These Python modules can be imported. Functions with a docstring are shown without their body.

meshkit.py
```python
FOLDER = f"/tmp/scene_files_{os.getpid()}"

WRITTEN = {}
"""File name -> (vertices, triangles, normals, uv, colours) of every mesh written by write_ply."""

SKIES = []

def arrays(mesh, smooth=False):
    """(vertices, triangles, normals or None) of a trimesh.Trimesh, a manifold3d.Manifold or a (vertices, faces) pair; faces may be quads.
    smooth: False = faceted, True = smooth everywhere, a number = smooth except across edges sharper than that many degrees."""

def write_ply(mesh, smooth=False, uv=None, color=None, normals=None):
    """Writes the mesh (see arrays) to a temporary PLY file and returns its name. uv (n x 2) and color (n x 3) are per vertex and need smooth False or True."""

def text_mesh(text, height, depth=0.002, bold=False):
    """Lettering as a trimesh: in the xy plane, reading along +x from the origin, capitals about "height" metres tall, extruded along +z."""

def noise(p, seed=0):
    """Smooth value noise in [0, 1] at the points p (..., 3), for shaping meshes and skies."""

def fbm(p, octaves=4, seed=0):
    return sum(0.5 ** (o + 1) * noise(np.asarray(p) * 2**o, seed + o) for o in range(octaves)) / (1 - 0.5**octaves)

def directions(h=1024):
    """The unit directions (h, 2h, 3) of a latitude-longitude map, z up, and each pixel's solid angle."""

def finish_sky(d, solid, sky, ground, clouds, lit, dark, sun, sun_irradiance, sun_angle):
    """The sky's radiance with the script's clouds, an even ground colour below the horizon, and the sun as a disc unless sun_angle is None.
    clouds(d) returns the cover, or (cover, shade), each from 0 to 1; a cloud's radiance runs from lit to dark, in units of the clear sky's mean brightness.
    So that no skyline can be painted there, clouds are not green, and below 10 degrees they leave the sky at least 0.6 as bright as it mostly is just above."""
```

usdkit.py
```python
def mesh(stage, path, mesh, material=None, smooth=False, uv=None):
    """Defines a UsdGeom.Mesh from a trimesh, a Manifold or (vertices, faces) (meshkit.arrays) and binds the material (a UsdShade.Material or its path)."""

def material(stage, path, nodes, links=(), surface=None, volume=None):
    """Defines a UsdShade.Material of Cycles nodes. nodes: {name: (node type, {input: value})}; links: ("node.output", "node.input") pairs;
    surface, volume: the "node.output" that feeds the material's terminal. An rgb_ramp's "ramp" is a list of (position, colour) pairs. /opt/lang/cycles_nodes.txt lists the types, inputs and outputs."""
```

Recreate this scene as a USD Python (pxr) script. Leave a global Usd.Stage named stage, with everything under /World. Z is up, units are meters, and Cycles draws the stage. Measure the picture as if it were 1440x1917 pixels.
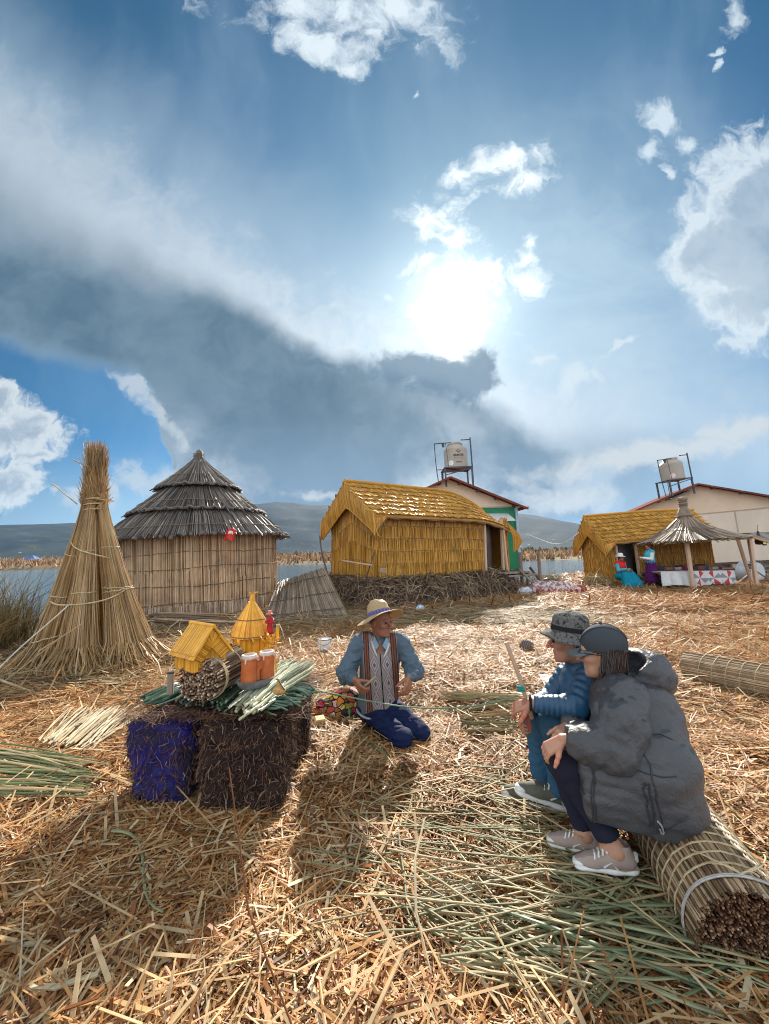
import math, random
import numpy as np
import trimesh, manifold3d
import usdkit, meshkit
from pxr import Gf, Sdf, Usd, UsdGeom, UsdLux, UsdShade, Vt

stage = Usd.Stage.CreateInMemory()
UsdGeom.SetStageUpAxis(stage, UsdGeom.Tokens.z)
UsdGeom.SetStageMetersPerUnit(stage, 1.0)
UsdGeom.Xform.Define(stage, '/World')
UsdGeom.Scope.Define(stage, '/World/Looks')

# ------------------------------------------------------------------ camera
F_PX, CX, CY, EYE = 740.0, 720.0, 958.5, 1.45      # focal length in photo pixels, picture centre, eye height
PITCH, ROLL = math.radians(5.98), math.radians(1.0)
EXPOSURE = 1.2
_f = np.array([0, math.cos(PITCH), math.sin(PITCH)])
_u0 = np.array([0, -math.sin(PITCH), math.cos(PITCH)])
_x = np.array([1.0, 0, 0])
CAM_R = _x * math.cos(ROLL) - _u0 * math.sin(ROLL)
CAM_U = _u0 * math.cos(ROLL) + _x * math.sin(ROLL)
CAM = np.array([0, 0, EYE])
cam = UsdGeom.Camera.Define(stage, '/World/camera')
cam.CreateHorizontalApertureAttr(36.0)
cam.CreateFocalLengthAttr(36.0 * F_PX / 1440)
cam.CreateClippingRangeAttr(Gf.Vec2f(0.05, 60000))
cam.CreateExposureAttr(EXPOSURE)
_m = np.eye(4)
_m[0, :3], _m[1, :3], _m[2, :3], _m[3, :3] = CAM_R, CAM_U, -_f, CAM
cam.AddTransformOp().Set(Gf.Matrix4d(_m.tolist()))

def ray(px, py):
    d = CAM_R * (px - CX) / F_PX + CAM_U * (CY - py) / F_PX + _f
    return d / np.linalg.norm(d)
def G(px, py, z=0.0):
    """the point of the level z that the photo shows at a pixel"""
    d = ray(px, py)
    return CAM + d * (z - EYE) / d[2]
def at(px, py, Y):
    """the point at the distance Y that the photo shows at a pixel"""
    d = ray(px, py)
    return CAM + d * Y / d[1]

# ------------------------------------------------------------------ sun and sky
SUN_DIR = ray(842, 592)
SUN_EL, SUN_ROT = math.asin(SUN_DIR[2]), math.atan2(SUN_DIR[0], SUN_DIR[1])
SKY_STRENGTH, SUN_INT = 0.052, 1.2
sun = UsdLux.DistantLight.Define(stage, '/World/sun')
sun.CreateIntensityAttr(SUN_INT); sun.CreateAngleAttr(1.2); sun.CreateNormalizeAttr(True)
sun.CreateColorAttr(Gf.Vec3f(1.0, 0.93, 0.82))
_z = SUN_DIR; _xx = np.cross([0, 0, 1], _z); _xx /= np.linalg.norm(_xx); _yy = np.cross(_z, _xx)
_m = np.eye(4); _m[0, :3], _m[1, :3], _m[2, :3] = _xx, _yy, _z
sun.AddTransformOp().Set(Gf.Matrix4d(_m.tolist()))

class Graph:
    """collects the nodes of one material; an input given as 'node.output' becomes a link"""
    def __init__(s): s.n, s.l, s.k = {}, [], 0
    def __call__(s, kind, out=None, **inp):
        s.k += 1; name = f'n{s.k}'
        vals = {}
        for k, v in inp.items():
            if isinstance(v, str) and '.' in v and v.split('.')[0] in s.n: s.l.append((v, f'{name}.{k}'))
            else: vals[k] = v
        s.n[name] = (kind, vals)
        return f'{name}.{out}' if out else name
    def math(s, op, a, b=0.5, c=0.0, clamp=False):
        return s('math', 'value', math_type=op, value1=a, value2=b, value3=c, use_clamp=clamp)
    def vm(s, op, a, b=(0, 0, 0), out='vector', **k): return s('vector_math', out, math_type=op, vector1=a, vector2=b, **k)
    def smooth(s, v, a, b, lo=0.0, hi=1.0): return s('map_range', 'result', range_type='smoothstep', value=v, from_min=a, from_max=b, to_min=lo, to_max=hi, clamp=True)
    def lin(s, v, a, b, lo=0.0, hi=1.0): return s('map_range', 'result', range_type='linear', value=v, from_min=a, from_max=b, to_min=lo, to_max=hi, clamp=True)
    def mix(s, fac, a, b, mode='mix'): return s('mix_color', 'result', blend_type=mode, fac=fac, a=a, b=b)
    def noise(s, vec, scale, detail=4.0, rough=0.55, dist=0.0, out='fac', **k): return s('noise_texture', out, vector=vec, scale=scale, detail=detail, roughness=rough, distortion=dist, **k)
    def ramp(s, fac, stops): return s('rgb_ramp', 'color', fac=fac, ramp=stops)
    def build(s, name, surface=None, volume=None): return usdkit.material(stage, '/World/Looks/' + name, s.n, s.l, surface=surface, volume=volume)


def sky_material():
    """clear sky with clouds mixed in: where each cloud stands is given by direction, in the tangent plane ahead; behind, an unseen broken cloud field is brightened to fill the shade"""
    g = Graph()
    d = g('texture_coordinate', 'generated')
    clear = g('sky_texture', 'color', sky_type='single_scattering', sun_disc=False, sun_elevation=SUN_EL, sun_rotation=SUN_ROT, altitude=3800.0, air_density=1.0, aerosol_density=0.5, ozone_density=1.6)
    elev = g('separate_xyz', None, vector=d) + '.z'
    clear = g.mix(1.0, clear, (0.20, 0.78, 0.98), 'multiply')
    clear = g.mix(g.smooth(elev, 0.26, 0.0, 0.0, 0.95), clear, (6.6, 7.9, 8.6))
    col = clear
    fwd = g.vm('dot_product', d, tuple(_f), out='value')
    fs = g.math('maximum', fwd, 0.12)
    X = g.math('multiply_add', g.math('divide', g.vm('dot_product', d, tuple(CAM_R), out='value'), fs), F_PX / 1000, CX / 1000)
    Y = g.math('multiply_add', g.math('divide', g.vm('dot_product', d, tuple(-CAM_U), out='value'), fs), F_PX / 1000, CY / 1000)
    ahead = g.smooth(fwd, 0.2, 0.42)
    P0 = g('combine_xyz', 'vector', x=X, y=Y, z=0.0)
    def warp(P, scale, amp, detail=4.0):
        c = g.noise(P, scale, detail, 0.6, out='color')
        return g.vm('add', P, g.vm('scale', g.vm('subtract', c, (0.5, 0.5, 0.5)), scale=amp))
    def xyz(P):
        n = g('separate_xyz', None, vector=P); return n + '.x', n + '.y'
    white = lambda k: (10 * k, 10 * k, 10 * k)
    def curve(x, pts):
        return g('rgb_ramp', 'color', fac=g.math('divide', x, 1.44), ramp=[(a / 1440, (b / 1000,) * 3) for a, b in pts])
    def bw(c): return g('rgb_to_bw', 'val', color=c)
    # distance from the sun
    r_sun = g.vm('length', g.vm('subtract', P0, (0.852, 0.575, 0)), out='value')
    def falloff(k): return g.math('exponent', g.math('multiply', r_sun, -1000.0 / k))
    aure = g.math('multiply', falloff(330.0), ahead)
    col = g.mix(g.math('multiply', aure, 0.8, clamp=True), col, (5.6, 8.2, 9.4))
    # high veil: streaks that fan out
    Pv = warp(P0, 2.0, 0.25, 3.0)
    streak = g.noise(g('mapping', 'vector', vector=Pv, rotation=(0, 0, 0.55), scale=(3.2, 1.1, 1)), 1.0, 6.0, 0.6)
    veil = g.math('multiply', g.smooth(streak, 0.40, 0.78), 0.28)
    col = g.mix(g.math('multiply', veil, ahead), col, (4.9, 6.3, 7.4))
    wisp = g.noise(g('mapping', 'vector', vector=warp(P0, 2.5, .3, 4.0), rotation=(0, 0, 0.45), scale=(3.0, 6.5, 1)), 1.0, 7.0, 0.62)
    hz = g.math('multiply', g.math('multiply', g.smooth(wisp, .30, .68, .35, 1.0), g.smooth(g.vm('length', g('mapping', 'vector', mapping_type='texture', vector=warp(P0, 3.0, .2, 4.0), location=(1.16, .5, 0), scale=(.5, .46, 1)), out='value'), 1.0, 0.1)), 0.66)
    col = g.mix(g.math('multiply', hz, ahead), col, (6.2, 7.4, 8.2))
    col = g.mix(g.math('multiply', g.smooth(r_sun, 0.55, 1.1, 0.0, 0.6), ahead), col, (0.28, 1.25, 2.25))
    # ragged cloud noise
    Pc = warp(warp(P0, 5.0, 0.09, 3.0), 16.0, 0.07, 8.0)
    nf = g.math('multiply_add', g.math('subtract', g.noise(Pc, 15.0, 10.0, 0.66, 0.4), 0.5), 2.3, 0.5)
    # the grey bank
    Pb = warp(warp(P0, 2.2, 0.13, 3.0), 9.0, 0.07, 7.0)
    x, y = xyz(Pb)
    yu = bw(curve(x, [(0, 195), (150, 320), (300, 420), (400, 480), (520, 575), (620, 625), (740, 668), (860, 690), (930, 735), (1000, 760), (1200, 745), (1440, 800)]))
    wd = bw(curve(x, [(0, 270), (250, 150), (420, 90), (560, 55), (760, 45), (930, 60), (1100, 110), (1440, 160)]))
    yl = bw(curve(x, [(0, 640), (90, 662), (180, 690), (260, 722), (300, 800), (330, 1000), (1440, 1000)]))
    sdep = g.math('subtract', y, yu)
    top = g.smooth(g.math('multiply_add', g.math('subtract', nf, 0.5), 0.12, sdep), -0.13, 0.09)
    bot = g.smooth(g.math('subtract', yl, y), -0.025, 0.035)
    dark = g.smooth(g.math('divide', sdep, wd), 0.15, 1.15)
    nb = g.noise(Pb, 4.2, 5.0, 0.55)
    low = g.smooth(y, 0.72, 0.93)                                     # towards the horizon the bank thins and breaks
    patch = g.smooth(nb, 0.44, 0.66)
    dark = g.math('multiply', dark, g.math('subtract', 1.0, g.math('multiply', g.math('multiply', patch, low), 0.75)))
    right = g.smooth(x, 0.98, 1.25)
    cover = g.math('multiply', g.math('multiply', top, bot), g.math('subtract', 1.0, g.math('multiply', right, 0.42)))
    cover = g.math('multiply', cover, g.math('subtract', 1.0, g.math('multiply', g.math('multiply', g.smooth(nb, 0.56, 0.40), low), 0.18)))
    band = g.mix(falloff(420.0), (4.6, 5.3, 6.1), (11.0, 11.2, 11.3))
    nb2 = g.noise(Pb, 11.0, 6.0, 0.62, 0.3)
    inner = g.mix(g.smooth(g.math('multiply_add', nb2, 0.45, g.math('multiply', nb, 0.55)), 0.36, 0.64), (1.0, 1.7, 2.35), (1.95, 2.75, 3.45))
    inner = g.mix(g.math('multiply', low, 0.55), inner, (2.3, 3.1, 4.0))
    halo = g.math('multiply', g.math('multiply', g.smooth(g.math('multiply_add', g.math('subtract', nb, 0.5), 0.22, sdep), -0.36, 0.02), ahead), g.math('multiply', bot, 0.62))
    col = g.mix(halo, col, g.mix(falloff(420.0), (4.6, 5.8, 6.9), (8.6, 9.4, 9.9)))
    bank = g.mix(dark, band, inner)
    col = g.mix(g.math('multiply', cover, ahead), col, bank)
    def group(ells, P):
        m = None
        for cx, cy, rx, ry, rot in ells:
            q = g('mapping', 'vector', mapping_type='texture', vector=P, location=(cx / 1000, cy / 1000, 0), rotation=(0, 0, math.radians(rot)), scale=(rx / 1000, ry / 1000, 1))
            v = g.math('subtract', 1.0, g.vm('length', q, out='value'))
            m = v if m is None else g.math('smoothmax', m, v, 0.15)
        return m
    def lay(col, ells, k, lo, hi, colour, thick=None, core=None, P=None, amount=1.0):
        f = g.math('add', group(ells, P or Pc), g.math('multiply', g.math('subtract', nf, 0.5), k))
        c = g.math('multiply', g.math('multiply', g.smooth(f, lo, hi), ahead), amount)
        if core: colour = g.mix(g.smooth(f, *thick), colour, core)
        return g.mix(c, col, colour)
    # right-hand cloud with a shaded body
    col = lay(col, [(1440, 440, 170, 190, 0), (1350, 480, 100, 90, 0), (1420, 560, 130, 60, 0), (1450, 330, 90, 80, -30)], 0.6, -0.15, 0.34, (9.4, 9.7, 9.9), (0.05, 0.62), g.mix(g.smooth(nb, 0.35, 0.65), (3.0, 4.0, 5.2), (5.6, 6.4, 7.2)))
    col = lay(col, [(1370, 630, 60, 14, -25), (1160, 642, 75, 10, -25), (1080, 705, 62, 24, 0), (1005, 672, 24, 14, 0)], 1.2, 0.0, 0.8, (7.6, 8.2, 8.6), amount=0.8)
    col = lay(col, [(640, 25, 230, 70, 8), (590, 85, 150, 40, 12), (730, 15, 120, 45, 0), (660, 125, 45, 22, 15)], 1.3, -0.05, 1.05, (9.0, 9.5, 9.9), amount=0.95)
    col = lay(col, [(1240, 228, 46, 34, 20), (1222, 285, 38, 26, -30), (1292, 272, 26, 14, -40), (1245, 330, 14, 26, 0), (1372, 25, 34, 60, 30), (1338, 98, 22, 10, 0), (1342, 130, 10, 18, 0), (786, 165, 13, 10, -20)], 1.2, 0.0, 0.85, (8.0, 8.7, 9.2), amount=0.85)
    col = lay(col, [(20, 800, 120, 60, 10), (0, 740, 75, 40, 20), (0, 900, 90, 50, 0), (60, 850, 60, 30, 0)], 0.9, -0.05, 0.4, (7.6, 7.8, 7.9), (0.3, 0.95), (4.0, 4.7, 5.5))
    col = lay(col, [(245, 905, 50, 34, 0), (170, 940, 70, 30, 0), (300, 780, 90, 24, 40), (250, 725, 60, 16, 35), (330, 900, 90, 30, -20), (100, 922, 22, 8, 0)], 1.2, -0.1, 0.7, (6.6, 6.9, 7.2), amount=0.75)
    col = lay(col, [(1230, 842, 330, 34, -12), (1060, 935, 130, 32, -5), (1400, 795, 160, 26, -8), (760, 930, 260, 14, 0)], 0.8, -0.15, 0.8, (7.8, 7.6, 7.3), amount=0.8)
    # bright cloud round the sun
    hot = g.mix(falloff(260.0), (9.0, 9.4, 9.8), (17.0, 16.5, 15.5))
    col = lay(col, [(900, 325, 150, 50, -18), (825, 400, 75, 62, -30), (985, 345, 70, 36, -10), (850, 455, 90, 26, 8), (870, 525, 140, 56, 0), (850, 590, 108, 66, 0), (995, 520, 60, 40, 30), (985, 465, 26, 34, 20), (785, 500, 64, 22, 0), (865, 650, 60, 50, 0)], 1.45, 0.05, 1.25, hot)
    core = g.math('multiply', g.math('add', g.math('multiply', falloff(44.0), 14.0), g.math('multiply', falloff(130.0), 3.2)), ahead)
    col = g.mix(1.0, col, g('combine_xyz', 'vector', x=core, y=g.math('multiply', core, 0.96), z=g.math('multiply', core, 0.9)), 'add')
    # the dark cloud head under the sun
    col = lay(col, [(902, 690, 30, 46, -15), (880, 720, 60, 34, 0), (800, 700, 120, 34, 8)], 0.9, -0.3, 0.5, (1.9, 2.75, 3.6), amount=0.85)
    # the rest of the sky: unseen broken cloud, made bright to fill the shade
    nr = g.noise(d, 2.2, 7.0, 0.58, 0.4)
    cr = g.mix(g.smooth(nr, 0.38, 0.52), clear, g.mix(g.smooth(nr, 0.55, 0.8), (13.5, 13.6, 13.8), (7.5, 8.1, 8.8)))
    col = g.mix(ahead, cr, col)
    col = g.mix(1.0, col, (0.76, 0.81, 0.83), 'multiply')
    return g.build('sky_look', surface=g('background_shader', 'background', color=col, strength=SKY_STRENGTH))
dome = UsdLux.DomeLight.Define(stage, '/World/sky')
UsdShade.MaterialBindingAPI.Apply(dome.GetPrim()).Bind(sky_material())
dome.GetPrim().SetCustomDataByKey('kind', 'structure')

# ------------------------------------------------------------------ scene helpers
_used = {}
def numbered(parent, name):
    k = _used.get((parent, name), 0); _used[(parent, name)] = k + 1
    return f'{parent}/{name}' if k == 0 else f'{parent}/{name}_{k:03d}'
def tag(path, label=None, cat=None, group=None, kind=None):
    p = stage.GetPrimAtPath(path)
    for k, v in (('label', label), ('category', cat), ('group', group), ('kind', kind)):
        if v: p.SetCustomDataByKey(k, v)
    return path
PLACE = {}
def rot_z(a):
    c, s = math.cos(a), math.sin(a); return np.array([[c, -s, 0], [s, c, 0], [0, 0, 1.0]])
def rot_x(a):
    c, s = math.cos(a), math.sin(a); return np.array([[1.0, 0, 0], [0, c, -s], [0, s, c]])
def rot_y(a):
    c, s = math.cos(a), math.sin(a); return np.array([[c, 0, s], [0, 1.0, 0], [-s, 0, c]])
def thing(name, label, cat, loc=(0, 0, 0), rotz=0.0, group=None, tilt=None):
    """an Xform at the thing's base; its parts are its children. tilt: a 3x3 matrix for things that lean"""
    path = numbered('/World', name)
    x = UsdGeom.Xform.Define(stage, path)
    R = rot_z(rotz) if tilt is None else np.asarray(tilt) @ rot_z(rotz)
    m = np.eye(4); m[:3, :3] = R.T; m[3, :3] = loc
    x.AddTransformOp().Set(Gf.Matrix4d(m.tolist()))
    PLACE[path] = (np.asarray(loc, float), R)
    return tag(path, label, cat, group)
def put(parent, name, mesh, mat, smooth=False, rnd=None, world=False, label=None, kind=None, lp=False):
    """one Mesh prim. mesh: trimesh / Manifold / (v, f) / (v, f, rnd)"""
    path = numbered(parent, name)
    if isinstance(mesh, tuple) and len(mesh) == 3: rnd, mesh = mesh[2], mesh[:2]
    if world:
        top = '/'.join(path.split('/')[:3]); loc, R = PLACE[top]
        if not isinstance(mesh, tuple): mesh = meshkit.arrays(mesh)[:2]
        mesh = ((np.asarray(mesh[0]) - loc) @ R, mesh[1])
    m = usdkit.mesh(stage, path, mesh, mat, smooth=smooth)
    api = UsdGeom.PrimvarsAPI(m)
    if rnd is not None:
        n = len(m.GetPointsAttr().Get())
        if np.ndim(rnd) and len(rnd) != n: rnd = float(np.mean(rnd))
        api.CreatePrimvar('rnd', Sdf.ValueTypeNames.FloatArray, 'vertex').Set(Vt.FloatArray.FromNumpy(np.broadcast_to(np.asarray(rnd, np.float32), (n,)).copy()))
    if lp:
        api.CreatePrimvar('lp', Sdf.ValueTypeNames.Float3Array, 'vertex').Set(Vt.Vec3fArray.FromNumpy(np.array(m.GetPointsAttr().Get(), np.float32)))
    return tag(path, label, None, None, kind)
def top(name, mesh, mat, label=None, cat=None, group=None, kind=None, **k):
    return tag(put('/World', name, mesh, mat, **k), label, cat, group, kind)

def join(*ms):
    V, F, R, n = [], [], [], 0
    for m in ms:
        if m is None: continue
        if isinstance(m, tuple): v, f = np.asarray(m[0], float), np.asarray(m[1], int); r = np.broadcast_to(np.asarray(m[2] if len(m) > 2 else 0.5, float), (len(v),))
        else:
            v, f, _ = meshkit.arrays(m); r = np.full(len(v), 0.5)
        if f.shape[1] == 4: f = np.vstack([f[:, [0, 1, 2]], f[:, [0, 2, 3]]])
        V.append(v); F.append(f + n); R.append(r); n += len(v)
    return np.vstack(V), np.vstack(F), np.concatenate(R)
def move(m, R=None, t=(0, 0, 0)):
    if not isinstance(m, tuple): m = meshkit.arrays(m)[:2]
    v = np.asarray(m[0], float)
    if R is not None: v = v @ np.asarray(R).T
    return (v + np.asarray(t), *m[1:])
def box(c, s, R=None, bev=0.0):
    """a box with centre c and sizes s, its edges bevelled"""
    s = np.asarray(s, float)
    if bev > 0:
        h = s / 2; b = min(bev, h.min() * 0.6); pts = []
        for sx in (-1, 1):
            for sy in (-1, 1):
                for sz in (-1, 1):
                    for k in range(3):
                        p = h - b; p[k] += b; pts.append(p * (sx, sy, sz))
        m = trimesh.convex.convex_hull(np.array(pts))
    else: m = trimesh.creation.box(s)
    return move(m, R, c)
def bar(a, b, w, h=None, bev=0.0, roll=0.0):
    """a squared timber from a to b"""
    a, b = np.asarray(a, float), np.asarray(b, float); d = b - a; L = np.linalg.norm(d); d /= L
    ref = np.array([0, 0, 1.0]) if abs(d[2]) < 0.9 else np.array([0, 1.0, 0])
    s = np.cross(d, ref); s /= np.linalg.norm(s); u = np.cross(s, d)
    if roll: s, u = s * math.cos(roll) + u * math.sin(roll), u * math.cos(roll) - s * math.sin(roll)
    return box((a + b) / 2, (L, w, h or w), np.stack([d, s, u], 1), bev)
def frames(P):
    t = np.gradient(P, axis=1) if P.shape[1] > 2 else np.repeat(P[:, 1:] - P[:, :1], 2, 1)
    return t / (np.linalg.norm(t, axis=2, keepdims=True) + 1e-12)
def stalks(P, R, sides=5, flat=1.0, caps=False, rnd=None, rng=None, up=None):
    """N curved stalks. P (N,m,3); R scalar, (N,) or (N,m). Returns vertices, triangles and one random number per stalk"""
    P = np.asarray(P, float); N, m, _ = P.shape; rng = rng or np.random.default_rng(5)
    R = np.asarray(R, float); R = np.broadcast_to(R if R.ndim == 2 else R.reshape(-1, 1), (N, m))
    t = frames(P)
    if up is None:
        ref = rng.normal(size=(N, 1, 3))
    else: ref = np.broadcast_to(np.asarray(up, float), (N, 1, 3)) + rng.normal(size=(N, 1, 3)) * 0.05
    a = np.cross(t, np.broadcast_to(ref, t.shape)); a /= np.linalg.norm(a, axis=2, keepdims=True) + 1e-12
    b = np.cross(t, a)
    ang = np.arange(sides) * 2 * np.pi / sides
    V = P[:, :, None] + R[:, :, None, None] * (np.cos(ang)[None, None, :, None] * a[:, :, None] + flat * np.sin(ang)[None, None, :, None] * b[:, :, None])
    V = V.reshape(N, m * sides, 3)
    i, j = np.meshgrid(np.arange(m - 1), np.arange(sides), indexing='ij')
    q = np.stack([i * sides + j, i * sides + (j + 1) % sides, (i + 1) * sides + (j + 1) % sides, (i + 1) * sides + j], -1).reshape(-1, 4)
    f = np.vstack([q[:, [0, 1, 2]], q[:, [0, 2, 3]]])
    if caps:
        k = np.arange(1, sides - 1)
        f = np.vstack([f, np.stack([k * 0, k + 1, k], 1), np.stack([k * 0, k, k + 1], 1) + (m - 1) * sides])
    F = (f[None] + (np.arange(N) * m * sides)[:, None, None]).reshape(-1, 3)
    r = rng.random(N) if rnd is None else np.broadcast_to(rnd, (N,))
    return V.reshape(-1, 3), F, np.repeat(r, m * sides)
def tube(pts, r, sides=8, caps=True, rnd=0.5, flat=1.0):
    return stalks(np.asarray(pts, float)[None], np.asarray(r, float)[None] if np.ndim(r) else r, sides, flat=flat, caps=caps, rnd=rnd, up=(0.13, 0.21, 0.97))
def smooth_path(pts, n):
    from scipy.interpolate import CubicSpline
    p = np.asarray(pts, float); s = np.concatenate([[0], np.cumsum(np.linalg.norm(np.diff(p, axis=0), axis=1))])
    return CubicSpline(s, p)(np.linspace(0, s[-1], n))
def lathe(profile, n=32, rnd=0.5):
    """turns (radius, height) pairs round the z axis"""
    p = np.asarray(profile, float); a = np.arange(n) * 2 * np.pi / n; m = len(p)
    V = np.stack([p[:, None, 0] * np.cos(a), p[:, None, 0] * np.sin(a), np.repeat(p[:, 1:2], n, 1)], -1).reshape(-1, 3)
    i, j = np.meshgrid(np.arange(m - 1), np.arange(n), indexing='ij')
    q = np.stack([i * n + j, i * n + (j + 1) % n, (i + 1) * n + (j + 1) % n, (i + 1) * n + j], -1).reshape(-1, 4)
    return V, np.vstack([q[:, [0, 1, 2]], q[:, [0, 2, 3]]]), np.full(len(V), rnd)
def sheet(P):
    """a grid of points (a, b, 3) as a surface"""
    a, b, _ = P.shape; i, j = np.meshgrid(np.arange(a - 1), np.arange(b - 1), indexing='ij')
    q = np.stack([i * b + j, (i + 1) * b + j, (i + 1) * b + j + 1, i * b + j + 1], -1).reshape(-1, 4)
    return P.reshape(-1, 3), np.vstack([q[:, [0, 1, 2]], q[:, [0, 2, 3]]])
def slab(P, d):
    """a sheet given the thickness d (a vector or a field of vectors)"""
    a, b, _ = P.shape; v, f = sheet(P); n = a * b; w = (P + d).reshape(-1, 3)
    ring = np.concatenate([np.arange(b), np.arange(1, a) * b + b - 1, (a - 1) * b + np.arange(b - 2, -1, -1), np.arange(a - 2, 0, -1) * b])
    r2 = np.roll(ring, -1)
    side = np.vstack([np.stack([ring, r2, r2 + n], 1), np.stack([ring, r2 + n, ring + n], 1)])
    return np.vstack([v, w]), np.vstack([f[:, ::-1], f + n, side])

# ------------------------------------------------------------------ materials
def pos(g): return g('geometry', 'position')
def reed_look(name, stops, rough=0.55, spec=0.35, trans=0.0, scale=9.0, vary=0.35, coat=0.0):
    """reeds: the colour of each stalk from its own number, with faint blotches along it"""
    g = Graph()
    c = g.ramp(g('attribute', 'fac', attribute='rnd'), stops)
    n = g.noise(pos(g), scale, 4.0, 0.6)
    c = g.mix(1.0, c, g.ramp(n, [(0.25, (1 - vary,) * 3), (0.5, (1.0, 1.0, 1.0)), (0.75, (1 + vary * 0.6,) * 3)]), 'multiply')
    s = g('principled_bsdf', 'BSDF', base_color=c, roughness=rough, specular_ior_level=spec, coat_weight=coat, coat_roughness=0.35)
    if trans: s = g('mix_closure', 'closure', fac=trans, closure1=s, closure2=g('translucent_bsdf', 'BSDF', color=c))
    return g.build(name, surface=s)
def plain(name, c1, c2=None, scale=6.0, rough=0.6, spec=0.4, bump=0.0, bscale=60.0, metal=0.0, stretch=(1, 1, 1), **k):
    g = Graph(); p = pos(g)
    p = g('mapping', 'vector', vector=p, scale=stretch)
    n = g.noise(p, scale, 5.0, 0.6)
    c = g.mix(g.smooth(n, 0.35, 0.65), c1, c2 or tuple(x * 0.8 for x in c1))
    inp = dict(base_color=c, roughness=rough, specular_ior_level=spec, metallic=metal, **k)
    if bump: inp['normal'] = g('bump', 'normal', height=g.noise(p, bscale, 5.0, 0.6), strength=bump, distance=0.01)
    return g.build(name, surface=g('principled_bsdf', 'BSDF', **inp))

STRAW = reed_look('straw_look', [(0, (.11, .037, .013)), (.13, (.31, .115, .035)), (.32, (.48, .21, .066)), (.55, (.58, .32, .122)), (.74, (.65, .42, .195)), (.89, (.70, .53, .31)), (.97, (.75, .63, .43)), (1, (.36, .33, .14))], 0.52, 0.38, trans=0.30, scale=7.0)
DRY = reed_look('dry_reed_look', [(0, (.25, .16, .07)), (.4, (.42, .29, .13)), (.75, (.52, .38, .18)), (1, (.56, .45, .26))], 0.45, 0.45, trans=0.1)
PALE = reed_look('pale_reed_look', [(0, (.36, .29, .17)), (.5, (.48, .40, .26)), (1, (.58, .52, .4))], 0.42, 0.5, trans=0.1)
GREENISH = reed_look('drying_reed_look', [(0, (.15, .14, .065)), (.3, (.24, .225, .11)), (.55, (.33, .29, .155)), (.8, (.44, .36, .2)), (1, (.46, .28, .14))], 0.6, 0.3, trans=0.12)
GREEN = reed_look('green_reed_look', [(0, (.05, .07, .035)), (.4, (.10, .13, .06)), (.7, (.17, .19, .09)), (1, (.27, .27, .15))], 0.45, 0.45)
WALLREED = reed_look('wall_reed_look', [(0, (.2, .115, .06)), (.35, (.44, .28, .16)), (.7, (.57, .39, .24)), (1, (.66, .5, .34))], 0.55, 0.35, scale=3.0)
GREYREED = reed_look('weathered_reed_look', [(0, (.04, .032, .028)), (.4, (.098, .08, .068)), (.75, (.17, .142, .12)), (1, (.28, .23, .19))], 0.5, 0.45, scale=3.0)
YELLOW = reed_look('yellow_reed_look', [(0, (.24, .10, .010)), (.35, (.43, .195, .018)), (.7, (.53, .262, .030)), (1, (.61, .36, .08))], 0.5, 0.45, scale=2.5, vary=.25)
MODELREED = reed_look('model_reed_look', [(0, (.40, .16, .010)), (.5, (.66, .31, .02)), (1, (.74, .40, .05))], 0.4, 0.5, scale=20, vary=.2)
DARKSTRAW = reed_look('dark_straw_look', [(0, (.055, .032, .02)), (.4, (.13, .08, .048)), (.8, (.24, .16, .095)), (1, (.42, .32, .2))], 0.6, 0.3, scale=3.0)  # darker brown straw tones for the heaps
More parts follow.
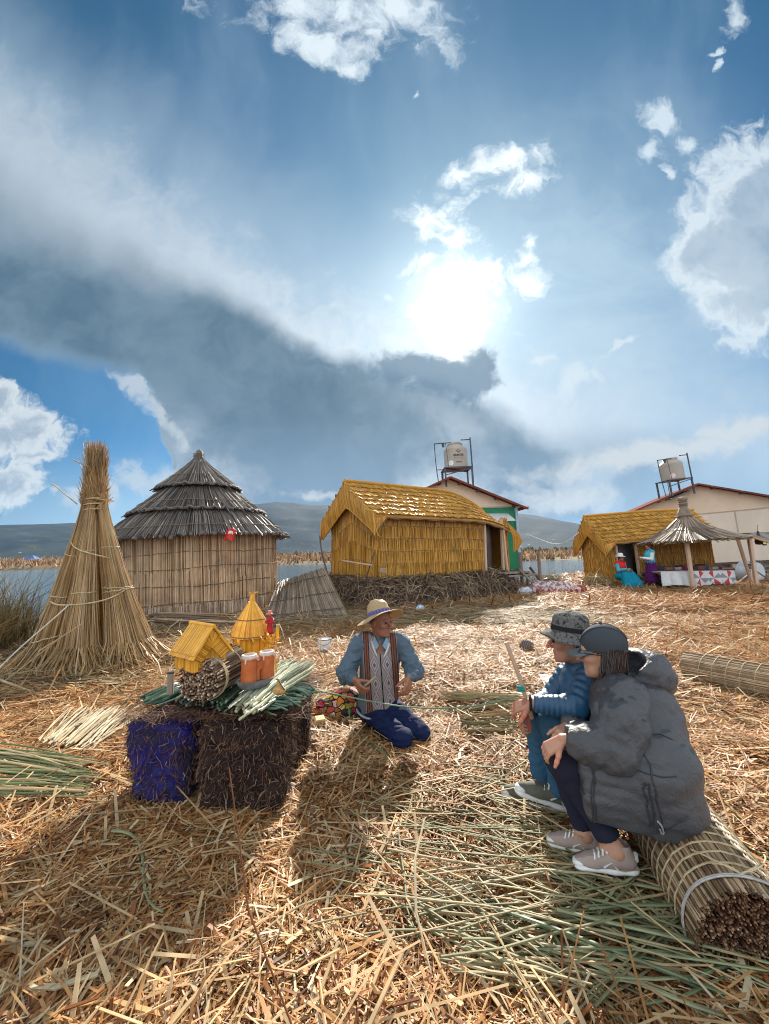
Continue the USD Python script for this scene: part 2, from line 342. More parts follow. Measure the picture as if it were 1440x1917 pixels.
CORD = plain('cord_look', (.5, .4, .24), (.36, .27, .15), 40, 0.7)
BINDING = plain('binding_look', (.2, .13, .07), (.13, .085, .05), 30, 0.75)
WOOD = plain('weathered_wood_look', (.26, .2, .15), (.15, .115, .085), 3, 0.7, bump=.4, bscale=25, stretch=(1, 1, .12))
PALEWOOD = plain('pale_wood_look', (.52, .36, .25), (.4, .26, .17), 3, 0.65, bump=.3, bscale=25, stretch=(1, 1, .12))
DARKWOOD = plain('dark_wood_look', (.10, .07, .055), (.06, .042, .035), 3, 0.7, bump=.3, bscale=25)

# ------------------------------------------------------------------ ground, lake, far bank, hills
from scipy.ndimage import gaussian_filter
SHORE = np.array([(-40, 2.2), (-9, 3.2), (-6.6, 5.2), (-7.6, 8), (-8.4, 13.5), (-5, 17.2), (2, 17.6), (6, 18.2), (9.0, 20.5), (12, 28), (30, 34), (60, 36), (60, -60), (-40, -60)])
import shapely
from shapely.geometry import Polygon, Point
ISLAND = Polygon(SHORE).buffer(-0.6).buffer(0.6)
def shore_distance(x, y):
    pts = shapely.points(np.stack([x, y], -1).reshape(-1, 2))
    d = shapely.distance(ISLAND.exterior, pts); inside = shapely.contains(ISLAND, pts)
    return np.where(inside, d, -d).reshape(np.shape(x))
def ground_z(x, y):
    x, y = np.asarray(x, float), np.asarray(y, float)
    z0 = np.zeros_like(x)
    p = np.stack([x, y, z0], -1)
    near = np.exp(-np.maximum(np.hypot(x, y) - 3, 0) / 6)
    lump = (meshkit.fbm(p * 0.9, 3, 3) - 0.5) * 0.16 + (meshkit.fbm(p * 3.1, 3, 9) - 0.5) * 0.11 * near
    sd = shore_distance(x, y) if np.size(x) < 400_000 else 1.0
    edge = np.clip(sd / 1.3, -1.5, 1)
    isl = np.where(edge > 0, -0.35 + (0.35 + lump) * np.sqrt(np.clip(edge, 0, 1)), -0.35 + edge * 0.8)
    far = np.clip((np.hypot(x * 0.35, y) - 71) / 4, 0, 1)
    wob = (meshkit.fbm(p * 0.02, 3, 5) - 0.5) * 0.6
    bank = -1.55 + 1.75 * far * far * (3 - 2 * far) + wob * far
    return np.where(sd > -2.5, np.maximum(isl, bank), np.maximum(bank, -1.55))
n = 300
u = np.linspace(-1, 1, n); w = np.sinh(u * 9.0) / math.sinh(9.0)
gx, gy = w * 4200, np.linspace(-0.42, 1, n); gy = np.sinh(gy * 9.2) / math.sinh(9.2) * 4200 + 2.5
XX, YY = np.meshgrid(gx, gy, indexing='ij')
P = np.stack([XX, YY, ground_z(XX, YY)], -1)
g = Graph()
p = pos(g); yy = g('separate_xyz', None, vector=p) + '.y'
c = g.ramp(g.noise(p, 14.0, 6.0, 0.7), [(0.3, (.045, .024, .012)), (.5, (.13, .07, .03)), (.7, (.27, .155, .07))])  # dark browns paint the shade in the gaps between straws
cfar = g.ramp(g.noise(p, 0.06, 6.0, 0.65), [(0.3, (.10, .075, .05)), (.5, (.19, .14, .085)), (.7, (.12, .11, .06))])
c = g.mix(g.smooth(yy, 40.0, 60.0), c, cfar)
bmp = g('bump', 'normal', height=g.noise(g('mapping', 'vector', vector=p, scale=(1, .35, 1)), 30.0, 5.0, 0.7), strength=0.8, distance=0.03)
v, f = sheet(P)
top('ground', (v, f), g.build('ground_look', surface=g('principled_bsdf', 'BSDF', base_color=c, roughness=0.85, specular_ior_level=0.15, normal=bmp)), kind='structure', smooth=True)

g = Graph()
p = pos(g)
h1 = g.noise(g('mapping', 'vector', vector=p, scale=(0.8, 2.2, 1), rotation=(0, 0, .2)), 1.6, 4.0, 0.6)
h2 = g.noise(g('mapping', 'vector', vector=p, scale=(0.5, 1.6, 1), rotation=(0, 0, -.3)), 6.0, 3.0, 0.6)
bmp = g('bump', 'normal', height=g.math('add', h1, g.math('multiply', h2, 0.35)), strength=0.22, distance=0.2)
WATER = g.build('water_look', surface=g('principled_bsdf', 'BSDF', base_color=(.03, .065, .085), roughness=0.12, ior=1.33, specular_ior_level=0.5, normal=bmp))
P = np.stack([*np.meshgrid(np.linspace(-420, 420, 13), np.linspace(-60, 100, 9), indexing='ij'), np.full((13, 9), -0.3)], -1)
top('lake_water', sheet(P), WATER, kind='structure')

def profile(px, pts):
    a, b = zip(*pts); return np.interp(px, a, b)
def hills(name, sil, r0, r1, seed, mat, amp=0.10, base=-2):
    """a range whose skyline follows sil: (photo column, photo row) pairs"""
    cols = np.linspace(-1500, 3300, 360); px = np.array([(c, profile(c, sil)) for c in cols])
    D = np.array([ray(a, b) for a, b in px]); az = np.arctan2(D[:, 0], D[:, 1]); el = D[:, 2] / np.hypot(D[:, 0], D[:, 1])
    H = el * r1 + EYE
    t = np.linspace(0, 1.6, 70); rr = r0 + (r1 - r0) * t
    A, T = np.meshgrid(az, t, indexing='ij'); RR = np.broadcast_to(rr, A.shape)
    shape = np.where(T < 1, np.sin(np.clip(T, 0, 1) * np.pi / 2) ** 1.35, 1 - (T - 1) ** 2 * 0.8)
    Q = np.stack([A * 9, T * 2.6, np.zeros_like(A)], -1)
    ridge = np.abs(meshkit.fbm(Q * 1.7, 5, seed) - 0.5) * 2
    wgt = np.clip(T * 3, 0, 1) * np.clip(1.12 - T, 0.0, 1)
    Z = base + (H[:, None] - base) * (shape - ridge * amp * 3.2 * wgt * 0.5)
    V = np.stack([np.sin(A) * RR, np.cos(A) * RR, Z], -1)
    top(name, sheet(V), mat, kind='structure', smooth=True)
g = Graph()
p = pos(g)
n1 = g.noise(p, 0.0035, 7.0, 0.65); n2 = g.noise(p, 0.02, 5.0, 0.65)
c = g.ramp(n1, [(.34, (.012, .024, .033)), (.5, (.026, .038, .045)), (.66, (.05, .058, .058))])  # blue of the hazy distance is painted into the hill colour
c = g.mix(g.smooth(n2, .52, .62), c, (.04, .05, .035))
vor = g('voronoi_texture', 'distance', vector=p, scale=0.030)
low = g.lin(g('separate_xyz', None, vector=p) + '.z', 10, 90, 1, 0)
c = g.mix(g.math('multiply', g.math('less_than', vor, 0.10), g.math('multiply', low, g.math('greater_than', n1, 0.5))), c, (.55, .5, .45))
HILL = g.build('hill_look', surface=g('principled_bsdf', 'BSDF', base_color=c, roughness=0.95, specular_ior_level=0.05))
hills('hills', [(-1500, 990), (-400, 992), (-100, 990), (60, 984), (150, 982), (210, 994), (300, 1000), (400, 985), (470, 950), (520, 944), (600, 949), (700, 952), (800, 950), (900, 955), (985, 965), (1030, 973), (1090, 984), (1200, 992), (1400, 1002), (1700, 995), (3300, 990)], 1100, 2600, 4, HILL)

g = Graph()
HAZE = g.build('haze_look', volume=g('principled_volume', 'volume', color=(.30, .58, 1.0), density=0.000045, anisotropy=0.2))
def haze():
    top('haze', box((0, 1200, 195), (12000, 9000, 400)), HAZE, label='pale blue air between the lake and the hills', cat='haze', kind='stuff')
# ------------------------------------------------------------------ loose straw over the island
def lay_straws(rng, x, y, L, W, m=3, h=0.05, pitch=0.16, bend=0.25, sides=3, flat=0.4, yaw=None, stand=0.0, z=None):
    N = len(x)
    a = rng.uniform(0, 2 * np.pi, N) if yaw is None else yaw
    p = rng.normal(0, pitch, N)
    up = rng.random(N) < stand
    p = np.where(up, rng.uniform(0.35, 1.1, N), p)
    d = np.stack([np.cos(a) * np.cos(p), np.sin(a) * np.cos(p), np.sin(p)], -1)
    sd = np.stack([-np.sin(a), np.cos(a), np.zeros(N)], -1)
    t = np.linspace(-1, 1, m)
    c = np.stack([x, y, (ground_z(x, y) if z is None else z) + rng.random(N) ** 1.5 * h + np.where(up, L * 0.3, 0) + 0.004], -1)
    b = rng.normal(0, bend, N) * L / 2; bz = rng.normal(0, bend * 0.35, N) * L / 2
    P = c[:, None] + d[:, None] * (t[None, :, None] * (L / 2)[:, None, None]) + sd[:, None] * (b[:, None] * t[None] ** 2)[..., None]
    P[..., 2] += bz[:, None] * (t[None] ** 2 - 0.4)
    R = np.repeat((W / 2)[:, None], m, 1)
    if m > 2: R[:, 0] *= rng.uniform(0.4, 1, N); R[:, -1] *= rng.uniform(0.4, 1, N)
    return stalks(P, R, sides, flat=flat, rng=rng, up=(0, 0, 1))
rng = np.random.default_rng(11)
def fan(n, y0, y1, power, margin=0.5):
    u = rng.random(n); y = (y0 ** (1 - power) + u * (y1 ** (1 - power) - y0 ** (1 - power))) ** (1 / (1 - power))
    x = rng.uniform(-1, 1, n) * (y * 1.02 + margin)
    ok = shore_distance(x, y) > 0.15
    return x[ok], y[ok]
# scattered as patches of a few hundred straws each, laid over one another at every angle
def straw_patch(rng, n, rad, L0, W0, m, h, stand=.05):
    rho, phi = np.sqrt(rng.random(n)) * rad, rng.uniform(0, 6.283, n); x, y = rho * np.cos(phi), rho * np.sin(phi)
    k = rng.random(n); fine = k < .62
    L = np.where(fine, rng.gamma(3, L0 * .33, n) + L0 * .3, rng.gamma(3, L0 * .42, n) + L0 * .5)
    W = np.where(fine, rng.gamma(4, W0 * .12, n) + W0 * .18, rng.gamma(4, W0 * .25, n) + W0 * .5)
    d = lay_straws(rng, x, y, L, W, m, h, .13, bend=.38, flat=.32, stand=stand, z=0.0)
    return d
def straw_field(name, label, protos, x, y, seed, scale=(.85, 1.2), kill=None):
    rg = np.random.default_rng(seed)
    pi = UsdGeom.PointInstancer.Define(stage, '/World/' + name); paths = []
    for k, m in enumerate(protos):
        paths.append(put('/World/' + name, 'patch', m, STRAW))
    pi.CreatePrototypesRel().SetTargets([Sdf.Path(p) for p in paths])
    if kill is not None:
        keep = np.array([not kill.contains(Point(a, b)) or rg.random() < .22 for a, b in zip(x, y)]); x, y = x[keep], y[keep]
    n = len(x); z = ground_z(x, y); e = .15
    gx_, gy_ = (ground_z(x + e, y) - ground_z(x - e, y)) / (2 * e), (ground_z(x, y + e) - ground_z(x, y - e)) / (2 * e)
    pi.CreatePositionsAttr(Vt.Vec3fArray.FromNumpy(np.stack([x, y, z], -1).astype(np.float32)))
    pi.CreateProtoIndicesAttr(Vt.IntArray.FromNumpy(rg.integers(0, len(protos), n).astype(np.int32)))
    q = []
    for i in range(n):
        r = Gf.Rotation(Gf.Vec3d(0, 0, 1), float(rg.uniform(0, 360))) * Gf.Rotation(Gf.Vec3d(0, 0, 1), Gf.Vec3d(float(-gx_[i]), float(-gy_[i]), 1.0))
        w = r.GetQuat(); im = w.GetImaginary(); q.append(Gf.Quath(float(w.GetReal()), float(im[0]), float(im[1]), float(im[2])))
    pi.CreateOrientationsAttr(Vt.QuathArray(q))
    pi.CreateScalesAttr(Vt.Vec3fArray.FromNumpy(np.repeat(rg.uniform(*scale, n)[:, None], 3, 1).astype(np.float32)))
    tag('/World/' + name, label, 'straw', None, 'stuff')
SWATH = Polygon([G(*q)[:2] for q in [(740, 1470), (1010, 1430), (1090, 1560), (1200, 1660), (1280, 1830), (1400, 1917), (900, 1890), (760, 1760), (660, 1600)]])
PR = [straw_patch(rng, 440, .26, .115, .0074, 3, .04, .0) for _ in range(5)]
x, y = fan(1250, 0.72, 5.0, 1.1)
straw_field('loose_straw', 'dry chopped reed straw strewn thickly over the near ground', PR, x, y, 1, kill=SWATH)
PR = [straw_patch(rng, 460, .55, .15, .0082, 3, .045, .004) for _ in range(4)]
x, y = fan(850, 4.4, 11.0, 1.3, 0.2)
straw_field('middle_straw', 'dry chopped reed straw strewn over the ground before the houses', PR, x, y, 2)
PR = [straw_patch(rng, 420, 1.3, .22, .014, 2, .05, .015) for _ in range(3)]
x, y = fan(620, 10, 25, 1.3, 0.2)
straw_field('far_straw', 'dry reed straw covering the ground round the far houses', PR, x, y, 3)
x, y = fan(7000, 0.75, 6.5, 1.2); n = len(x)
top('long_straw', lay_straws(rng, x, y, rng.gamma(3.5, 0.095, n) + 0.12, rng.gamma(4, 0.0012, n) + 0.002, 4, 0.06, 0.10, stand=0.004, sides=4), STRAW, kind='stuff', label='longer dry reed stems lying among the chopped straw', cat='straw')
COMB = reed_look('combed_straw_look', [(0, (.14, .09, .045)), (.4, (.28, .2, .105)), (.8, (.40, .3, .17)), (1, (.5, .4, .25))], .65, .2, trans=.1)  # grey of the house shadow is put into this straw colour
# straw lying in long combed swathes before the platform and the hut
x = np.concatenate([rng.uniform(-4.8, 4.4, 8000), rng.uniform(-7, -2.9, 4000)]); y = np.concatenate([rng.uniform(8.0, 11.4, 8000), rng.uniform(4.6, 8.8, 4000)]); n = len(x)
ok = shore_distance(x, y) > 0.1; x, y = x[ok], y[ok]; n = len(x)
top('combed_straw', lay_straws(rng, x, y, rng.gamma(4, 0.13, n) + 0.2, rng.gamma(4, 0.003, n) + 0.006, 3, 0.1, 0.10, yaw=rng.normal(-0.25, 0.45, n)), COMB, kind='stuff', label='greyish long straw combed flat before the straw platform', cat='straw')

# ------------------------------------------------------------------ far bank reeds and shore grass
def blades(rng, x, y, z, H, W, lean=0.25, m=3, yaw=None):
    n = len(x); a = rng.uniform(0, 2 * np.pi, n) if yaw is None else yaw; l = np.abs(rng.normal(0, lean, n))
    t = np.linspace(0, 1, m)
    P = np.stack([x[:, None] + np.cos(a)[:, None] * (l * H)[:, None] * t ** 2, y[:, None] + np.sin(a)[:, None] * (l * H)[:, None] * t ** 2, z[:, None] + H[:, None] * t * (1 - 0.25 * l[:, None] * t)], -1)
    R = (W / 2)[:, None] * (1 - 0.85 * t)[None]
    return stalks(P, R, 3, rng=rng)
BANKREED = reed_look('bank_reed_look', [(0, (.2, .12, .07)), (.4, (.42, .28, .17)), (.8, (.6, .45, .3)), (1, (.74, .62, .46))], 0.6, 0.3, scale=.3, trans=.5)
B = []
for d0, d1, n, h in ((70, 80, 7000, 1.2), (80, 105, 8000, 1.7), (105, 150, 5000, 2.3)):
    y = rng.uniform(d0, d1, n); x = rng.uniform(-1.15, 1.15, n) * y
    k = meshkit.fbm(np.stack([x * 0.07, y * 0.07, 0 * x], -1), 3, 8)
    ok = rng.random(n) < np.clip((k - 0.36) * 5, 0.1, 1); x, y, k = x[ok], y[ok], k[ok]
    B.append(blades(rng, x, y, np.full(len(x), -0.1), h * (0.5 + k) * rng.uniform(.5, 1.15, len(x)), rng.uniform(.2, .55, len(x)), 0.45))
top('far_reed_bed', join(*B), BANKREED, kind='stuff', label='tan reed beds along the far bank of the lake', cat='reeds')
SCRUB = reed_look('scrub_look', [(0, (.06, .055, .035)), (.6, (.10, .09, .055)), (1, (.17, .13, .08))], 0.8, 0.2, scale=.1)
n = 6000; y = rng.uniform(170, 260, n); x = rng.uniform(-1.2, 1.2, n) * y
k = meshkit.fbm(np.stack([x * 0.03, y * 0.03, 0 * x], -1), 3, 18); ok = k > 0.42; x, y, k = x[ok], y[ok], k[ok]
top('far_scrub', blades(rng, x, y, np.full(len(x), 0.0), 4.2 * k * rng.uniform(.6, 1.2, len(x)), rng.uniform(1.6, 4.0, len(x)), 0.3), SCRUB, kind='stuff', label='dark line of scrub at the foot of the hills', cat='scrub')
GRASS = reed_look('shore_grass_look', [(0, (.14, .11, .04)), (.35, (.30, .22, .08)), (.7, (.48, .33, .15)), (1, (.62, .48, .28))], 0.55, 0.35, trans=.45, scale=4)
n = 9500; x = rng.uniform(-9.2, -4.6, n); y = rng.uniform(5.0, 9.5, n)
k = meshkit.fbm(np.stack([x * 0.8, y * 0.8, 0 * x], -1), 3, 4); sd = shore_distance(x, y)
ok = (rng.random(n) < np.clip((k - .3) * 4, 0.15, 1)) & (sd < 0.95) & (sd > -0.7); x, y, k = x[ok], y[ok], k[ok]
top('shore_grass', blades(rng, x, y, ground_z(x, y) - .05, rng.gamma(8, .095, len(x)) * (.6 + .8 * k) + .15, rng.uniform(.012, .03, len(x)), .38, 5), GRASS, kind='stuff', label='tall brown and green grass at the water edge', cat='grass')
n = 2600; x = np.concatenate([rng.uniform(4.5, 12, n)]); y = 16.6 + (x - 4.5) * .32 + rng.normal(0, .8, n); sd = shore_distance(x, y); ok = (sd < .8) & (sd > -.7); x, y = x[ok], y[ok]
top('sparse_shore_grass', blades(rng, x, y, ground_z(x, y) - .05, rng.gamma(6, .07, len(x)) + .1, rng.uniform(.01, .03, len(x)), .4, 4), GRASS, kind='stuff', label='low tufts of grass at the water between the reed houses', cat='grass')
boat = at(62, 1032, 120)
t = thing('blue_tent', 'small blue peaked tent on the far bank at the left', 'tent', (boat[0], 120, 0.2))
BLUE = plain('blue_cloth_look', (.02, .13, .38), (.015, .09, .28), 8, .6)
a, b, c_, d_ = (-1.6, -1, 0), (1.6, -1, 0), (1.6, 1, 0), (-1.6, 1, 0)
put(t, 'canopy', move(trimesh.convex.convex_hull(np.array([(-2, -1.4, 1.2), (2, -1.4, 1.2), (2, 1.4, 1.2), (-2, 1.4, 1.2), (0, 0, 2.6)]))), BLUE)
for q in (a, b, c_, d_): put(t, 'pole', tube([q, (q[0], q[1], 1.25)], 0.05, 6), DARKWOOD)

# ------------------------------------------------------------------ the standing reed sheaf on the left
rng = np.random.default_rng(21)
SC = np.array([-4.20, 5.62, 0.0])
t_sheaf = thing('reed_sheaf', 'tall sheaf of three reed bundles tied at the neck, standing flared', 'sheaf', SC)
zs = np.array([0.0, 0.14, 0.36, 0.9, 1.5, 2.12, 2.55, 3.05])
spread = np.array([1.55, 1.0, 0.70, 0.47, 0.31, 0.15, 0.09, 0.055])
ctr = np.array([1.06, 0.92, 0.82, 0.62, 0.40, 0.20, 0.13, 0.075])
def sheaf_axis(foot, z, neck):
    k = np.interp(z, zs, ctr)
    return np.stack([neck[0] + (foot[0] - neck[0]) * k, neck[1] + (foot[1] - neck[1]) * k, z], -1)
NECK = np.array([0.02, 0.0])
FEET = [(-0.28, -0.24, 0.38, 520), (0.26, -0.44, 0.32, 400), (0.78, -0.04, 0.40, 540), (0.06, 0.38, 0.36, 240)]
SHEAF = reed_look('sheaf_reed_look', [(0, (.2, .10, .04)), (.3, (.42, .235, .085)), (.55, (.50, .32, .13)), (.8, (.52, .37, .19)), (1, (.6, .46, .3))], 0.42, 0.45, scale=2.2, vary=.3, trans=.06)
for fx, fy, r, N in FEET:
    N = int(N * 1.6)
    rho, phi = np.sqrt(rng.random(N)), rng.uniform(0, 2 * np.pi, N)
    rho = np.where(rng.random(N) < .6, 0.72 + .28 * rho, rho)
    P = np.zeros((N, len(zs), 3))
    for k, z in enumerate(zs):
        cx, cy, _ = sheaf_axis((fx, fy), z, NECK)
        j = rng.normal(0, 0.008 + 0.035 * (k < 2), (N, 2))
        P[:, k, 0] = cx + r * spread[k] * rho * np.cos(phi) + j[:, 0]; P[:, k, 1] = cy + r * spread[k] * rho * np.sin(phi) + j[:, 1]
        P[:, k, 2] = z
    P[:, 0, 2] = 0.01; P[:, 1, 2] += rng.normal(0, .02, N)
    end = 2.28 + .88 * rng.random(N) ** 2.0
    kk = (end - 2.12) / (3.05 - 2.12)
    P[:, 6] = P[:, 5] + (P[:, 6] - P[:, 5]) * np.clip(kk * 1.1, .2, 1)[:, None]; P[:, 7] = P[:, 5] + (P[:, 7] - P[:, 5]) * kk[:, None]
    P[:, 6, 2] = 2.12 + (end - 2.12) * .5; P[:, 7, 2] = end; P[:, 7, :2] += rng.normal(0, .04, (N, 2)) + np.array([(-.05, 0), (-.02, 0), (.03, 0), (.02, .05)][[q[0] for q in FEET].index(fx)]) * kk[:, None]
    R = np.repeat(rng.uniform(.0034, .0068, N)[:, None], len(zs), 1); R[:, -1] *= .4; R[:, 0] *= 1.2
    put(t_sheaf, 'reed_bundle', stalks(P, R, 3, rng=rng), SHEAF, kind='stuff')
def ring(foot, r, z, tilt=0.0, k=1.04, n=28, phase=0.0):
    a = np.linspace(0, 2 * np.pi, n) + phase
    c = sheaf_axis(foot, z, NECK); rr = r * np.interp(z, zs, spread) * k
    return np.stack([c[0] + rr * np.cos(a), c[1] + rr * np.sin(a), z + tilt * np.cos(a) * rr + rng.normal(0, .004, n)], -1)
for (fx, fy, r, N), levels in zip(FEET[:3], ((.42, .95, 1.5), (1.0, 1.55), (1.0, 1.05, 1.6))):
    for z in levels: put(t_sheaf, 'tie', tube(ring((fx, fy), r, z, rng.normal(0, .2)), .0075, 5), CORD)
put(t_sheaf, 'neck_tie', tube(np.concatenate([np.stack([0.07 + .13 * np.cos(a), -.02 + .125 * np.sin(a), 2.08 + .012 * a + 0 * a], -1) for a in [np.linspace(0, 6 * np.pi, 80)]]), .009, 5), CORD)
fr = lambda i, z, a, k=1.06: sheaf_axis(FEET[i][:2], z, NECK) + np.array([math.cos(a), math.sin(a), 0]) * FEET[i][2] * np.interp(z, zs, spread) * k
put(t_sheaf, 'cross_rope', tube(smooth_path([fr(0, .95, 3.6), fr(0, .88, 4.7, 1.1), fr(1, .86, 4.5, 1.12), fr(2, .93, 4.9, 1.1), fr(2, 1.03, 5.8, 1.1)], 40), .010, 6), CORD)
put(t_sheaf, 'cross_rope', tube(smooth_path([fr(0, 1.72, 3.8), fr(0, 1.65, 4.7, 1.1), fr(1, 1.56, 4.6, 1.15), fr(2, 1.45, 5.2, 1.12)], 30), .009, 6), CORD)
put(t_sheaf, 'loose_cord', tube(smooth_path([fr(1, .86, 4.4, 1.15), (0.02, -.7, .62), (-.22, -.86, .30), (-.38, -.93, .04)], 30), .009, 6), plain('pale_cord_look', (.55, .5, .42), (.42, .37, .3), 30, .7))
for a, b in (((-.05, -.2, 2.2), (-.42, -.2, 2.5)), ((.05, -.1, 2.3), (.42, -.15, 2.24)), ((.0, -.1, 2.02), (.3, -.2, 2.22)), ((.0, -.1, 2.75), (-.24, -.1, 2.86)), ((.3, -.8, .5), (-.15, -1.0, .06)), ((.5, -.7, .66), (.2, -.95, .4))): put(t_sheaf, 'loose_stalk', tube([a, b], .008, 5, rnd=.8), SHEAF)

# ------------------------------------------------------------------ the round hut
MAT0 = reed_look('pale_wall_foot_look', [(0, (.2, .13, .09)), (.5, (.42, .31, .22)), (1, (.56, .45, .35))], .55, .35, scale=3.0)
rng = np.random.default_rng(31)
HC = np.array([-5.08, 11.05, 0.0])
t_hut = thing('round_hut', 'round reed hut with a grey tiered thatch cone roof', 'hut', HC, tilt=rot_y(-0.045))
def wall_ring(R0, z0, z1, N, r, jit=.01, top_jit=.02):
    a = np.arange(N) / N * 2 * np.pi + rng.normal(0, .3 / N, N); rr = R0 + rng.normal(0, jit, N)
    P = np.zeros((N, 2, 3)); a1 = a + rng.normal(0, .006, N)
    P[:, 0] = np.stack([rr * np.cos(a), rr * np.sin(a), z0 + rng.normal(0, top_jit, N)], -1); P[:, 1] = np.stack([(rr + .012) * np.cos(a1), (rr + .012) * np.sin(a1), z1 + rng.normal(0, top_jit, N)], -1)
    return stalks(P, rng.uniform(.007, .014, N) * r, 4, rng=rng)
lv = [-.05, .34, .74, 1.14, 1.5, 2.02]
put(t_hut, 'wall_lining', lathe([(1.97, -.05), (1.97, 2.1)], 48, .1), WALLREED)
for k in range(3): put(t_hut, 'wall_reeds', wall_ring(2.0 + .004 * k, (-.05, -.05, .9)[k], (2.02, 1.1, 2.02)[k], (1250, 520, 520)[k], .8, .012), WALLREED, kind='stuff')
put(t_hut, 'wall_foot', wall_ring(2.02, -.06, .33, 620, 1.0, .012), MAT0, kind='stuff')
for k in range(5):
    if k: 
        a = np.linspace(0, 2 * np.pi, 140); w = lv[k] + .03 + .02 * np.sin(a * 5 + k * 2) + rng.normal(0, .006, 140)
        put(t_hut, 'wall_tie', tube(np.stack([2.03 * np.cos(a), 2.03 * np.sin(a), w], -1), .009, 5), BINDING)
TIER = [((.09, 4.26), (.38, 3.92), (1.09, 3.32)), ((.74, 3.48), (1.22, 3.04), (1.74, 2.60)), ((1.42, 2.76), (1.90, 2.36), (2.36, 1.92))]
for k, ((r0, z0), (rm, zm), (r1, z1)) in enumerate(TIER):
    N = (620, 950, 1300)[k]
    a = np.arange(N) / N * 2 * np.pi + rng.normal(0, .004, N); e = rng.normal(0, .045, N); a1 = a + rng.normal(0, .03, N)
    P = np.stack([np.stack([(r + (e * (i == 2))) * np.cos(a if i < 1 else a1), (r + e * (i == 2)) * np.sin(a if i < 1 else a1), z + rng.normal(0, .018, N) - e * .6 * (i == 2)], -1) for i, (r, z) in enumerate(((r0, z0), (rm, zm), (r1, z1)))], 1)
    R = np.outer(rng.uniform(.009, .017, N), [.6, 1, 1.1])
    put(t_hut, 'roof_lining', lathe([(r0, z0 - .03), (rm, zm - .04), (r1 - .06, z1 - .02)], 48, .1), GREYREED)
    put(t_hut, 'roof_tier', stalks(P, R * .72, 3, rng=rng), GREYREED, kind='stuff')
    if k < 2:
        M = (26, 40)[k]; a = np.linspace(0, 2 * np.pi, M * 8 + 1); sc = np.abs(np.sin(a * M / 2))
        put(t_hut, 'edge_roll', tube(np.stack([(r1 - .02 + .03 * sc) * np.cos(a), (r1 - .02 + .03 * sc) * np.sin(a), z1 + .045 - .05 * sc + rng.normal(0, .005, len(a))], -1), .034, 6), plain(f'edge_roll_look_{"ab"[k]}', (.15, .12, .1), (.08, .065, .055), 20, .7))
    a = np.linspace(0, 2 * np.pi, 120); rt = (rm + r1) / 2 + .02; zt = (zm + z1) / 2 + .03
    put(t_hut, 'roof_tie', tube(np.stack([rt * np.cos(a), rt * np.sin(a), zt + rng.normal(0, .006, 120)], -1), .009, 5), BINDING)
for k in range(74):
    a = k / 74 * 2 * np.pi + rng.normal(0, .012); d = np.array([math.cos(a), math.sin(a), -.42 + rng.normal(0, .08)]); b = np.array([2.22 * math.cos(a), 2.22 * math.sin(a), 1.965 + rng.normal(0, .015)])
    L = .17 + rng.normal(0, .035)
    put(t_hut, 'eave_bundle', tube([b, b + d * L * .6, b + d * L, b + d * (L + .012)], [.035, .05, .047, .02], 7), GREYREED, rnd=rng.uniform(.0, .35))
put(t_hut, 'roof_cap', tube([(0, 0, 4.1), (0, 0, 4.26), (.01, 0, 4.36), (.015, 0, 4.46), (.02, 0, 4.5)], [.2, .13, .10, .075, .03], 12), GREYREED, rnd=.45)
for z in (4.24, 4.3, 4.36): put(t_hut, 'cap_tie', tube([(.14 * math.cos(a), .14 * math.sin(a), z) for a in np.linspace(0, 6.4, 20)], .012, 5), BINDING)
for k in (-1, 1):
    x = 2.03 * math.cos(-1.15 if k > 0 else -2.6); 
b = at(430, 1001, 8.72)
t = thing('plastic_bag', 'red plastic wrapper with a white band caught on the hut eave', 'bag', b)
RED = plain('red_plastic_look', (.62, .03, .02), (.42, .02, .02), 15, .3); WHITE = plain('white_plastic_look', (.75, .74, .72), (.6, .6, .6), 15, .35)
W1 = np.stack(np.meshgrid(np.linspace(-.1, .1, 7), np.linspace(-.12, .12, 9), indexing='ij'), -1)
P = np.stack([W1[..., 0] * 1 + W1[..., 1] * .35, .03 * np.sin(W1[..., 0] * 40 + W1[..., 1] * 22), W1[..., 1] * 1 + .03 * np.cos(W1[..., 0] * 25)], -1)
put(t, 'wrapper', slab(P, np.array([0, .035, 0])), RED, smooth=40)
Q = P[2:6, 4:7] * [1, 1, 1] + np.array([0, -.004, 0]); put(t, 'label_patch', slab(Q, np.array([0, .003, 0])), WHITE)

# ------------------------------------------------------------------ reed mat leaning beside the hut
rng = np.random.default_rng(41)
t = thing('reed_mat', 'flat greyish reed mat panel leaning low beside the round hut', 'mat', G(600, 1156))
bl, br, tl, tr = G(488, 1172), G(652, 1156), at(520, 1092, 10.9), at(606, 1064, 10.7)
N = 330; k = np.linspace(0, 1, N) + rng.normal(0, .002, N)
A_ = bl + (br - bl) * k[:, None]; B_ = tl + (tr - tl) * k[:, None] + rng.normal(0, .02, (N, 3))
MAT = reed_look('grey_mat_look', [(0, (.12, .085, .06)), (.5, (.25, .18, .125)), (1, (.36, .28, .2))], .55, .35, scale=3)
put(t, 'mat_reeds', stalks(np.stack([A_, (A_ + B_) / 2 + [0, 0, -.03], B_], 1), rng.uniform(.007, .011, N), 4, rng=rng), MAT, world=True, kind='stuff')
for s in (.16, .5, .84): put(t, 'mat_tie', tube([(A_ * (1 - s) + B_ * s)[i] + np.array([0, -.02, .025 - .03 * (s == .5)]) + rng.normal(0, .006, 3) for i in range(0, N, 8)], .01, 5), DARKWOOD, world=True)
put(t, 'prop', tube([(tl + tr) / 2 + [.2, .1, 0], ((tl + tr) / 2)[:2].tolist() + [0]], .03, 6), WOOD, world=True)
put(t, 'mat_edge', tube([br + [.02, 0, 0], tr + [.02, 0, 0.02]], .018, 6), BINDING, world=True)

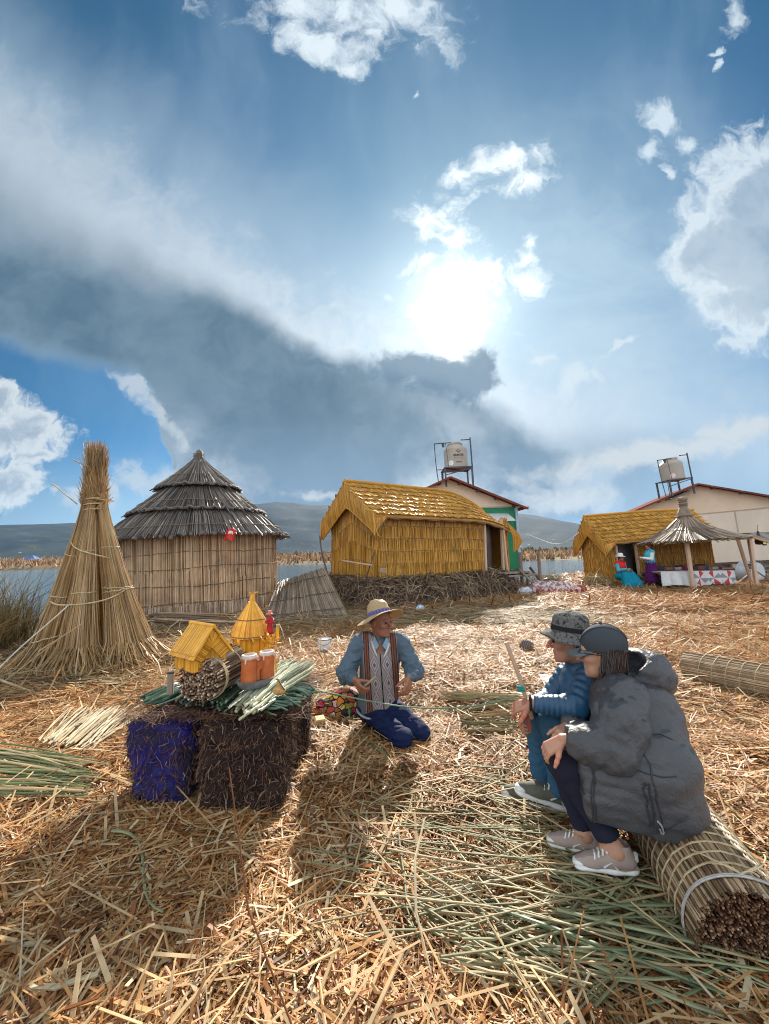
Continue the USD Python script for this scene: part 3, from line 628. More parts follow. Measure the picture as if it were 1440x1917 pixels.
# ------------------------------------------------------------------ yellow reed houses
def heap(name, label, hull, seed, N, mat, L=(.25, .6), W=.012, spread=.12):
    """a heap of straw: a dark core under loose stalks that lie on its skin"""
    rg = np.random.default_rng(seed)
    c = hull.centroid.copy(); c[2] = 0
    t = thing(name, label, 'straw heap', c)
    s = hull.copy(); s.vertices = c + (s.vertices - c) * .94
    put(t, 'core', s, DARKSTRAW, rnd=.05, world=True)
    p, fi = trimesh.sample.sample_surface(hull, N, seed=seed); nn = hull.face_normals[fi]
    ok = nn[:, 2] > -.3; p, nn = p[ok], nn[ok]; n = len(p)
    tan = np.cross(nn, [0, 0, 1.0]) + 1e-6; tan /= np.linalg.norm(tan, axis=1, keepdims=True); dn = np.cross(nn, tan)
    a = rg.normal(0, .75, n) + np.where(rg.random(n) < .35, np.pi / 2, 0)
    d = tan * np.cos(a)[:, None] + dn * np.sin(a)[:, None] + nn * rg.normal(.05, .2, n)[:, None]
    l = rg.uniform(*L, n)[:, None]; o = nn * rg.uniform(0, spread, n)[:, None]
    P = np.stack([p + o - d * l / 2, p + o + rg.normal(0, .02, (n, 3)), p + o + d * l / 2 + rg.normal(0, .04, (n, 3)) - [0, 0, .04]], 1)
    P[..., 2] = np.maximum(P[..., 2], .01)
    put(t, 'straw', stalks(P, rg.uniform(.5, 1.2, n) * W / 2 * 1.6, 3, flat=.5, rng=rg), mat, kind='stuff', world=True)
    return t

def reed_house(name, label, A, ang, L, W, z0, h, rise, seed, door, roof_drop=0.0, tilt=None):
    """local axes: x along the front wall, y back, z up; the near gable is at x = 0"""
    rg = np.random.default_rng(seed)
    t = thing(name, label, 'house', (A[0], A[1], z0), ang, tilt=tilt)
    def mat_wall(nm, p0, p1, ztop, rows, skip=None, out=(0, -1, 0)):
        p0, p1, out = (np.asarray(q, float) for q in (p0, p1, out)); d = p1 - p0; ln = np.linalg.norm(d)
        N = int(ln / .015)
        for k in range(rows):
            s = (np.arange(N) + .5) / N + rg.normal(0, .2 / N, N)
            if skip is not None: s = s[(s * ln < skip[0]) | (s * ln > skip[1])]
            n = len(s); zt = np.array([ztop(q) for q in s]); za, zb = zt * k / rows - .03, zt * (k + 1) / rows + .05
            base = p0 + d * s[:, None] + out * (.02 * (rows - k) / rows + rg.normal(0, .006, n))[:, None]
            P = np.stack([base + np.stack([0 * s, 0 * s, za + rg.normal(0, .02, n)], -1) + out * .012, base + np.stack([0 * s, 0 * s, zb + rg.normal(0, .015, n)], -1)], 1)
            P[:, 1, :2] += rg.normal(0, .01, (n, 2))
            put(t, nm, stalks(P, rg.uniform(.006, .012, n), 4, rng=rg), YELLOW, kind='stuff')
            if k and skip is None or k and nm == 'wall_course':
                for s0, s1 in (((0, 1),) if skip is None else ((0, skip[0] / ln), (skip[1] / ln, 1))):
                    s_ = np.linspace(s0, s1, max(3, int(24 * (s1 - s0)))); zt_ = np.array([ztop(q) for q in s_])
                    if (s1 - s0) * ln > .3: put(t, 'wall_tie', tube(p0 + d * s_[:, None] + out * .034 + np.stack([0 * s_, 0 * s_, zt_ * k / rows + .012 * np.sin(s_ * 19 + k)], -1), .007, 5), BINDING)
    xd0, xd1 = door
    mat_wall('wall_course', (0, 0, 0), (L, 0, 0), lambda s: h, 5, skip=(xd0, xd1))
    gz = lambda s: h + (rise - .1) * (1 - abs(2 * s - 1))
    mat_wall('gable_course', (0, W, 0), (0, 0, 0), gz, 5, out=(-1, 0, 0))
    # linings behind the mats
    for q, s in (((xd0 / 2, .03, h / 2), (xd0, .03, h)), (((xd1 + L) / 2, .03, h / 2), (L - xd1, .03, h)), ((L / 2, W, h / 2), (L, .05, h)), ((L, W / 2, h / 2), (.05, W, h)), ((.02, W / 2, h / 2), (.03, W, h))):
        if min(s) > .01: put(t, 'wall_lining', box(q, s), YELLOW, rnd=.15)
    put(t, 'gable_lining', (np.array([(.02, 0, h), (.02, W, h), (.02, W / 2, h + rise - .05), (.05, 0, h), (.05, W, h), (.05, W / 2, h + rise - .05)]), np.array([[0, 1, 2], [3, 5, 4]])), YELLOW, rnd=.15)
    put(t, 'floor', box((L / 2, W / 2, .01), (L, W, .06)), DARKWOOD)
    # door
    for x in (xd0, xd1): put(t, 'door_post', bar((x, -.04, -.05), (x + rg.normal(0, .02), -.04, h), .09, .09, .01), PALEWOOD)
    put(t, 'inner_door', box(((xd0 + xd1) / 2 + .1, .25, h / 2 - .05), (.7, .04, h * .92), rot_z(.5)), plain(f'door_look_{"abc"[seed % 3]}', (.10, .075, .065), (.07, .05, .045), 2, .7))
    # roof
    ox0, ox1, eo, ed = -.26, .35, .26, .14
    def roof_pt(x, s, side):
        """s: 0 ridge .. 1 eave; side -1 front, +1 back"""
        q = np.clip((x - (L - 2.0)) / (2.0 + ox1), 0, 1); drop = roof_drop * q * q
        y = W / 2 + side * (W / 2 + eo) * s * (1 - .12 * q * q); z = h + rise - (rise + ed) * s ** .92 - drop * (1 - .35 * s) + .06
        return np.stack([x + 0 * y, y, z], -1)
    for side in (-1, 1):
        X, Sx = np.meshgrid(np.linspace(ox0, L + ox1, 40), np.linspace(0, 1, 10), indexing='ij')
        put(t, 'roof_lining', slab(roof_pt(X, Sx, side), np.array([0, 0, -.06])), YELLOW, rnd=.2, smooth=30)
        C = 7
        for k in range(C):
            N = int((L + .7) / .019); x = np.linspace(ox0, L + ox1, N) + rg.normal(0, .008, N)
            sa, sb = k / C - .02, (k + 1.1) / C + rg.normal(0, .012, N)
            sk = rg.normal(0.06, .03, N)
            P = np.stack([roof_pt(x - sk, np.full(N, max(sa, 0)), side) + [0, 0, .012], roof_pt(x, (sa + sb) / 2, side) + np.stack([0 * x, 0 * x, .03 + rg.normal(0, .006, N)], -1), roof_pt(x + sk, sb, side) + np.stack([0 * x, 0 * x, .058 + rg.normal(0, .008, N)], -1)], 1)
            put(t, 'roof_course', stalks(P, rg.uniform(.007, .014, N), 4, rng=rg), YELLOW, kind='stuff')
    xr = np.linspace(ox0, L + ox1, 30)
    put(t, 'ridge_roll', tube(roof_pt(xr, 0 * xr, 1) + [0, 0, .05], .055, 7), YELLOW, rnd=.6)
    xe = np.linspace(.1, L - .2, 26)
    put(t, 'eave_roll', tube(roof_pt(xe, 0 * xe + 1, -1) + np.stack([0 * xe, .05 + 0 * xe, -.06 + .02 * np.sin(xe * 9)], -1), .045, 7), BINDING)
    # chevron of reeds that closes the roof end
    fx = ox0 - .01; tipz = h - .66
    for side in (-1, 1):
        y_t = W / 2 + side * (W / 2 + eo + .02); N = 190
        s = np.linspace(0, 1, N)
        outer = roof_pt(np.full(N, fx), s, side) if True else None
        extra = np.clip((s - .55) / .45, 0, 1) * .0
        outer = np.stack([np.full(N, fx), outer[:, 1], outer[:, 2] + .03], -1)
        inn_z = (h + rise - .72) + (tipz - (h + rise - .72)) * s ** 1.05
        inner = np.stack([np.full(N, fx + .10), W / 2 + side * (W / 2 + eo + .06) * s ** .95, inn_z + rg.normal(0, .006, N)], -1)
        P = np.stack([outer, (outer + inner) / 2 + [-.03, 0, 0], inner], 1)
        put(t, 'end_fascia', stalks(P, rg.uniform(.011, .017, N), 4, rng=rg), YELLOW, kind='stuff')
        put(t, 'fascia_edge', tube(inner[::10] + [-.03, 0, 0], .022, 6), YELLOW, rnd=.55)
        # the flap that hangs from the eave at this end
        N = 40; u = np.linspace(0, 1, N); xt = fx + u * .62
        a_ = roof_pt(xt, np.full(N, .97), side) + [0, 0, .03]; b_ = a_.copy(); b_[:, 2] = tipz + (h - .02 - tipz) * u ** .8; b_[:, 1] += side * .06 * (1 - u)
        P = np.stack([a_, (a_ + b_) / 2 + [0, side * .03, 0], b_ + rg.normal(0, .012, (N, 3))], 1)
        put(t, 'roof_flap', stalks(P, rg.uniform(.011, .017, N), 4, rng=rg), YELLOW, kind='stuff')
        put(t, 'flap_edge', tube(b_[::3], .022, 6), BINDING)
    return t
ANG1 = math.atan2(.566, .825)
t = reed_house('yellow_house', 'large golden reed house raised on a straw platform with open end door', (-0.22, 10.95), ANG1, 5.55, 2.75, .80, 1.78, 1.0, 51, (4.3, 5.2), roof_drop=.66)
# curled end of the roof beside the door
rg = np.random.default_rng(7); N = 60; u = np.linspace(0, 1, N)
P = np.stack([np.stack([5.35 + .4 * u, -.22 - .1 * u, 1.62 - .35 * u], -1), np.stack([5.5 + .42 * u, -.28 - .06 * u, 1.2 - .2 * u], -1), np.stack([5.62 + .2 * u, -.2 + 0 * u, .62 + .1 * u], -1)], 1)
put(t, 'end_curtain', stalks(P, .016, 4, rng=rg), YELLOW, kind='stuff')
put(t, 'door_post', bar((5.32, -.12, -.1), (5.2, -.1, 1.6), .07, .07, .01), PALEWOOD)
put(t, 'doorstep', box((5.2, -.35, -.07), (1.35, .6, .06), None, .01), WOOD)
put(t, 'doorstep', box((5.5, -.42, -.17), (1.6, .5, .07), None, .01), WOOD)
for x in (4.75, 5.9): put(t, 'step_post', bar((x, -.5, -.8), (x, -.5, -.1), .08), WOOD)
# straw platform
ax, pr = np.array([.825, .566, 0]), np.array([-.566, .825, 0]); A3 = np.array([-.22, 10.95, 0])
pts = [A3 + ax * x + pr * y + [0, 0, z] for x, y, z in ((-.35, -.28, .72), (5.0, -.28, .74), (5.3, 3.1, .74), (-.3, 3.2, .70), (-.75, -.9, 0), (5.25, -.75, 0), (5.5, 3.6, 0), (-.7, 3.6, 0), (-.65, -.7, .4), (5.2, -.6, .45))]
hull = trimesh.convex.convex_hull(np.array(pts)); hull = hull.subdivide().subdivide()
hull.vertices += (meshkit.fbm(hull.vertices * 2.2, 3, 2)[:, None] - .5) * .12
heap('straw_platform', 'dark brown heaped straw platform under the large golden house', hull, 52, 9000, DARKSTRAW, (.25, .65), .016, .1)
# second yellow house, on the right
B0 = at(1147, 1084, 15.6); B0[2] = .12
t = reed_house('yellow_house', 'smaller golden reed house on the right with seated woman in its doorway', (B0[0], B0[1]), -.05, 3.9, 2.3, .15, 1.66, .98, 53, (.28, 1.0), roof_drop=.1, tilt=rot_y(-.06))
put(t, 'lintel', bar((.1, -.14, 1.6), (4.0, -.14, 1.62), .08, .12), plain('lintel_look', (.38, .36, .08), (.3, .28, .06), 4, .6))
for k, (px, dx, w, hh, sd_) in enumerate(((1118, 0, .75, .42, 3), (1208, 0, .55, .38, 4))):
    c = at(px, 1084, 15.2); 
    pts = np.array([(c[0] + w * math.cos(a) * q, c[1] + .5 * math.sin(a) * q, hh * (1 - q * q)) for q in (.2, .6, 1.0) for a in np.linspace(0, 6, 9)])
    hull = trimesh.convex.convex_hull(pts).subdivide().subdivide()
    heap('straw_heap', ('brown straw heap at the left corner of the smaller golden house', 'brown straw heap between the seated and the standing woman')[k], hull, 60 + k, 900, DRY if k == 0 else DARKSTRAW, (.25, .6), .018, .1)

# ------------------------------------------------------------------ cream buildings with water tanks
CREAM = plain('cream_wall_look', (.68, .52, .38), (.62, .47, .345), 1.2, .8, .2, bump=.1, bscale=20)
CREAM2 = plain('stained_cream_look', (.68, .57, .47), (.58, .48, .39), .8, .8, .2, stretch=(1, 1, .25))
SEAM = plain('seam_look', (.42, .33, .26), (.36, .28, .22), 3, .8)
ROOFRED = plain('red_roof_look', (.20, .065, .045), (.13, .05, .042), 2.5, .95, .03)
GREENW = plain('green_wall_look', (.012, .20, .09), (.01, .16, .075), 1.5, .6)
STEEL = plain('dark_steel_look', (.07, .075, .08), (.05, .05, .055), 6, .45, .5, metal=.3)
PALEBLUE = plain('pale_blue_paint_look', (.36, .5, .55), (.3, .42, .47), 3, .6)
TANK = plain('tank_look', (.36, .31, .26), (.32, .28, .235), 2, .5, .4)
INK = plain('ink_look', (.05, .04, .04), (.05, .04, .04), 3, .6)
PINK = plain('sticker_look', (.72, .56, .52), (.66, .5, .47), 3, .5)
def gabled(name, label, apex, hw, D, z0, zw, rise, lean, seed, rot=0.0, roofmat=ROOFRED, over=.35, green=False):
    """cream building, gable end forward; local x across, y back"""
    t = thing(name, label, 'building', (apex[0], apex[1], z0), rot, tilt=rot_y(lean))
    H = zw - z0
    tri = np.array([(-hw, 0, H), (hw, 0, H), (0, 0, H + rise)]); tv = np.vstack([tri, tri + [0, .12, 0]])
    put(t, 'gable', trimesh.convex.convex_hull(tv), CREAM)
    edges = (-hw, -hw * .34, hw * .34, hw)
    for k in range(3):
        x0, x1 = edges[k], edges[k + 1]
        if green and k == 2: continue
        put(t, 'wall_panel', box(((x0 + x1) / 2, .06, H / 2 - .01), (x1 - x0 - .02, .12, H - .02)), CREAM2)
        if k: put(t, 'panel_seam', box((x0, -.004, H / 2), (.05, .02, H)), SEAM)
    put(t, 'eaves_seam', box((0, -.006, H), (2 * hw, .03, .05)), SEAM)
    for x in (-hw + .06, hw - .06): put(t, 'side_wall', box((x, D / 2, H / 2), (.12, D - .26, H)), CREAM2)
    put(t, 'back_wall', box((0, D, H / 2), (2 * hw, .12, H)), CREAM2)
    put(t, 'base_beam', box((0, .1, -.06), (2 * hw + .1, .3, .1)), DARKWOOD)
    sl = math.atan2(rise, hw); ln = math.hypot(rise, hw) + over * 1.3
    for s in (-1, 1):
        n = 46; u = np.linspace(0, ln, n); vv = np.linspace(-.35, D + .3, 60)
        U, V = np.meshgrid(u, vv, indexing='ij')
        P = np.stack([s * U * math.cos(sl), V, H + rise + .07 - U * math.sin(sl) + .018 * np.sin(V * 2 * np.pi / .3)], -1)
        put(t, 'roof_sheet', slab(P, np.array([0, 0, -.03])), roofmat, smooth=30)
        for k in range(4):
            q = (k + .55) / 4 * (ln - .2); put(t, 'purlin', box((s * q * math.cos(sl), .02, H + rise - .03 - q * math.sin(sl)), (.1, .62, .10), rot_y(s * sl), .01), DARKWOOD if k % 2 else ROOFRED)
        put(t, 'barge_board', box((s * ln / 2 * math.cos(sl), -.37, H + rise + .03 - ln / 2 * math.sin(sl)), (ln, .03, .09), rot_y(s * sl)), ROOFRED)
    return t
def tank_and_stand(n, base, lean, label_t, label_s, lettering, scale=1.0):
    t = thing('tank_stand', label_s, 'stand', base, tilt=rot_y(lean))
    w, d, hh = .62 * scale, .5 * scale, .42 * scale
    for x in (-w, w):
        for y in (-d, d): put(t, 'leg', bar((x, y, -.45), (x, y, hh), .07 * scale), STEEL)
    put(t, 'deck', box((0, 0, hh + .02), (2 * w + .1, 2 * d + .1, .05)), STEEL)
    put(t, 'brace', bar((-w, -d, hh - .02), (w, d, hh - .02), .05), STEEL); put(t, 'brace', bar((-w, -d, .1), (w, -d, hh - .04), .04), STEEL)
    top_z = hh + 1.3 * scale
    put(t, 'mast', tube([(w + .02, -d, -.3), (w + .02, -d, top_z + .10)], .035 * scale, 7), STEEL)
    put(t, 'pipe', tube([(w, -d, top_z), (.2, -d, top_z)], .025, 6), STEEL)
    x0 = -w - .42 * scale
    put(t, 'pipe', tube(smooth_path([(x0 + .12, -d, -.6), (x0 + .03, -d, .3), (x0, -d, 1.0), (x0, -d, top_z - .12)], 16), .022, 6), STEEL)
    put(t, 'pipe', tube([(x0 - .02, -d, top_z - .12), (-.25 * scale, -d, top_z - .1)], .022, 6), STEEL)
    put(t, 'valve', lathe([(.0, 0), (.05, 0), (.07, .16), (.0, .16)], 10), STEEL)
    p = stage.GetPrimAtPath(t + '/valve'); UsdGeom.Xformable(p).AddTranslateOp().Set((x0 + .4, -d, top_z - .3))
    put(t, 'pipe', tube([(x0, -d, .36), (-w, -d, .36)], .02, 6), STEEL); put(t, 'pipe', tube([(-w - .12, -d, -.4), (-w - .1, -d, .36)], .018, 6), STEEL)
    put(t, 'pipe', tube([(-w + .18, -d, hh), (-w + .1, -d, top_z - .1)], .014, 6), STEEL)
    R = rot_y(lean); tb = np.asarray(base) + R @ np.array([0, 0, hh + .045])
    t = thing('water_tank', label_t, 'water tank', tb, tilt=R)
    k = scale; r = .55 * k
    put(t, 'body', lathe([(0, 0), (r * .97, 0), (r, .03), (r, .3 * k), (r * .985, .315 * k), (r, .33 * k), (r, .86 * k), (r * .99, .9 * k), (r * .93, .96 * k), (r * .66, 1.10 * k), (r * .62, 1.13 * k)], 40), TANK, smooth=30)
    put(t, 'lid', lathe([(r * .62, 1.13 * k), (r * .66, 1.135 * k), (r * .66, 1.2 * k), (r * .6, 1.235 * k), (0, 1.25 * k)], 32), TANK, smooth=30)
    def wrap(m, x, z):
        v, f, _ = meshkit.arrays(m); a = (v[:, 0] + x) / r; rr = r + .004 + v[:, 2]
        return np.stack([rr * np.sin(a), -rr * np.cos(a), v[:, 1] + z], -1), f
    if lettering:
        m = meshkit.text_mesh('eternit', .12 * k, .004, True); wd = m.bounds[1][0]; m = m.subdivide(); put(t, 'lettering', wrap(m, -wd / 2 + .04, .5 * k), INK)
        m = meshkit.text_mesh('800 Lts.', .05 * k, .004, True); wd = m.bounds[1][0]; put(t, 'lettering', wrap(m, -wd / 2 + .06, .2 * k), INK)
        for q, s in (((-.05, 0), 1), ((.05, 0), -1)):
            m = trimesh.creation.box([.15, .035, .004]); m.apply_transform(trimesh.transformations.rotation_matrix(-s * .75, [0, 0, 1])); put(t, 'emblem', wrap(m, .04 + q[0], .72 * k), INK)
        m = trimesh.creation.box([.05, .05, .004]); m.apply_transform(trimesh.transformations.rotation_matrix(.78, [0, 0, 1])); put(t, 'emblem', wrap(m, .03, .80 * k), INK)
        m = trimesh.creation.box([.44, .008, .004]).subdivide().subdivide(); put(t, 'emblem', wrap(m, .04, .43 * k), INK)
    m = trimesh.creation.cylinder(.13 * k, .004, sections=28); put(t, 'sticker', wrap(m.subdivide(), -.34 * k, .20 * k), PINK if not lettering else WHITE)
Y1 = 18.0
ap = at(843, 897, Y1)
t = gabled('tank_building', 'cream gabled building with green lower wall behind the large golden house', ap, 3.15, 6.0, .55, 3.45, ap[2] - 3.45, -.02, 1, rot=.10, green=True)
H = 3.45 - .55
put(t, 'wall_panel', box((2.1, .06, H / 2), (2.08, .12, H - .02)), GREENW, label='green painted wall panel')
put(t, 'corner_trim', box((3.13, .02, H / 2), (.12, .2, H)), PALEBLUE)
fr = thing('awning_window', 'white framed window shutter propped open on the green wall', 'window', ap * [1, 1, 0] + rot_z(.10) @ np.array([1.95, -.35, 0]) + [0, 0, .55 + H - .45], .10)
m4 = rot_x(.45)
put(fr, 'frame', box((0, 0, 0), (1.5, .9, .05), m4, .01), WHITE); put(fr, 'pane', box((0, -.02, -.035), (1.25, .66, .03), m4), DARKWOOD)
put(fr, 'stay', bar((-.6, .3, .05), (-.6, -.3, -.3), .03), STEEL)
for k, (y, zc, s, m) in enumerate(((1.1, 2.0, (.06, 1.0, .62), DARKWOOD), (1.1, 1.35, (.05, 1.05, .7), plain('pale_green_look', (.28, .45, .34), (.24, .38, .3), 3, .6)), (2.8, 1.7, (.06, 1.1, .9), DARKWOOD))):
    put(t, 'side_window' if k != 1 else 'side_panel', box((3.15, y, zc), s, None, .01), m)
put(t, 'side_mat', box((3.17, 1.4, .45), (.05, 2.4, .95)), YELLOW, rnd=.4)
put(t, 'soffit', box((3.4, 2.6, H - .02), (.66, 5.6, .04)), CREAM)
tank_and_stand(1, at(856, 896, Y1 + .5) * [1, 1, 0] + [0, 0, at(856, 895, Y1 + .5)[2] - .02], -.035, 'beige round water tank with dark lettering on the left roof', 'dark steel stand with bent pipes on the left roof', True)
Y2 = 21.5
ap2 = at(1312, 908, Y2)
t = gabled('tank_building', 'wide cream gabled building with purlin ends behind the market shelter', ap2, 4.4, 7.0, .62, 3.3, ap2[2] - 3.3, -.065, 2, rot=-.38, over=.45)
for k in range(9): put(t, 'floor_joist', box((-3.6 + k * .92, -.02, -.2), (.16, .5, .16)), PALEWOOD)
put(t, 'lower_beam', box((0, .0, -.42), (8.6, .2, .1)), DARKWOOD); put(t, 'skirt', box((0, .3, -.35), (8.4, .06, .6)), CREAM2)
put(t, 'downpipe', tube([(4.42, -.05, 2.6), (4.44, -.05, 0)], .03, 6), STEEL)
tank_and_stand(2, at(1264, 912, Y2 + .3) * [1, 1, 0] + [0, 0, at(1264, 914, Y2 + .3)[2]], -.10, 'plain beige water tank on the right hand roof', 'dark steel stand with bent pipes on the right hand roof', False, 1.0)
put('/World/tank_stand_001', 'base_plate', box((-.1, -.2, -.42), (1.2, .5, .06), rot_y(-.3)), STEEL)

# ------------------------------------------------------------------ thatched market shelter, table and goods
rng = np.random.default_rng(71)
BROWNTHATCH = reed_look('brown_thatch_look', [(0, (.075, .052, .038)), (.4, (.18, .125, .088)), (.75, (.29, .21, .15)), (1, (.42, .33, .26))], .55, .4, scale=3.0)
MC = at(1285, 1098, 15.0); MC[2] = 0
t = thing('thatched_shelter', 'open market shelter with a broad reed thatch cap on four posts', 'shelter', MC, tilt=rot_y(-.05))
for x, y in ((-.62, -1.15), (1.72, -1.0), (-.9, 1.2), (1.3, 1.25)): put(t, 'post', bar((x, y, 0), (x + .02, y * .98, 1.78), .11, .11, .012), PALEWOOD)
N = 560; a = np.arange(N) / N * 2 * np.pi + rng.normal(0, .006, N); e = rng.normal(0, .06, N)
prof = [(.14, 2.78), (.27, 2.55), (.66, 2.2), (1.18, 1.95), (1.74, 1.74)]
cx = .33
P = np.stack([np.stack([cx + (r + e * (i == 4)) * np.cos(a + rng.normal(0, .01)), (r + e * (i == 4)) * np.sin(a), z + rng.normal(0, .012, N) - e * .3 * (i == 4)], -1) for i, (r, z) in enumerate(prof)], 1)
put(t, 'thatch', stalks(P, np.outer(rng.uniform(.010, .020, N), [.5, .6, .9, 1.1, 1.1]), 4, rng=rng), BROWNTHATCH, kind='stuff')
put(t, 'thatch_lining', move(lathe([(r * .97, z - .035) for r, z in prof], 36, .4), None, (cx, 0, 0)), BROWNTHATCH)
a = np.arange(300) / 300 * 2 * np.pi
P = np.stack([np.stack([cx + r * np.cos(a), r * np.sin(a), z + rng.normal(0, .02, 300)], -1) for r, z in ((1.62, 1.76), (1.77, 1.67))], 1)
put(t, 'fringe', stalks(P, .012, 4, rng=rng), DRY, kind='stuff')
put(t, 'top_knot', move(lathe([(0.0, 2.6), (.26, 2.62), (.22, 2.8), (.14, 2.98), (.12, 3.06), (.16, 3.12), (.13, 3.2), (.17, 3.3), (.16, 3.36), (.02, 3.4)], 20), None, (cx, 0, 0)), BROWNTHATCH, rnd=.7)
for z, r in ((2.66, .275), (3.06, .14), (3.2, .15)): put(t, 'knot_tie', tube([(cx + r * math.cos(q), r * math.sin(q), z) for q in np.linspace(0, 6.4, 24)], .014, 5), BINDING)
q = np.linspace(0, 6.29, 60); put(t, 'thatch_tie', tube(np.stack([cx + .88 * np.cos(q), .88 * np.sin(q), 2.12 + 0 * q], -1), .014, 5), BINDING)
put(t, 'ring_beam', tube(np.stack([cx + 1.4 * np.cos(q), 1.4 * np.sin(q), 1.78 + 0 * q], -1), .04, 6), WOOD)

TC = at(1300, 1098, 14.2); TC[2] = 0
t = thing('market_table', 'low market table under the thatched shelter', 'table', TC, .02)
put(t, 'table_top', box((0, .3, .60), (2.55, 1.0, .05)), WOOD)
for x in (-1.15, .1, 1.15):
    for y in (-.1, .7): put(t, 'leg', bar((x, y, 0), (x, y, .58), .07), WOOD)
def cloth(x0, x1, drop, seed, seg=30):
    s = np.linspace(x0, x1, seg); d = np.concatenate([np.linspace(0, .55, 5), .55 + np.linspace(.06, drop, 9)])
    X, Dd = np.meshgrid(s, d, indexing='ij')
    over = np.clip(Dd - .55, 0, None); fold = np.sin(X * 17 + seed) * .035 + np.sin(X * 31 + seed * 2) * .015
    return np.stack([X, .35 - np.minimum(Dd, .55) - over * .12 - fold * over / max(drop, .1) * 1.2, .645 - over * (1 + .08 * np.sin(X * 3 + seed))], -1)
CW = plain('grey_white_cloth_look', (.55, .54, .53), (.47, .46, .46), 5, .85, .1)
k = thing('table_cloth', 'plain pale grey cloth hanging over the left half of the market table', 'cloth', TC, .02)
put(k, 'cloth', slab(cloth(-1.3, -.25, .50, 1.0), np.array([0, .006, -.006])), CW, smooth=40)
g = Graph(); p = g('attribute', 'vector', attribute='lp')
sx = g('separate_xyz', None, vector=p); ux, uz = sx + '.x', sx + '.z'
fx_ = g.math('subtract', g.math('pingpong', g.math('multiply', g.math('add', ux, .20), 1.0), .5), .25); fz_ = g.math('subtract', uz, .4)
ang = g.math('divide', g.math('arctan2', fz_, fx_), math.pi / 4)
cell = g.math('floored_modulo', g.math('floor', ang), 4.0)
far_ = g.math('greater_than', g.math('add', g.math('absolute', fx_), g.math('absolute', fz_)), .33)
c = g.mix(g.math('compare', cell, 1.0, .1), (.60, .58, .56), (.48, .06, .07)); c = g.mix(g.math('compare', cell, 3.0, .1), c, (.26, .25, .27)); c = g.mix(far_, c, (.58, .56, .55))
QUILT = g.build('patchwork_look', surface=g('principled_bsdf', 'BSDF', base_color=c, roughness=.9, specular_ior_level=.1))
k = thing('patchwork_cloth', 'red, grey and white patchwork cloth over the right half of the market table', 'cloth', TC, .02)
put(k, 'cloth', slab(cloth(-.24, 1.32, .47, 2.2, 44), np.array([0, .006, -.006])), QUILT, smooth=40, lp=True)
cols = [(.28, .05, .04), (.05, .05, .07), (.22, .09, .07), (.09, .07, .12), (.35, .3, .27), (.12, .03, .05)]
LK = [plain(f'textile_look_{"abcdef"[i]}', c, tuple(q * .6 for q in c), 22, .9, .1) for i, c in enumerate(cols)]
words = ['dark red', 'black', 'rust brown', 'dark violet', 'pale grey', 'wine red']
where = ['far left', 'left of the middle', 'middle', 'right of the middle', 'far right']
for i in range(12):
    x = -1.12 + i * .205; m = LK[i % 6]; s = (.26, .36, .09 + .10 * rng.random())
    top('folded_textile', box(TC + [x, .38 + rng.normal(0, .06), .67 + s[2] / 2], s, rot_z(rng.normal(0, .3)), .02), m, f'{words[i % 6]} folded textile on the market table, number {i + 1} from its left end' if False else f'{words[i % 6]} folded textile {("in the left half" if i < 6 else "in the right half")} of the market table', 'textile', 'folded textiles on the market table')

# the stall cut by the right edge
S0 = at(1408, 1082, 15.2); S0[2] = 0
t = thing('market_stall', 'market stall with a slanting post and reed awning at the right edge', 'stall', S0)
put(t, 'post', tube([(0, 0, 0), (-.33, .1, 1.95)], .06, 8), PALEWOOD); put(t, 'post', tube([(1.7, .2, 0), (1.5, .2, 1.9)], .06, 8), PALEWOOD)
put(t, 'prop', tube([(.6, -.3, .05), (-.1, 0, .75)], .03, 6), WOOD); put(t, 'rail', bar((-.5, 0, 1.95), (2.2, 0, 1.98), .07), DARKWOOD)
P = np.stack(np.meshgrid(np.linspace(-.35, 2.3, 20), np.linspace(0, 1, 6), indexing='ij'), -1)
P = np.stack([P[..., 0] + .1, -1.0 * P[..., 1], 1.99 - .34 * P[..., 1] + .03 * np.sin(P[..., 0] * 5)], -1)
put(t, 'awning', slab(P, np.array([0, 0, -.03])), GREYREED, rnd=.6)
put(t, 'awning_edge', tube(P[:, 5] - [0, 0, .02], .03, 6), YELLOW, rnd=.5)
put(t, 'awning_edge', tube(P[0], .03, 6), YELLOW, rnd=.5)
b = at(1420, 1005, 14.9)
t = thing('hanging_sack', 'dark cloth sack hanging under the stall awning', 'sack', b + [0, 0, -.25])
put(t, 'body', lathe([(0, -.05), (.1, -.03), (.13, .06), (.11, .2), (.05, .34), (.03, .46), (.0, .48)], 14), plain('dark_sack_look', (.05, .03, .035), (.03, .02, .025), 10, .9), smooth=True)
put(t, 'loop', tube([(0, 0, .45), (.02, 0, .7)], .01, 5), BINDING)
put(t, 'strap', tube(smooth_path([(.1, 0, .0), (.18, -.02, -.06), (.26, 0, -.03)], 8), .025, 6), DARKWOOD)
c = at(1404, 1067, 17.5); c[2] = .36
t = thing('drum', 'white round drum with a dark notched rim lying beside the stall', 'drum', c)
RX = rot_x(math.pi / 2)
put(t, 'shell', move(lathe([(0, -.3), (.44, -.3), (.47, -.26), (.47, .26), (.44, .3), (0, .3)], 32), rot_z(.25) @ RX), plain('white_drum_look', (.55, .58, .6), (.48, .5, .53), 4, .6), smooth=40)
put(t, 'rim', move(join(*[move(box((.47 * math.cos(a), .47 * math.sin(a), .26), (.06, .09, .12)), None) for a in np.linspace(0, 2 * np.pi, 22)]), rot_z(.25) @ RX), STEEL)

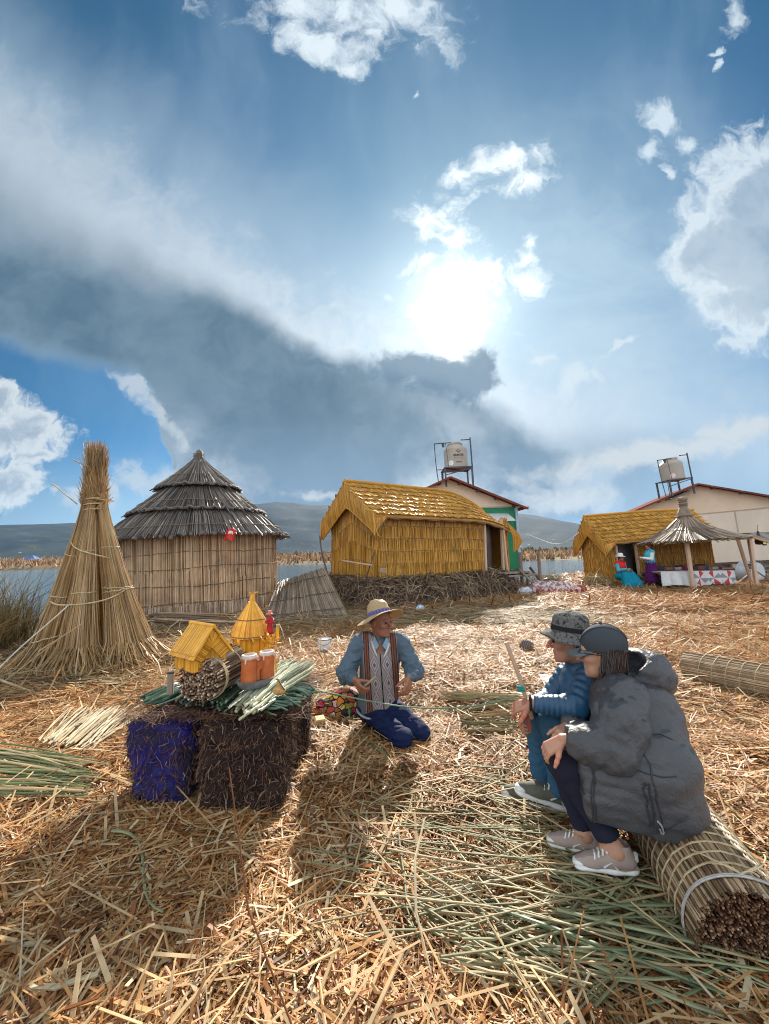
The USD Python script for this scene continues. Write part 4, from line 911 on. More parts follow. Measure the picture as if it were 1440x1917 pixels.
# ------------------------------------------------------------------ odds and ends between the houses
BLKT = None
g = Graph(); p = g('attribute', 'vector', attribute='lp'); sx = g('separate_xyz', None, vector=p)
band = g.math('compare', sx + '.z', .17, .075)
arch = g.math('less_than', g.vm('length', g('combine_xyz', 'vector', x=g.math('subtract', g.math('pingpong', sx + '.x', .17), .085), y=g.math('multiply', g.math('subtract', sx + '.z', .14), .7), z=0.0), out='value'), .058)
n = g.noise(p, 9.0, 5.0, .7)
c = g.mix(g.smooth(n, .45, .55), (.52, .46, .46), (.24, .12, .12)); c = g.mix(g.math('multiply', band, arch), c, (.3, .03, .04))
BLKT = g.build('blanket_look', surface=g('principled_bsdf', 'BSDF', base_color=c, roughness=.9, specular_ior_level=.1))
c = at(1035, 1116, 13.3); c[2] = 0
t = thing('covered_goods', 'low pile of goods under a red and white patterned blanket', 'blanket', c, -.12)
U, V = np.meshgrid(np.linspace(-1, 1, 40), np.linspace(-1, 1, 30), indexing='ij')
hz = np.clip(1.25 - np.maximum(np.abs(U) ** 3, np.abs(V) ** 3) * 1.25, 0, 1) ** .5 * .42 + (meshkit.fbm(np.stack([U * 3, V * 3, 0 * U], -1), 3, 5) - .5) * .16 * (np.maximum(abs(U), abs(V)) < .95)
P = np.stack([U * .85 + .05 * V, V * .55 + .04 * np.sin(U * 9), np.maximum(hz, .015)], -1)
put(t, 'blanket', slab(P, np.array([0, 0, -.012])), BLKT, smooth=True, lp=True)
put(t, 'red_bundle', move(trimesh.creation.icosphere(3, .2), np.diag([1.2, 1, .8]), (.86, .05, .17)), plain('rust_cloth_look', (.28, .07, .04), (.2, .05, .03), 12, .9), smooth=True)
t = thing('plastic_sack', 'crumpled translucent white plastic sack beside the covered goods', 'sack', at(985, 1108, 12.9) * [1, 1, 0])
m = trimesh.creation.icosphere(4, .2); m.vertices *= (1 + (meshkit.fbm(m.vertices * 14, 3, 3)[:, None] - .5) * .7) * [1.2, 1, .85]; m.vertices[:, 2] = np.maximum(m.vertices[:, 2] + .12, 0)
put(t, 'sack', m, plain('sack_look', (.5, .53, .55), (.4, .42, .44), 12, .3), smooth=True)
def stick(name, label, cat, pts, r, mat): return top(name, tube(smooth_path(pts, 10) if len(pts) > 2 else pts, r, 7), mat, label, cat)
p0 = at(1012, 1085, 16.3)
stick('mooring_post', 'upright grey wooden post standing at the water edge', 'post', [p0 * [1, 1, 0] - [0, 0, .2], at(1008, 1034, 16.3)], .07, WOOD)
stick('thin_post', 'short pale stake behind the covered goods', 'stake', [at(1051, 1094, 15.2) * [1, 1, 0], at(1050, 1077, 15.2)], .05, PALEWOOD)
for i, (a, b, yy_) in enumerate((((978, 1092), (973, 1034), 13.6), ((1004, 1098), (972, 1066), 13.4), ((1010, 1085), (992, 1062), 15.6), ((976, 1100), (1000, 1106), 13.0))):
    stick('plank', ['upright grey board propped at the landing of the golden house', 'slanting grey pole below the landing', 'dark pole leaning at the shore debris', 'flat board lying under the landing'][i], 'board', [np.maximum(at(*a, yy_), [-99, 0, .03]), np.maximum(at(*b, yy_), [-99, 0, .06])], (.06, .04, .05, .05)[i], (WOOD, WOOD, DARKWOOD, WOOD)[i])
c = at(1035, 1084, 16.4); m = trimesh.creation.icosphere(4, .3); m.vertices *= (1 + (meshkit.fbm(m.vertices * 7, 3, 6)[:, None] - .5)) * [1.6, .8, .8]
heap('straw_heap', 'small pale straw heap by the water behind the covered goods', trimesh.convex.convex_hull(m.vertices + [c[0], c[1], .1]).subdivide(), 77, 260, PALE, (.2, .5), .02, .1)
stick('leaning_pole', 'thin dark pole leaning against the left gable of the golden house', 'pole', [at(617, 1084, 11.2), at(604, 1040, 11.5), at(599, 1003, 11.9)], .022, DARKWOOD)
stick('leaning_pole', 'thin dark rod standing before the wall of the golden house', 'rod', [G(684, 1128) + [0, .6, .1], at(692, 1062, 10.25), at(701, 1034, 10.3)], .018, DARKWOOD)
top('wooden_lath', bar(at(641, 1049, 10.5), at(697, 1058, 10.2), .055, .03), PALEWOOD, 'pale wooden lath fixed to the dark rod by the wall', 'lath')
top('small_box', box(at(716, 1068, 10.15), (.16, .12, .12), rot_z(.4), .01), plain('cardboard_look', (.32, .23, .16), (.26, .19, .13), 8, .8), 'small brown box on the edge of the straw platform', 'box')
c = G(772, 1152) + [0, .3, .05]
m = trimesh.creation.icosphere(3, .2); m.vertices *= (1 + (meshkit.fbm(m.vertices * 8, 3, 1)[:, None] - .5) * .5) * [1.3, .8, .75]
top('brown_bundle', move(m, None, c + [-.05, 0, .05]), plain('brown_bundle_look', (.16, .07, .045), (.1, .05, .03), 10, .9), 'rounded brown bundle at the foot of the straw platform', 'bundle', smooth=True)
g = Graph(); p = pos(g); w = g('wave_texture', 'fac', vector=p, scale=9.0, distortion=3.0, wave_type='bands', bands_direction='x')
BW = g.build('blue_white_look', surface=g('principled_bsdf', 'BSDF', base_color=g.mix(g.smooth(w, .4, .6), (.05, .22, .42), (.6, .66, .7)), roughness=.5))
m = trimesh.creation.icosphere(3, .11); m.vertices *= (1 + (meshkit.fbm(m.vertices * 12, 2, 1)[:, None] - .5) * .5) * [1, .8, .9]
top('plastic_bag', move(m, None, c + [.2, -.08, .06]), BW, 'crumpled blue and white plastic bag beside the brown bundle', 'bag', smooth=True)
top('overhead_wire', tube(smooth_path([at(1084, 996, 16.0), at(1062, 1013, 16.4), at(1040, 1018, 17), at(1015, 1011, 17.5), at(985, 1000, 18)], 30), .014, 5), WHITE, 'thin pale wire sagging between the two golden houses', 'wire')
# ------------------------------------------------------------------ bodies: blended solids meshed on a grid
def surface_net(F, lo, h):
    S = F < 0; nx, ny, nz = F.shape
    acc = np.zeros((nx - 1, ny - 1, nz - 1, 3), np.float32); cnt = np.zeros((nx - 1, ny - 1, nz - 1), np.int16); quads = []
    ids = np.full(cnt.shape, -1, np.int64)
    crossed = []
    for ax in range(3):
        a = [slice(None)] * 3; b = [slice(None)] * 3; a[ax] = slice(0, -1); b[ax] = slice(1, None)
        A, Bv = F[tuple(a)], F[tuple(b)]
        I = np.argwhere((A < 0) != (Bv < 0)); va, vb = A[tuple(I.T)], Bv[tuple(I.T)]
        t = va / (va - vb); p = I.astype(np.float32); p[:, ax] += t
        o1, o2 = [k for k in range(3) if k != ax]
        for d1 in (0, -1):
            for d2 in (0, -1):
                c = I.copy(); c[:, o1] += d1; c[:, o2] += d2
                ok = (c >= 0).all(1) & (c < np.array(cnt.shape)).all(1)
                np.add.at(acc, tuple(c[ok].T), p[ok]); np.add.at(cnt, tuple(c[ok].T), 1)
        crossed.append((ax, o1, o2, I, va < 0))
    on = np.argwhere(cnt > 0); ids[tuple(on.T)] = np.arange(len(on))
    V = acc[tuple(on.T)] / cnt[tuple(on.T)][:, None] * h + np.asarray(lo)
    for ax, o1, o2, I, neg in crossed:
        ok = (I[:, o1] > 0) & (I[:, o2] > 0) & (I[:, o1] < cnt.shape[o1]) & (I[:, o2] < cnt.shape[o2]); I, neg = I[ok], neg[ok]
        q = []
        for d1, d2 in ((-1, -1), (0, -1), (0, 0), (-1, 0)):
            c = I.copy(); c[:, o1] += d1; c[:, o2] += d2; q.append(ids[tuple(c.T)])
        q = np.stack(q, 1); flip = neg if ax != 1 else ~neg
        q[~flip] = q[~flip][:, ::-1]
        quads.append(q)
    q = np.vstack(quads); q = q[(q >= 0).all(1)]
    return V, np.vstack([q[:, [0, 1, 2]], q[:, [0, 2, 3]]])
class Body:
    """solids blended one after another: cones between joints, ellipsoids, cuts"""
    def __init__(s, k=0.03): s.p, s.k = [], k
    def cone(s, a, b, ra, rb, k=None, sub=False, ripple=None, flat=None):
        s.p.append(('c', np.asarray(a, np.float32), np.asarray(b, np.float32), ra, rb, s.k if k is None else k, sub, ripple, flat)); return s
    def chain(s, pts, rs, **kw):
        for i in range(len(pts) - 1): s.cone(pts[i], pts[i + 1], rs[i], rs[i + 1], **kw)
        return s
    def ell(s, c, r, R=None, k=None, sub=False):
        s.p.append(('e', np.asarray(c, np.float32), np.asarray(r, np.float32), np.eye(3) if R is None else R, None, s.k if k is None else k, sub, None, None)); return s
    def plane(s, c, n, k=0.01):
        n = np.asarray(n, np.float32); s.p.append(('p', np.asarray(c, np.float32), n / np.linalg.norm(n), 0, 0, k, True, None, None)); return s
    def add(s, other, R=np.eye(3), t=(0, 0, 0)):
        for q in other.p:
            q = list(q); q[1] = (R @ q[1] + np.asarray(t)).astype(np.float32)
            if q[0] == 'c': q[2] = (R @ q[2] + np.asarray(t)).astype(np.float32)
            if q[0] == 'e': q[3] = R @ q[3]
            if q[0] == 'p': q[2] = (R @ q[2]).astype(np.float32)
            s.p.append(tuple(q))
        return s
    def bounds(s, m=0.03):
        lo, hi = [], []
        for q in s.p:
            if q[6]: continue
            if q[0] == 'c': r = max(q[3], q[4]); lo += [np.minimum(q[1], q[2]) - r]; hi += [np.maximum(q[1], q[2]) + r]
            else: r = q[2].max(); lo += [q[1] - r]; hi += [q[1] + r]
        return np.min(lo, 0) - m, np.max(hi, 0) + m
    def field(s, P):
        F = None
        for kind, a, b, c, d, k, sub, ripple, flat in s.p:
            if kind == 'c':
                ab = b - a; L2 = float(ab @ ab) + 1e-9; pa = P - a
                t = np.clip(pa @ ab / L2, 0, 1); q = pa - t[..., None] * ab
                if flat is not None:
                    n, s_ = flat; n = np.asarray(n, np.float32); h = q @ n; q = q + (h * (1 / s_ - 1))[..., None] * n
                    D = (np.linalg.norm(q, axis=-1) - (c + (d - c) * t)) * min(1.0, s_ * 1.3)
                else: D = np.linalg.norm(q, axis=-1) - (c + (d - c) * t)
                if ripple: D = D - ripple[1] * (np.abs(np.sin(np.pi * ripple[0] * t)) ** .6 - 1)
            elif kind == 'e':
                q = (P - a) @ c.astype(np.float32); k0 = np.linalg.norm(q / b, axis=-1); k1 = np.linalg.norm(q / b ** 2, axis=-1) + 1e-9; D = k0 * (k0 - 1) / k1
            else: D = (P - a) @ b
            D = D.astype(np.float32)
            if F is None: F = D
            elif sub:
                if kind != 'p': D = -D
                h = np.clip(.5 - .5 * (F - D) / k, 0, 1); F = F + (D - F) * h + k * h * (1 - h)
            else: h = np.clip(.5 + .5 * (F - D) / k, 0, 1); F = F + (D - F) * h - k * h * (1 - h)
        return F
    def mesh(s, h, warp=None, lo=None, hi=None):
        l, u = s.bounds(); l = l if lo is None else np.maximum(l, lo); u = u if hi is None else np.minimum(u, hi)
        n = np.ceil((u - l) / h).astype(int) + 1
        ax = [l[i] + h * np.arange(n[i]) for i in range(3)]
        P = np.stack(np.meshgrid(*ax, indexing='ij'), -1).astype(np.float32)
        F = s.field(P)
        if warp is not None: F = F + warp(P).astype(np.float32)
        F[0], F[-1], F[:, 0], F[:, -1], F[:, :, 0], F[:, :, -1] = (np.float32(h),) * 6
        return surface_net(F, l, h)
def union(*ms):
    """one continuous skin"""
    try:
        out = None
        for v, f in ms:
            m = manifold3d.Manifold(manifold3d.Mesh(np.asarray(v, np.float32), np.asarray(f, np.uint32)))
            if m.status() != manifold3d.Error.NoError or m.volume() == 0: raise ValueError(m.status())
            out = m if out is None else out + m
        k = out.to_mesh(); return np.array(k.vert_properties[:, :3]), np.array(k.tri_verts)
    except Exception as e:
        print('union fell back', e); return join(*ms)[:2]
def head_parts(female=False):
    """x forward, y left, z up, the head's middle at the origin, 0.23 m from chin to crown"""
    b = Body(.018); w = .93 if female else 1.0
    b.ell((-.012, 0, .034), (.097, .077 * w, .088)); b.ell((.026, 0, -.036), (.066, .058 * w, .078), k=.03)
    b.cone((.05, .03, -.082), (.05, -.03, -.082), .026, .026, k=.03); b.ell((.074, 0, -.096), (.022, .026, .02), k=.02)
    b.cone((.078, .035 * w, .032), (.078, -.035 * w, .032), .013, .013, k=.014)
    for sgn in (-1, 1):
        b.ell((.06, sgn * .046 * w, -.014), (.026, .02, .02), k=.02)
        b.ell((.094, sgn * .031, .011), (.013, .016, .010), k=.01, sub=True)
        b.ell((-.008, sgn * .079 * w, -.006), (.02, .009, .031), R=rot_y(.2), k=.008)
    b.chain([(.088, 0, .022), (.105, 0, -.004), (.119, 0, -.024)], [.008, .010, .0125], k=.008)
    for sgn in (-1, 1): b.ell((.099, sgn * .012, -.028), (.010, .008, .008), k=.006)
    b.cone((.088, .017, -.055), (.088, -.017, -.055), .0085, .0085, k=.006); b.cone((.086, .015, -.068), (.086, -.015, -.068), .0095, .0095, k=.006)
    b.cone((.1, .018, -.0615), (.1, -.018, -.0615), .0035, .0035, k=.003, sub=True)
    return b
def frame(fwd, up=(0, 0, 1)):
    f = np.asarray(fwd, float); f /= np.linalg.norm(f); l = np.cross(up, f); l /= np.linalg.norm(l); return np.stack([f, l, np.cross(f, l)], 1)
def hand_body(wrist, d, n, curl=(.5, .55, .6, .65), spread=.1, side=1, thumb=(.5, .35), s=1.0, base_curl=.25):
    """palm and five fingers: d points to the fingers, n is the palm's normal (the side the fingers close on), side +1/-1 puts the thumb"""
    d = np.asarray(d, float); d /= np.linalg.norm(d); n = np.asarray(n, float); n -= d * (n @ d); n /= np.linalg.norm(n); w = np.cross(n, d) * side
    W = np.asarray(wrist, float); b = Body(.008)
    for q in (-.026, -.009, .009, .027): b.cone(W + w * q * .55 * s, W + (d * .085 + w * q) * s, .0165 * s, .0125 * s, k=.012)
    for i, (q, L) in enumerate(((.028, .071), (.0095, .079), (-.0095, .073), (-.027, .058))):
        p = W + (d * .088 + w * q) * s; a = base_curl + .1 * i * .3; dd = d + w * q * spread * 30 * .1; dd /= np.linalg.norm(dd); pts = [p]
        for k, part in enumerate((.45, .31, .24)):
            a += curl[i] * (0 if k == 0 else 1); v = dd * math.cos(a) + n * math.sin(a); p = p + v * L * part * s; pts.append(p)
        b.chain(pts, [.0098 * s, .0090 * s, .0082 * s, .0068 * s], k=.004)
    p = W + (d * .026 + w * .022 + n * .006) * s; v = d * .72 + w * .62 * math.cos(thumb[0]) + n * math.sin(thumb[0]) * .8; v /= np.linalg.norm(v); p2 = p + v * .042 * s
    v2 = v + n * thumb[1] + d * .4; v2 /= np.linalg.norm(v2); p3 = p2 + v2 * .033 * s; v3 = v2 + n * thumb[1] * .6 + d * .3; v3 /= np.linalg.norm(v3)
    b.chain([p, p2, p3, p3 + v3 * .024 * s], [.0155 * s, .0115 * s, .0102 * s, .008 * s], k=.008)
    return b
def skin_look(name, c):
    g = Graph(); n = g.noise(pos(g), 45, 4, .6)
    return g.build(name, surface=g('principled_bsdf', 'BSDF', base_color=g.mix(n, tuple(q * .85 for q in c), tuple(q * 1.12 for q in c)), roughness=.5, specular_ior_level=.35, subsurface_weight=.12, subsurface_scale=.01))
def fabric(name, c, rough=.8, weave=350.0, strength=.25, spec=.2, vary=.12, fold=0.0, sheen=0.0):
    g = Graph(); p = pos(g); n = g.noise(p, 7, 4, .6); w = g.noise(p, weave, 2, .5)
    h = g.math('add', g.math('multiply', w, .12), g.math('multiply', g.noise(p, 26, 4, .6, .6), fold))
    return g.build(name, surface=g('principled_bsdf', 'BSDF', base_color=g.mix(n, tuple(q * (1 - vary) for q in c), tuple(q * (1 + vary) for q in c)), roughness=rough, specular_ior_level=spec, sheen_weight=sheen,
        normal=g('bump', 'normal', height=h, strength=strength, distance=.012)))
def folds(amp, freq, seed, stretch=(1, 1, 1)):
    """soft creases: ridged noise"""
    def f(P):
        q = P * np.asarray(stretch, np.float32) * freq
        q = q + (meshkit.noise(q * .7, seed + 5)[..., None] - .5) * .9
        return (np.abs(meshkit.noise(q, seed) - .5) * 2 - .35) * -amp + (meshkit.noise(P * freq * 2.6, seed + 2) - .5) * -amp * .5
    return f
SKIN1 = skin_look('brown_skin_look', (.24, .10, .058)); SKIN2 = skin_look('tan_skin_look', (.34, .16, .10)); SKIN3 = skin_look('light_skin_look', (.37, .195, .125))
HAIR = reed_look('hair_look', [(0, (.008, .005, .004)), (.7, (.022, .012, .009)), (1, (.06, .03, .02))], .38, .5, scale=20)
EYE_ = plain('eye_look', (.03, .02, .015), (.02, .015, .01), 40, .15)
NAVY = fabric('navy_cloth_look', (.012, .018, .055), .85, fold=.5)
BLACK = fabric('black_cloth_look', (.012, .012, .015), .85)

# ---------------- the kneeling man
rng = np.random.default_rng(81)
M0 = G(735, 1372)
t_man = thing('person', 'person in wide straw hat and patterned vest kneeling on the straw', 'person', M0)
J = lambda px, py, Y: at(px, py, Y + .22) - M0
HIP, CH, NK = J(708, 1322, 3.20), J(711, 1235, 3.22), J(713, 1190, 3.22)
hl, hr = HIP + [.09, -.04, .0], HIP + [-.08, .03, 0]
kl, kr = J(788, 1350, 2.95), J(752, 1352, 2.86); kl[2] = .085; kr[2] = .085
fl, fr_ = HIP + [.02, .16, -.16], HIP + [-.14, .22, -.16]; fl[2] = fr_[2] = .05
sl_, sr_ = J(751, 1203, 3.20), J(673, 1203, 3.22)
el, er = J(777, 1256, 3.16), J(648, 1260, 3.14)
wl, wr = J(768, 1266, 2.98), J(664, 1273, 2.94)
HEAD = J(712, 1164, 3.17); RH = frame((.80, -.60, -.10)) @ rot_x(.05)
core = Body(.04)
core.ell(HIP + [0, 0, .02], (.16, .14, .13)).cone(HIP + [0, 0, .06], CH, .135, .14).ell(CH + [0, 0, .05], (.165, .11, .15)).cone(CH + [0, 0, .12], NK, .075, .055)
core.chain([sl_, el, wl], [.055, .042, .028]).chain([sr_, er, wr], [.055, .042, .028])
core.cone(hl, kl, .075, .055).cone(hr, kr, .075, .055).cone(kl, fl, .05, .035).cone(kr, fr_, .05, .035)
core.cone(NK, HEAD + RH @ np.array([-.02, 0, -.03]), .056, .058)
hd = Body().add(head_parts(), RH, HEAD); hd.cone(HEAD + RH @ np.array([-.02, 0, -.03]), NK + [0, 0, .01], .055, .058, k=.03)
handR = hand_body(wr, (.55, -.6, -.55), (.75, .5, .1), (.75, .8, .85, .9), side=-1, thumb=(.8, .5), base_curl=.5, s=1.02)
handL = hand_body(wl, (-.25, -.55, -.75), (-.75, .45, -.2), (.55, .5, .5, .6), side=1, thumb=(.5, .3), base_curl=.3, s=1.05)
put(t_man, 'body', union(core.mesh(.011), hd.mesh(.0042), handR.mesh(.0036), handL.mesh(.0036)), SKIN1, smooth=True)
sh = Body(.035)
sh.ell(CH + [0, .005, .06], (.175, .115, .15)).cone(HIP + [0, 0, .08], CH + [0, 0, -.02], .150, .150).cone(sl_ + [-.05, 0, .02], sr_ + [.05, 0, .02], .062, .062)
sh.chain([sl_, el], [.078, .072]).chain([sr_, er], [.078, .074]).cone(el, wl + (el - wl) * .08, .070, .047).cone(er, wr + (er - wr) * .1, .072, .048)
sh.cone(NK - [0, 0, .03], NK + [0, -.005, .012], .085, .068, k=.02)
cut = Body(); 
SHIRT = fabric('blue_grey_shirt_look', (.08, .118, .155), .8, fold=.8, strength=.5)
put(t_man, 'shirt', sh.mesh(.0095, lambda P: folds(.014, 10, 3)(P) + folds(.016, 21, 4, (.8, .8, 1.3))(P)), SHIRT, smooth=True)
vb = Body(.03)
vb.ell(CH + [0, .0, .05], (.184, .130, .16)).cone(HIP + [0, -.005, .035], CH + [0, -.005, -.01], .168, .164).cone(sl_ + [-.045, 0, .028], sr_ + [.045, 0, .028], .064, .064, k=.05)
vb.plane(HIP + [0, 0, -.035], (0, -.1, -1)); vb.ell(NK + [.0, -.10, .03], (.062, .10, .16), k=.01, sub=True); vb.cone(NK + [0, 0, -.03], NK + [0, 0, .2], .082, .10, k=.01, sub=True)
vb.ell(sl_ + [.052, 0, -.02], (.05, .13, .115), k=.015, sub=True); vb.ell(sr_ + [-.052, 0, -.02], (.05, .13, .115), k=.015, sub=True)
g = Graph(); lp = g('attribute', 'vector', attribute='lp'); sx = g('separate_xyz', None, vector=lp); ux, uy, uz = sx + '.x', sx + '.y', sx + '.z'
zipx = g.math('add', CH[0] + .012, g.math('multiply', g.math('subtract', uz, float(CH[2])), -.06))
q = g.math('subtract', ux, zipx); aq = g.math('absolute', q)
dz = g.math('pingpong', uz, .07); dx = g.math('absolute', g.math('subtract', aq, .052))
dia = g.math('add', g.math('divide', dx, .036), g.math('divide', dz, .066))           # 0 in the middle of a lozenge, 1 on its edge
c = g.mix(g.math('less_than', dia, .30), (.23, .195, .185), (.10, .085, .10)); c = g.mix(g.math('compare', dia, .5, .10), c, (.34, .295, .28)); c = g.mix(g.math('compare', dia, .75, .07), c, (.17, .14, .17)); c = g.mix(g.math('compare', dia, 1.0, .10), c, (.33, .285, .27))
c = g.mix(g.math('compare', dia, 1.28, .08), c, (.17, .13, .15))
knit = g.noise(lp, 160, 2, .5); 
c = g.mix(g.math('less_than', aq, .0045), c, (.012, .012, .015))
c = g.mix(g.math('greater_than', aq, .089), c, (.17, .075, .05)); c = g.mix(g.math('compare', aq, .093, .004), c, (.045, .02, .02)); c = g.mix(g.math('compare', aq, .112, .004), c, (.10, .03, .025))
c = g.mix(g.math('greater_than', aq, .130), c, (.045, .02, .02)); c = g.mix(g.math('greater_than', aq, .137), c, (.30, .29, .28)); c = g.mix(g.math('greater_than', aq, .141), c, (.115, .13, .15))
back = g.math('greater_than', uy, float(CH[1] + .06)); c = g.mix(back, c, (.115, .13, .15))
c = g.mix(1.0, c, g.ramp(knit, [(.3, (.72,) * 3), (.7, (1.2,) * 3)]), 'multiply')
VEST = g.build('patterned_vest_look', surface=g('principled_bsdf', 'BSDF', base_color=c, roughness=.9, specular_ior_level=.1, normal=g('bump', 'normal', height=knit, strength=.35, distance=.008)))
vest = put(t_man, 'vest', vb.mesh(.0085, folds(.006, 9, 8, (1, 1, .6))), VEST, smooth=True, lp=True)
PIPE = fabric('cream_knit_look', (.55, .5, .45), .9)
neckline = lambda s: [NK + [s * .072, -.035, .01], NK + [s * .064, -.098, -.05], NK + [s * .046, -.128, -.10], NK + [s * .012, -.142, -.155]]
for s in (-1, 1): put(vest, 'trim', tube(smooth_path(neckline(s), 14), .010, 6, flat=.6), PIPE)
put(vest, 'zip', tube(smooth_path([CH + [.012 + .010, -.146, .055], CH + [.015, -.158, -.03], CH + [.022, -.168, -.12], CH + [.026, -.172, -.2]], 14), .0042, 5), BLACK)
for s in (-1, 1):
    P = np.stack([np.stack([NK + [s * .06, -.02, .025], NK + [s * .078, -.03, -.01]]), np.stack([NK + [s * .05, -.085, .01], NK + [s * .075, -.095, -.045]]), np.stack([NK + [s * .014, -.118, -.055], NK + [s * .04, -.128, -.085]])])
    put(t_man, 'collar', slab(P, np.array([0, .004, -.006])), fabric('light_blue_collar_look' if s < 0 else 'blue_collar_look', (.2, .29, .37), .8), smooth=True)
tr = Body(.035)
tr.ell(HIP + [0, .02, .0], (.17, .16, .115)).cone(HIP + [0, -.04, -.05], (kl + kr) / 2 + [-.02, .06, -.0], .11, .07, k=.06).cone(hl, kl, .104, .072).cone(hr, kr, .108, .074).cone(kl, fl, .07, .056).cone(kr, fr_, .072, .056)
tr.plane((0, 0, .004), (0, 0, -1))
put(t_man, 'trousers', tr.mesh(.0095, lambda P: folds(.018, 9, 13)(P) + folds(.014, 20, 14, (.8, 1.4, 1.4))(P)), fabric('blue_trousers_look', (.004, .010, .046), .8, fold=.6, strength=.4), smooth=True)
BOOT = plain('shoe_look', (.06, .05, .04), (.04, .03, .03), 10, .6)
for f_ in (fl, fr_): put(t_man, 'shoe', Body(.02).cone(f_, f_ + [-.03, .16, .0], .042, .038).cone(f_ + [-.03, .1, 0], f_ + [-.03, .18, -.01], .04, .032).mesh(.01), BOOT, smooth=True)
put(t_man, 'undershirt_hem', tube([HIP + [.165 * math.cos(a), .15 * math.sin(a) - .005, -.028 - .012 * math.cos(a * 3)] for a in np.linspace(math.pi * .95, math.pi * 2.1, 24)], .018, 6, flat=.5), fabric('pale_hem_look', (.4, .42, .46), .85))
for s in (-1, 1): put(t_man, 'eye', move(trimesh.creation.icosphere(2, .0095), RH, HEAD + RH @ np.array([.083, s * .031, .010])), EYE_, smooth=True)
for s in (-1, 1): put(t_man, 'eyebrow', tube([HEAD + RH @ np.array([.088, s * .016, .034]), HEAD + RH @ np.array([.090, s * .03, .040]), HEAD + RH @ np.array([.078, s * .048, .034])], [.003, .0042, .003], 5), HAIR)
hb = Body(.02); hb.ell((-.022, 0, .03), (.094, .082, .085)); hb.plane((.02, 0, 0), (1, 0, .5)); hb.plane((0, 0, -.045), (0, 0, -1))
put(t_man, 'hair', move(hb.mesh(.007), RH, HEAD), HAIR, smooth=True)
# straw hat: rolled brim, pinched crown, woven cane, violet band
def straw_hat(a, r):
    """a angle, r 0..1 up the crown, 1..2 out along the brim"""
    x = np.where(r < 1, 0, r - 1)
    rc_ = np.interp(r, [0, .25, .6, .85, 1], [.004, .055, .083, .092, .096]); zc = np.interp(r, [0, .25, .6, .85, 1], [.135, .128, .085, .03, 0])
    pinch = np.exp(-((r - .22) / .22) ** 2) * np.cos(a * 2) * .012
    R = np.where(r < 1, rc_ - pinch * 0, .096 + .098 * x); zz = np.where(r < 1, zc - np.exp(-((r) / .3) ** 2) * .022 * (.5 + .5 * np.cos(2 * a)), x * (.022 * np.cos(2 * a + .5) - .010) - .018 * x ** 2 + .004 * np.sin(a * 5) * x)
    return np.stack([R * np.cos(a) * 1.08, R * np.sin(a) * .98, zz], -1)
A_, Rr = np.meshgrid(np.linspace(0, 2 * np.pi, 73), np.linspace(0, 2, 44), indexing='ij')
P = straw_hat(A_, Rr)
g = Graph(); lp = g('attribute', 'vector', attribute='lp'); w = g('voronoi_texture', 'distance', vector=lp, scale=105.0, randomness=.35)
n = g.noise(lp, 30, 4, .6)
c = g.mix(g.smooth(w, .1, .55), (.74, .58, .37), (.5, .34, .18)); c = g.mix(g.math('multiply', n, .3), c, (.5, .36, .2))
HATL = g.build('straw_hat_look', surface=g('mix_closure', 'closure', fac=.12, closure1=g('principled_bsdf', 'BSDF', base_color=c, roughness=.6, specular_ior_level=.3, normal=g('bump', 'normal', height=w, strength=.6, distance=.004, invert=True)), closure2=g('translucent_bsdf', 'BSDF', color=c)))
RHAT = frame((.80, -.60, 0)) @ rot_y(-.36) @ rot_x(-.08); HP = HEAD + RH @ np.array([-.012, 0, .052])
v, f = slab(P, np.array([0, 0, -.004])); hat = put(t_man, 'hat', ((v @ RHAT.T) + HP, f), HATL, smooth=True)
api = UsdGeom.PrimvarsAPI(stage.GetPrimAtPath(hat)); api.CreatePrimvar('lp', Sdf.ValueTypeNames.Float3Array, 'vertex').Set(Vt.Vec3fArray.FromNumpy(v.astype(np.float32)))
a = np.linspace(0, 2 * np.pi, 60); Pb = np.stack([np.stack([(.0985 - .0) * np.cos(a) * 1.08, .0985 * np.sin(a) * .98, .004 + 0 * a], -1), np.stack([.0945 * np.cos(a) * 1.08, .0945 * np.sin(a) * .98, .034 + 0 * a], -1)], 1)
g = Graph(); lp = g('attribute', 'vector', attribute='lp'); s_ = g('separate_xyz', None, vector=lp)
ck = g.math('greater_than', g.math('sine', g.math('multiply', g.math('arctan2', s_ + '.y', s_ + '.x'), 22.0)), .3)
c = g.mix(g.math('multiply', ck, g.math('compare', s_ + '.z', .019, .007)), (.10, .085, .24), (.035, .03, .07))
v, f = slab(Pb, np.array([0, 0, .002])); hb_ = put(hat, 'band', ((v @ RHAT.T) + HP, f), g.build('violet_band_look', surface=g('principled_bsdf', 'BSDF', base_color=c, roughness=.8)), smooth=True)
UsdGeom.PrimvarsAPI(stage.GetPrimAtPath(hb_)).CreatePrimvar('lp', Sdf.ValueTypeNames.Float3Array, 'vertex').Set(Vt.Vec3fArray.FromNumpy(v.astype(np.float32)))
gr = wr + np.array([.55, -.6, -.55]) / .98 * .085 + np.array([.03, .012, .012])
a, b = gr + [-.035, .0, -.028], gr + [.085, -.02, .075]
top('reed_piece', tube([M0 + a, M0 + b], .0085, 8), PALE, 'short pale piece of reed held by the person in the straw hat', 'reed', rnd=.7)

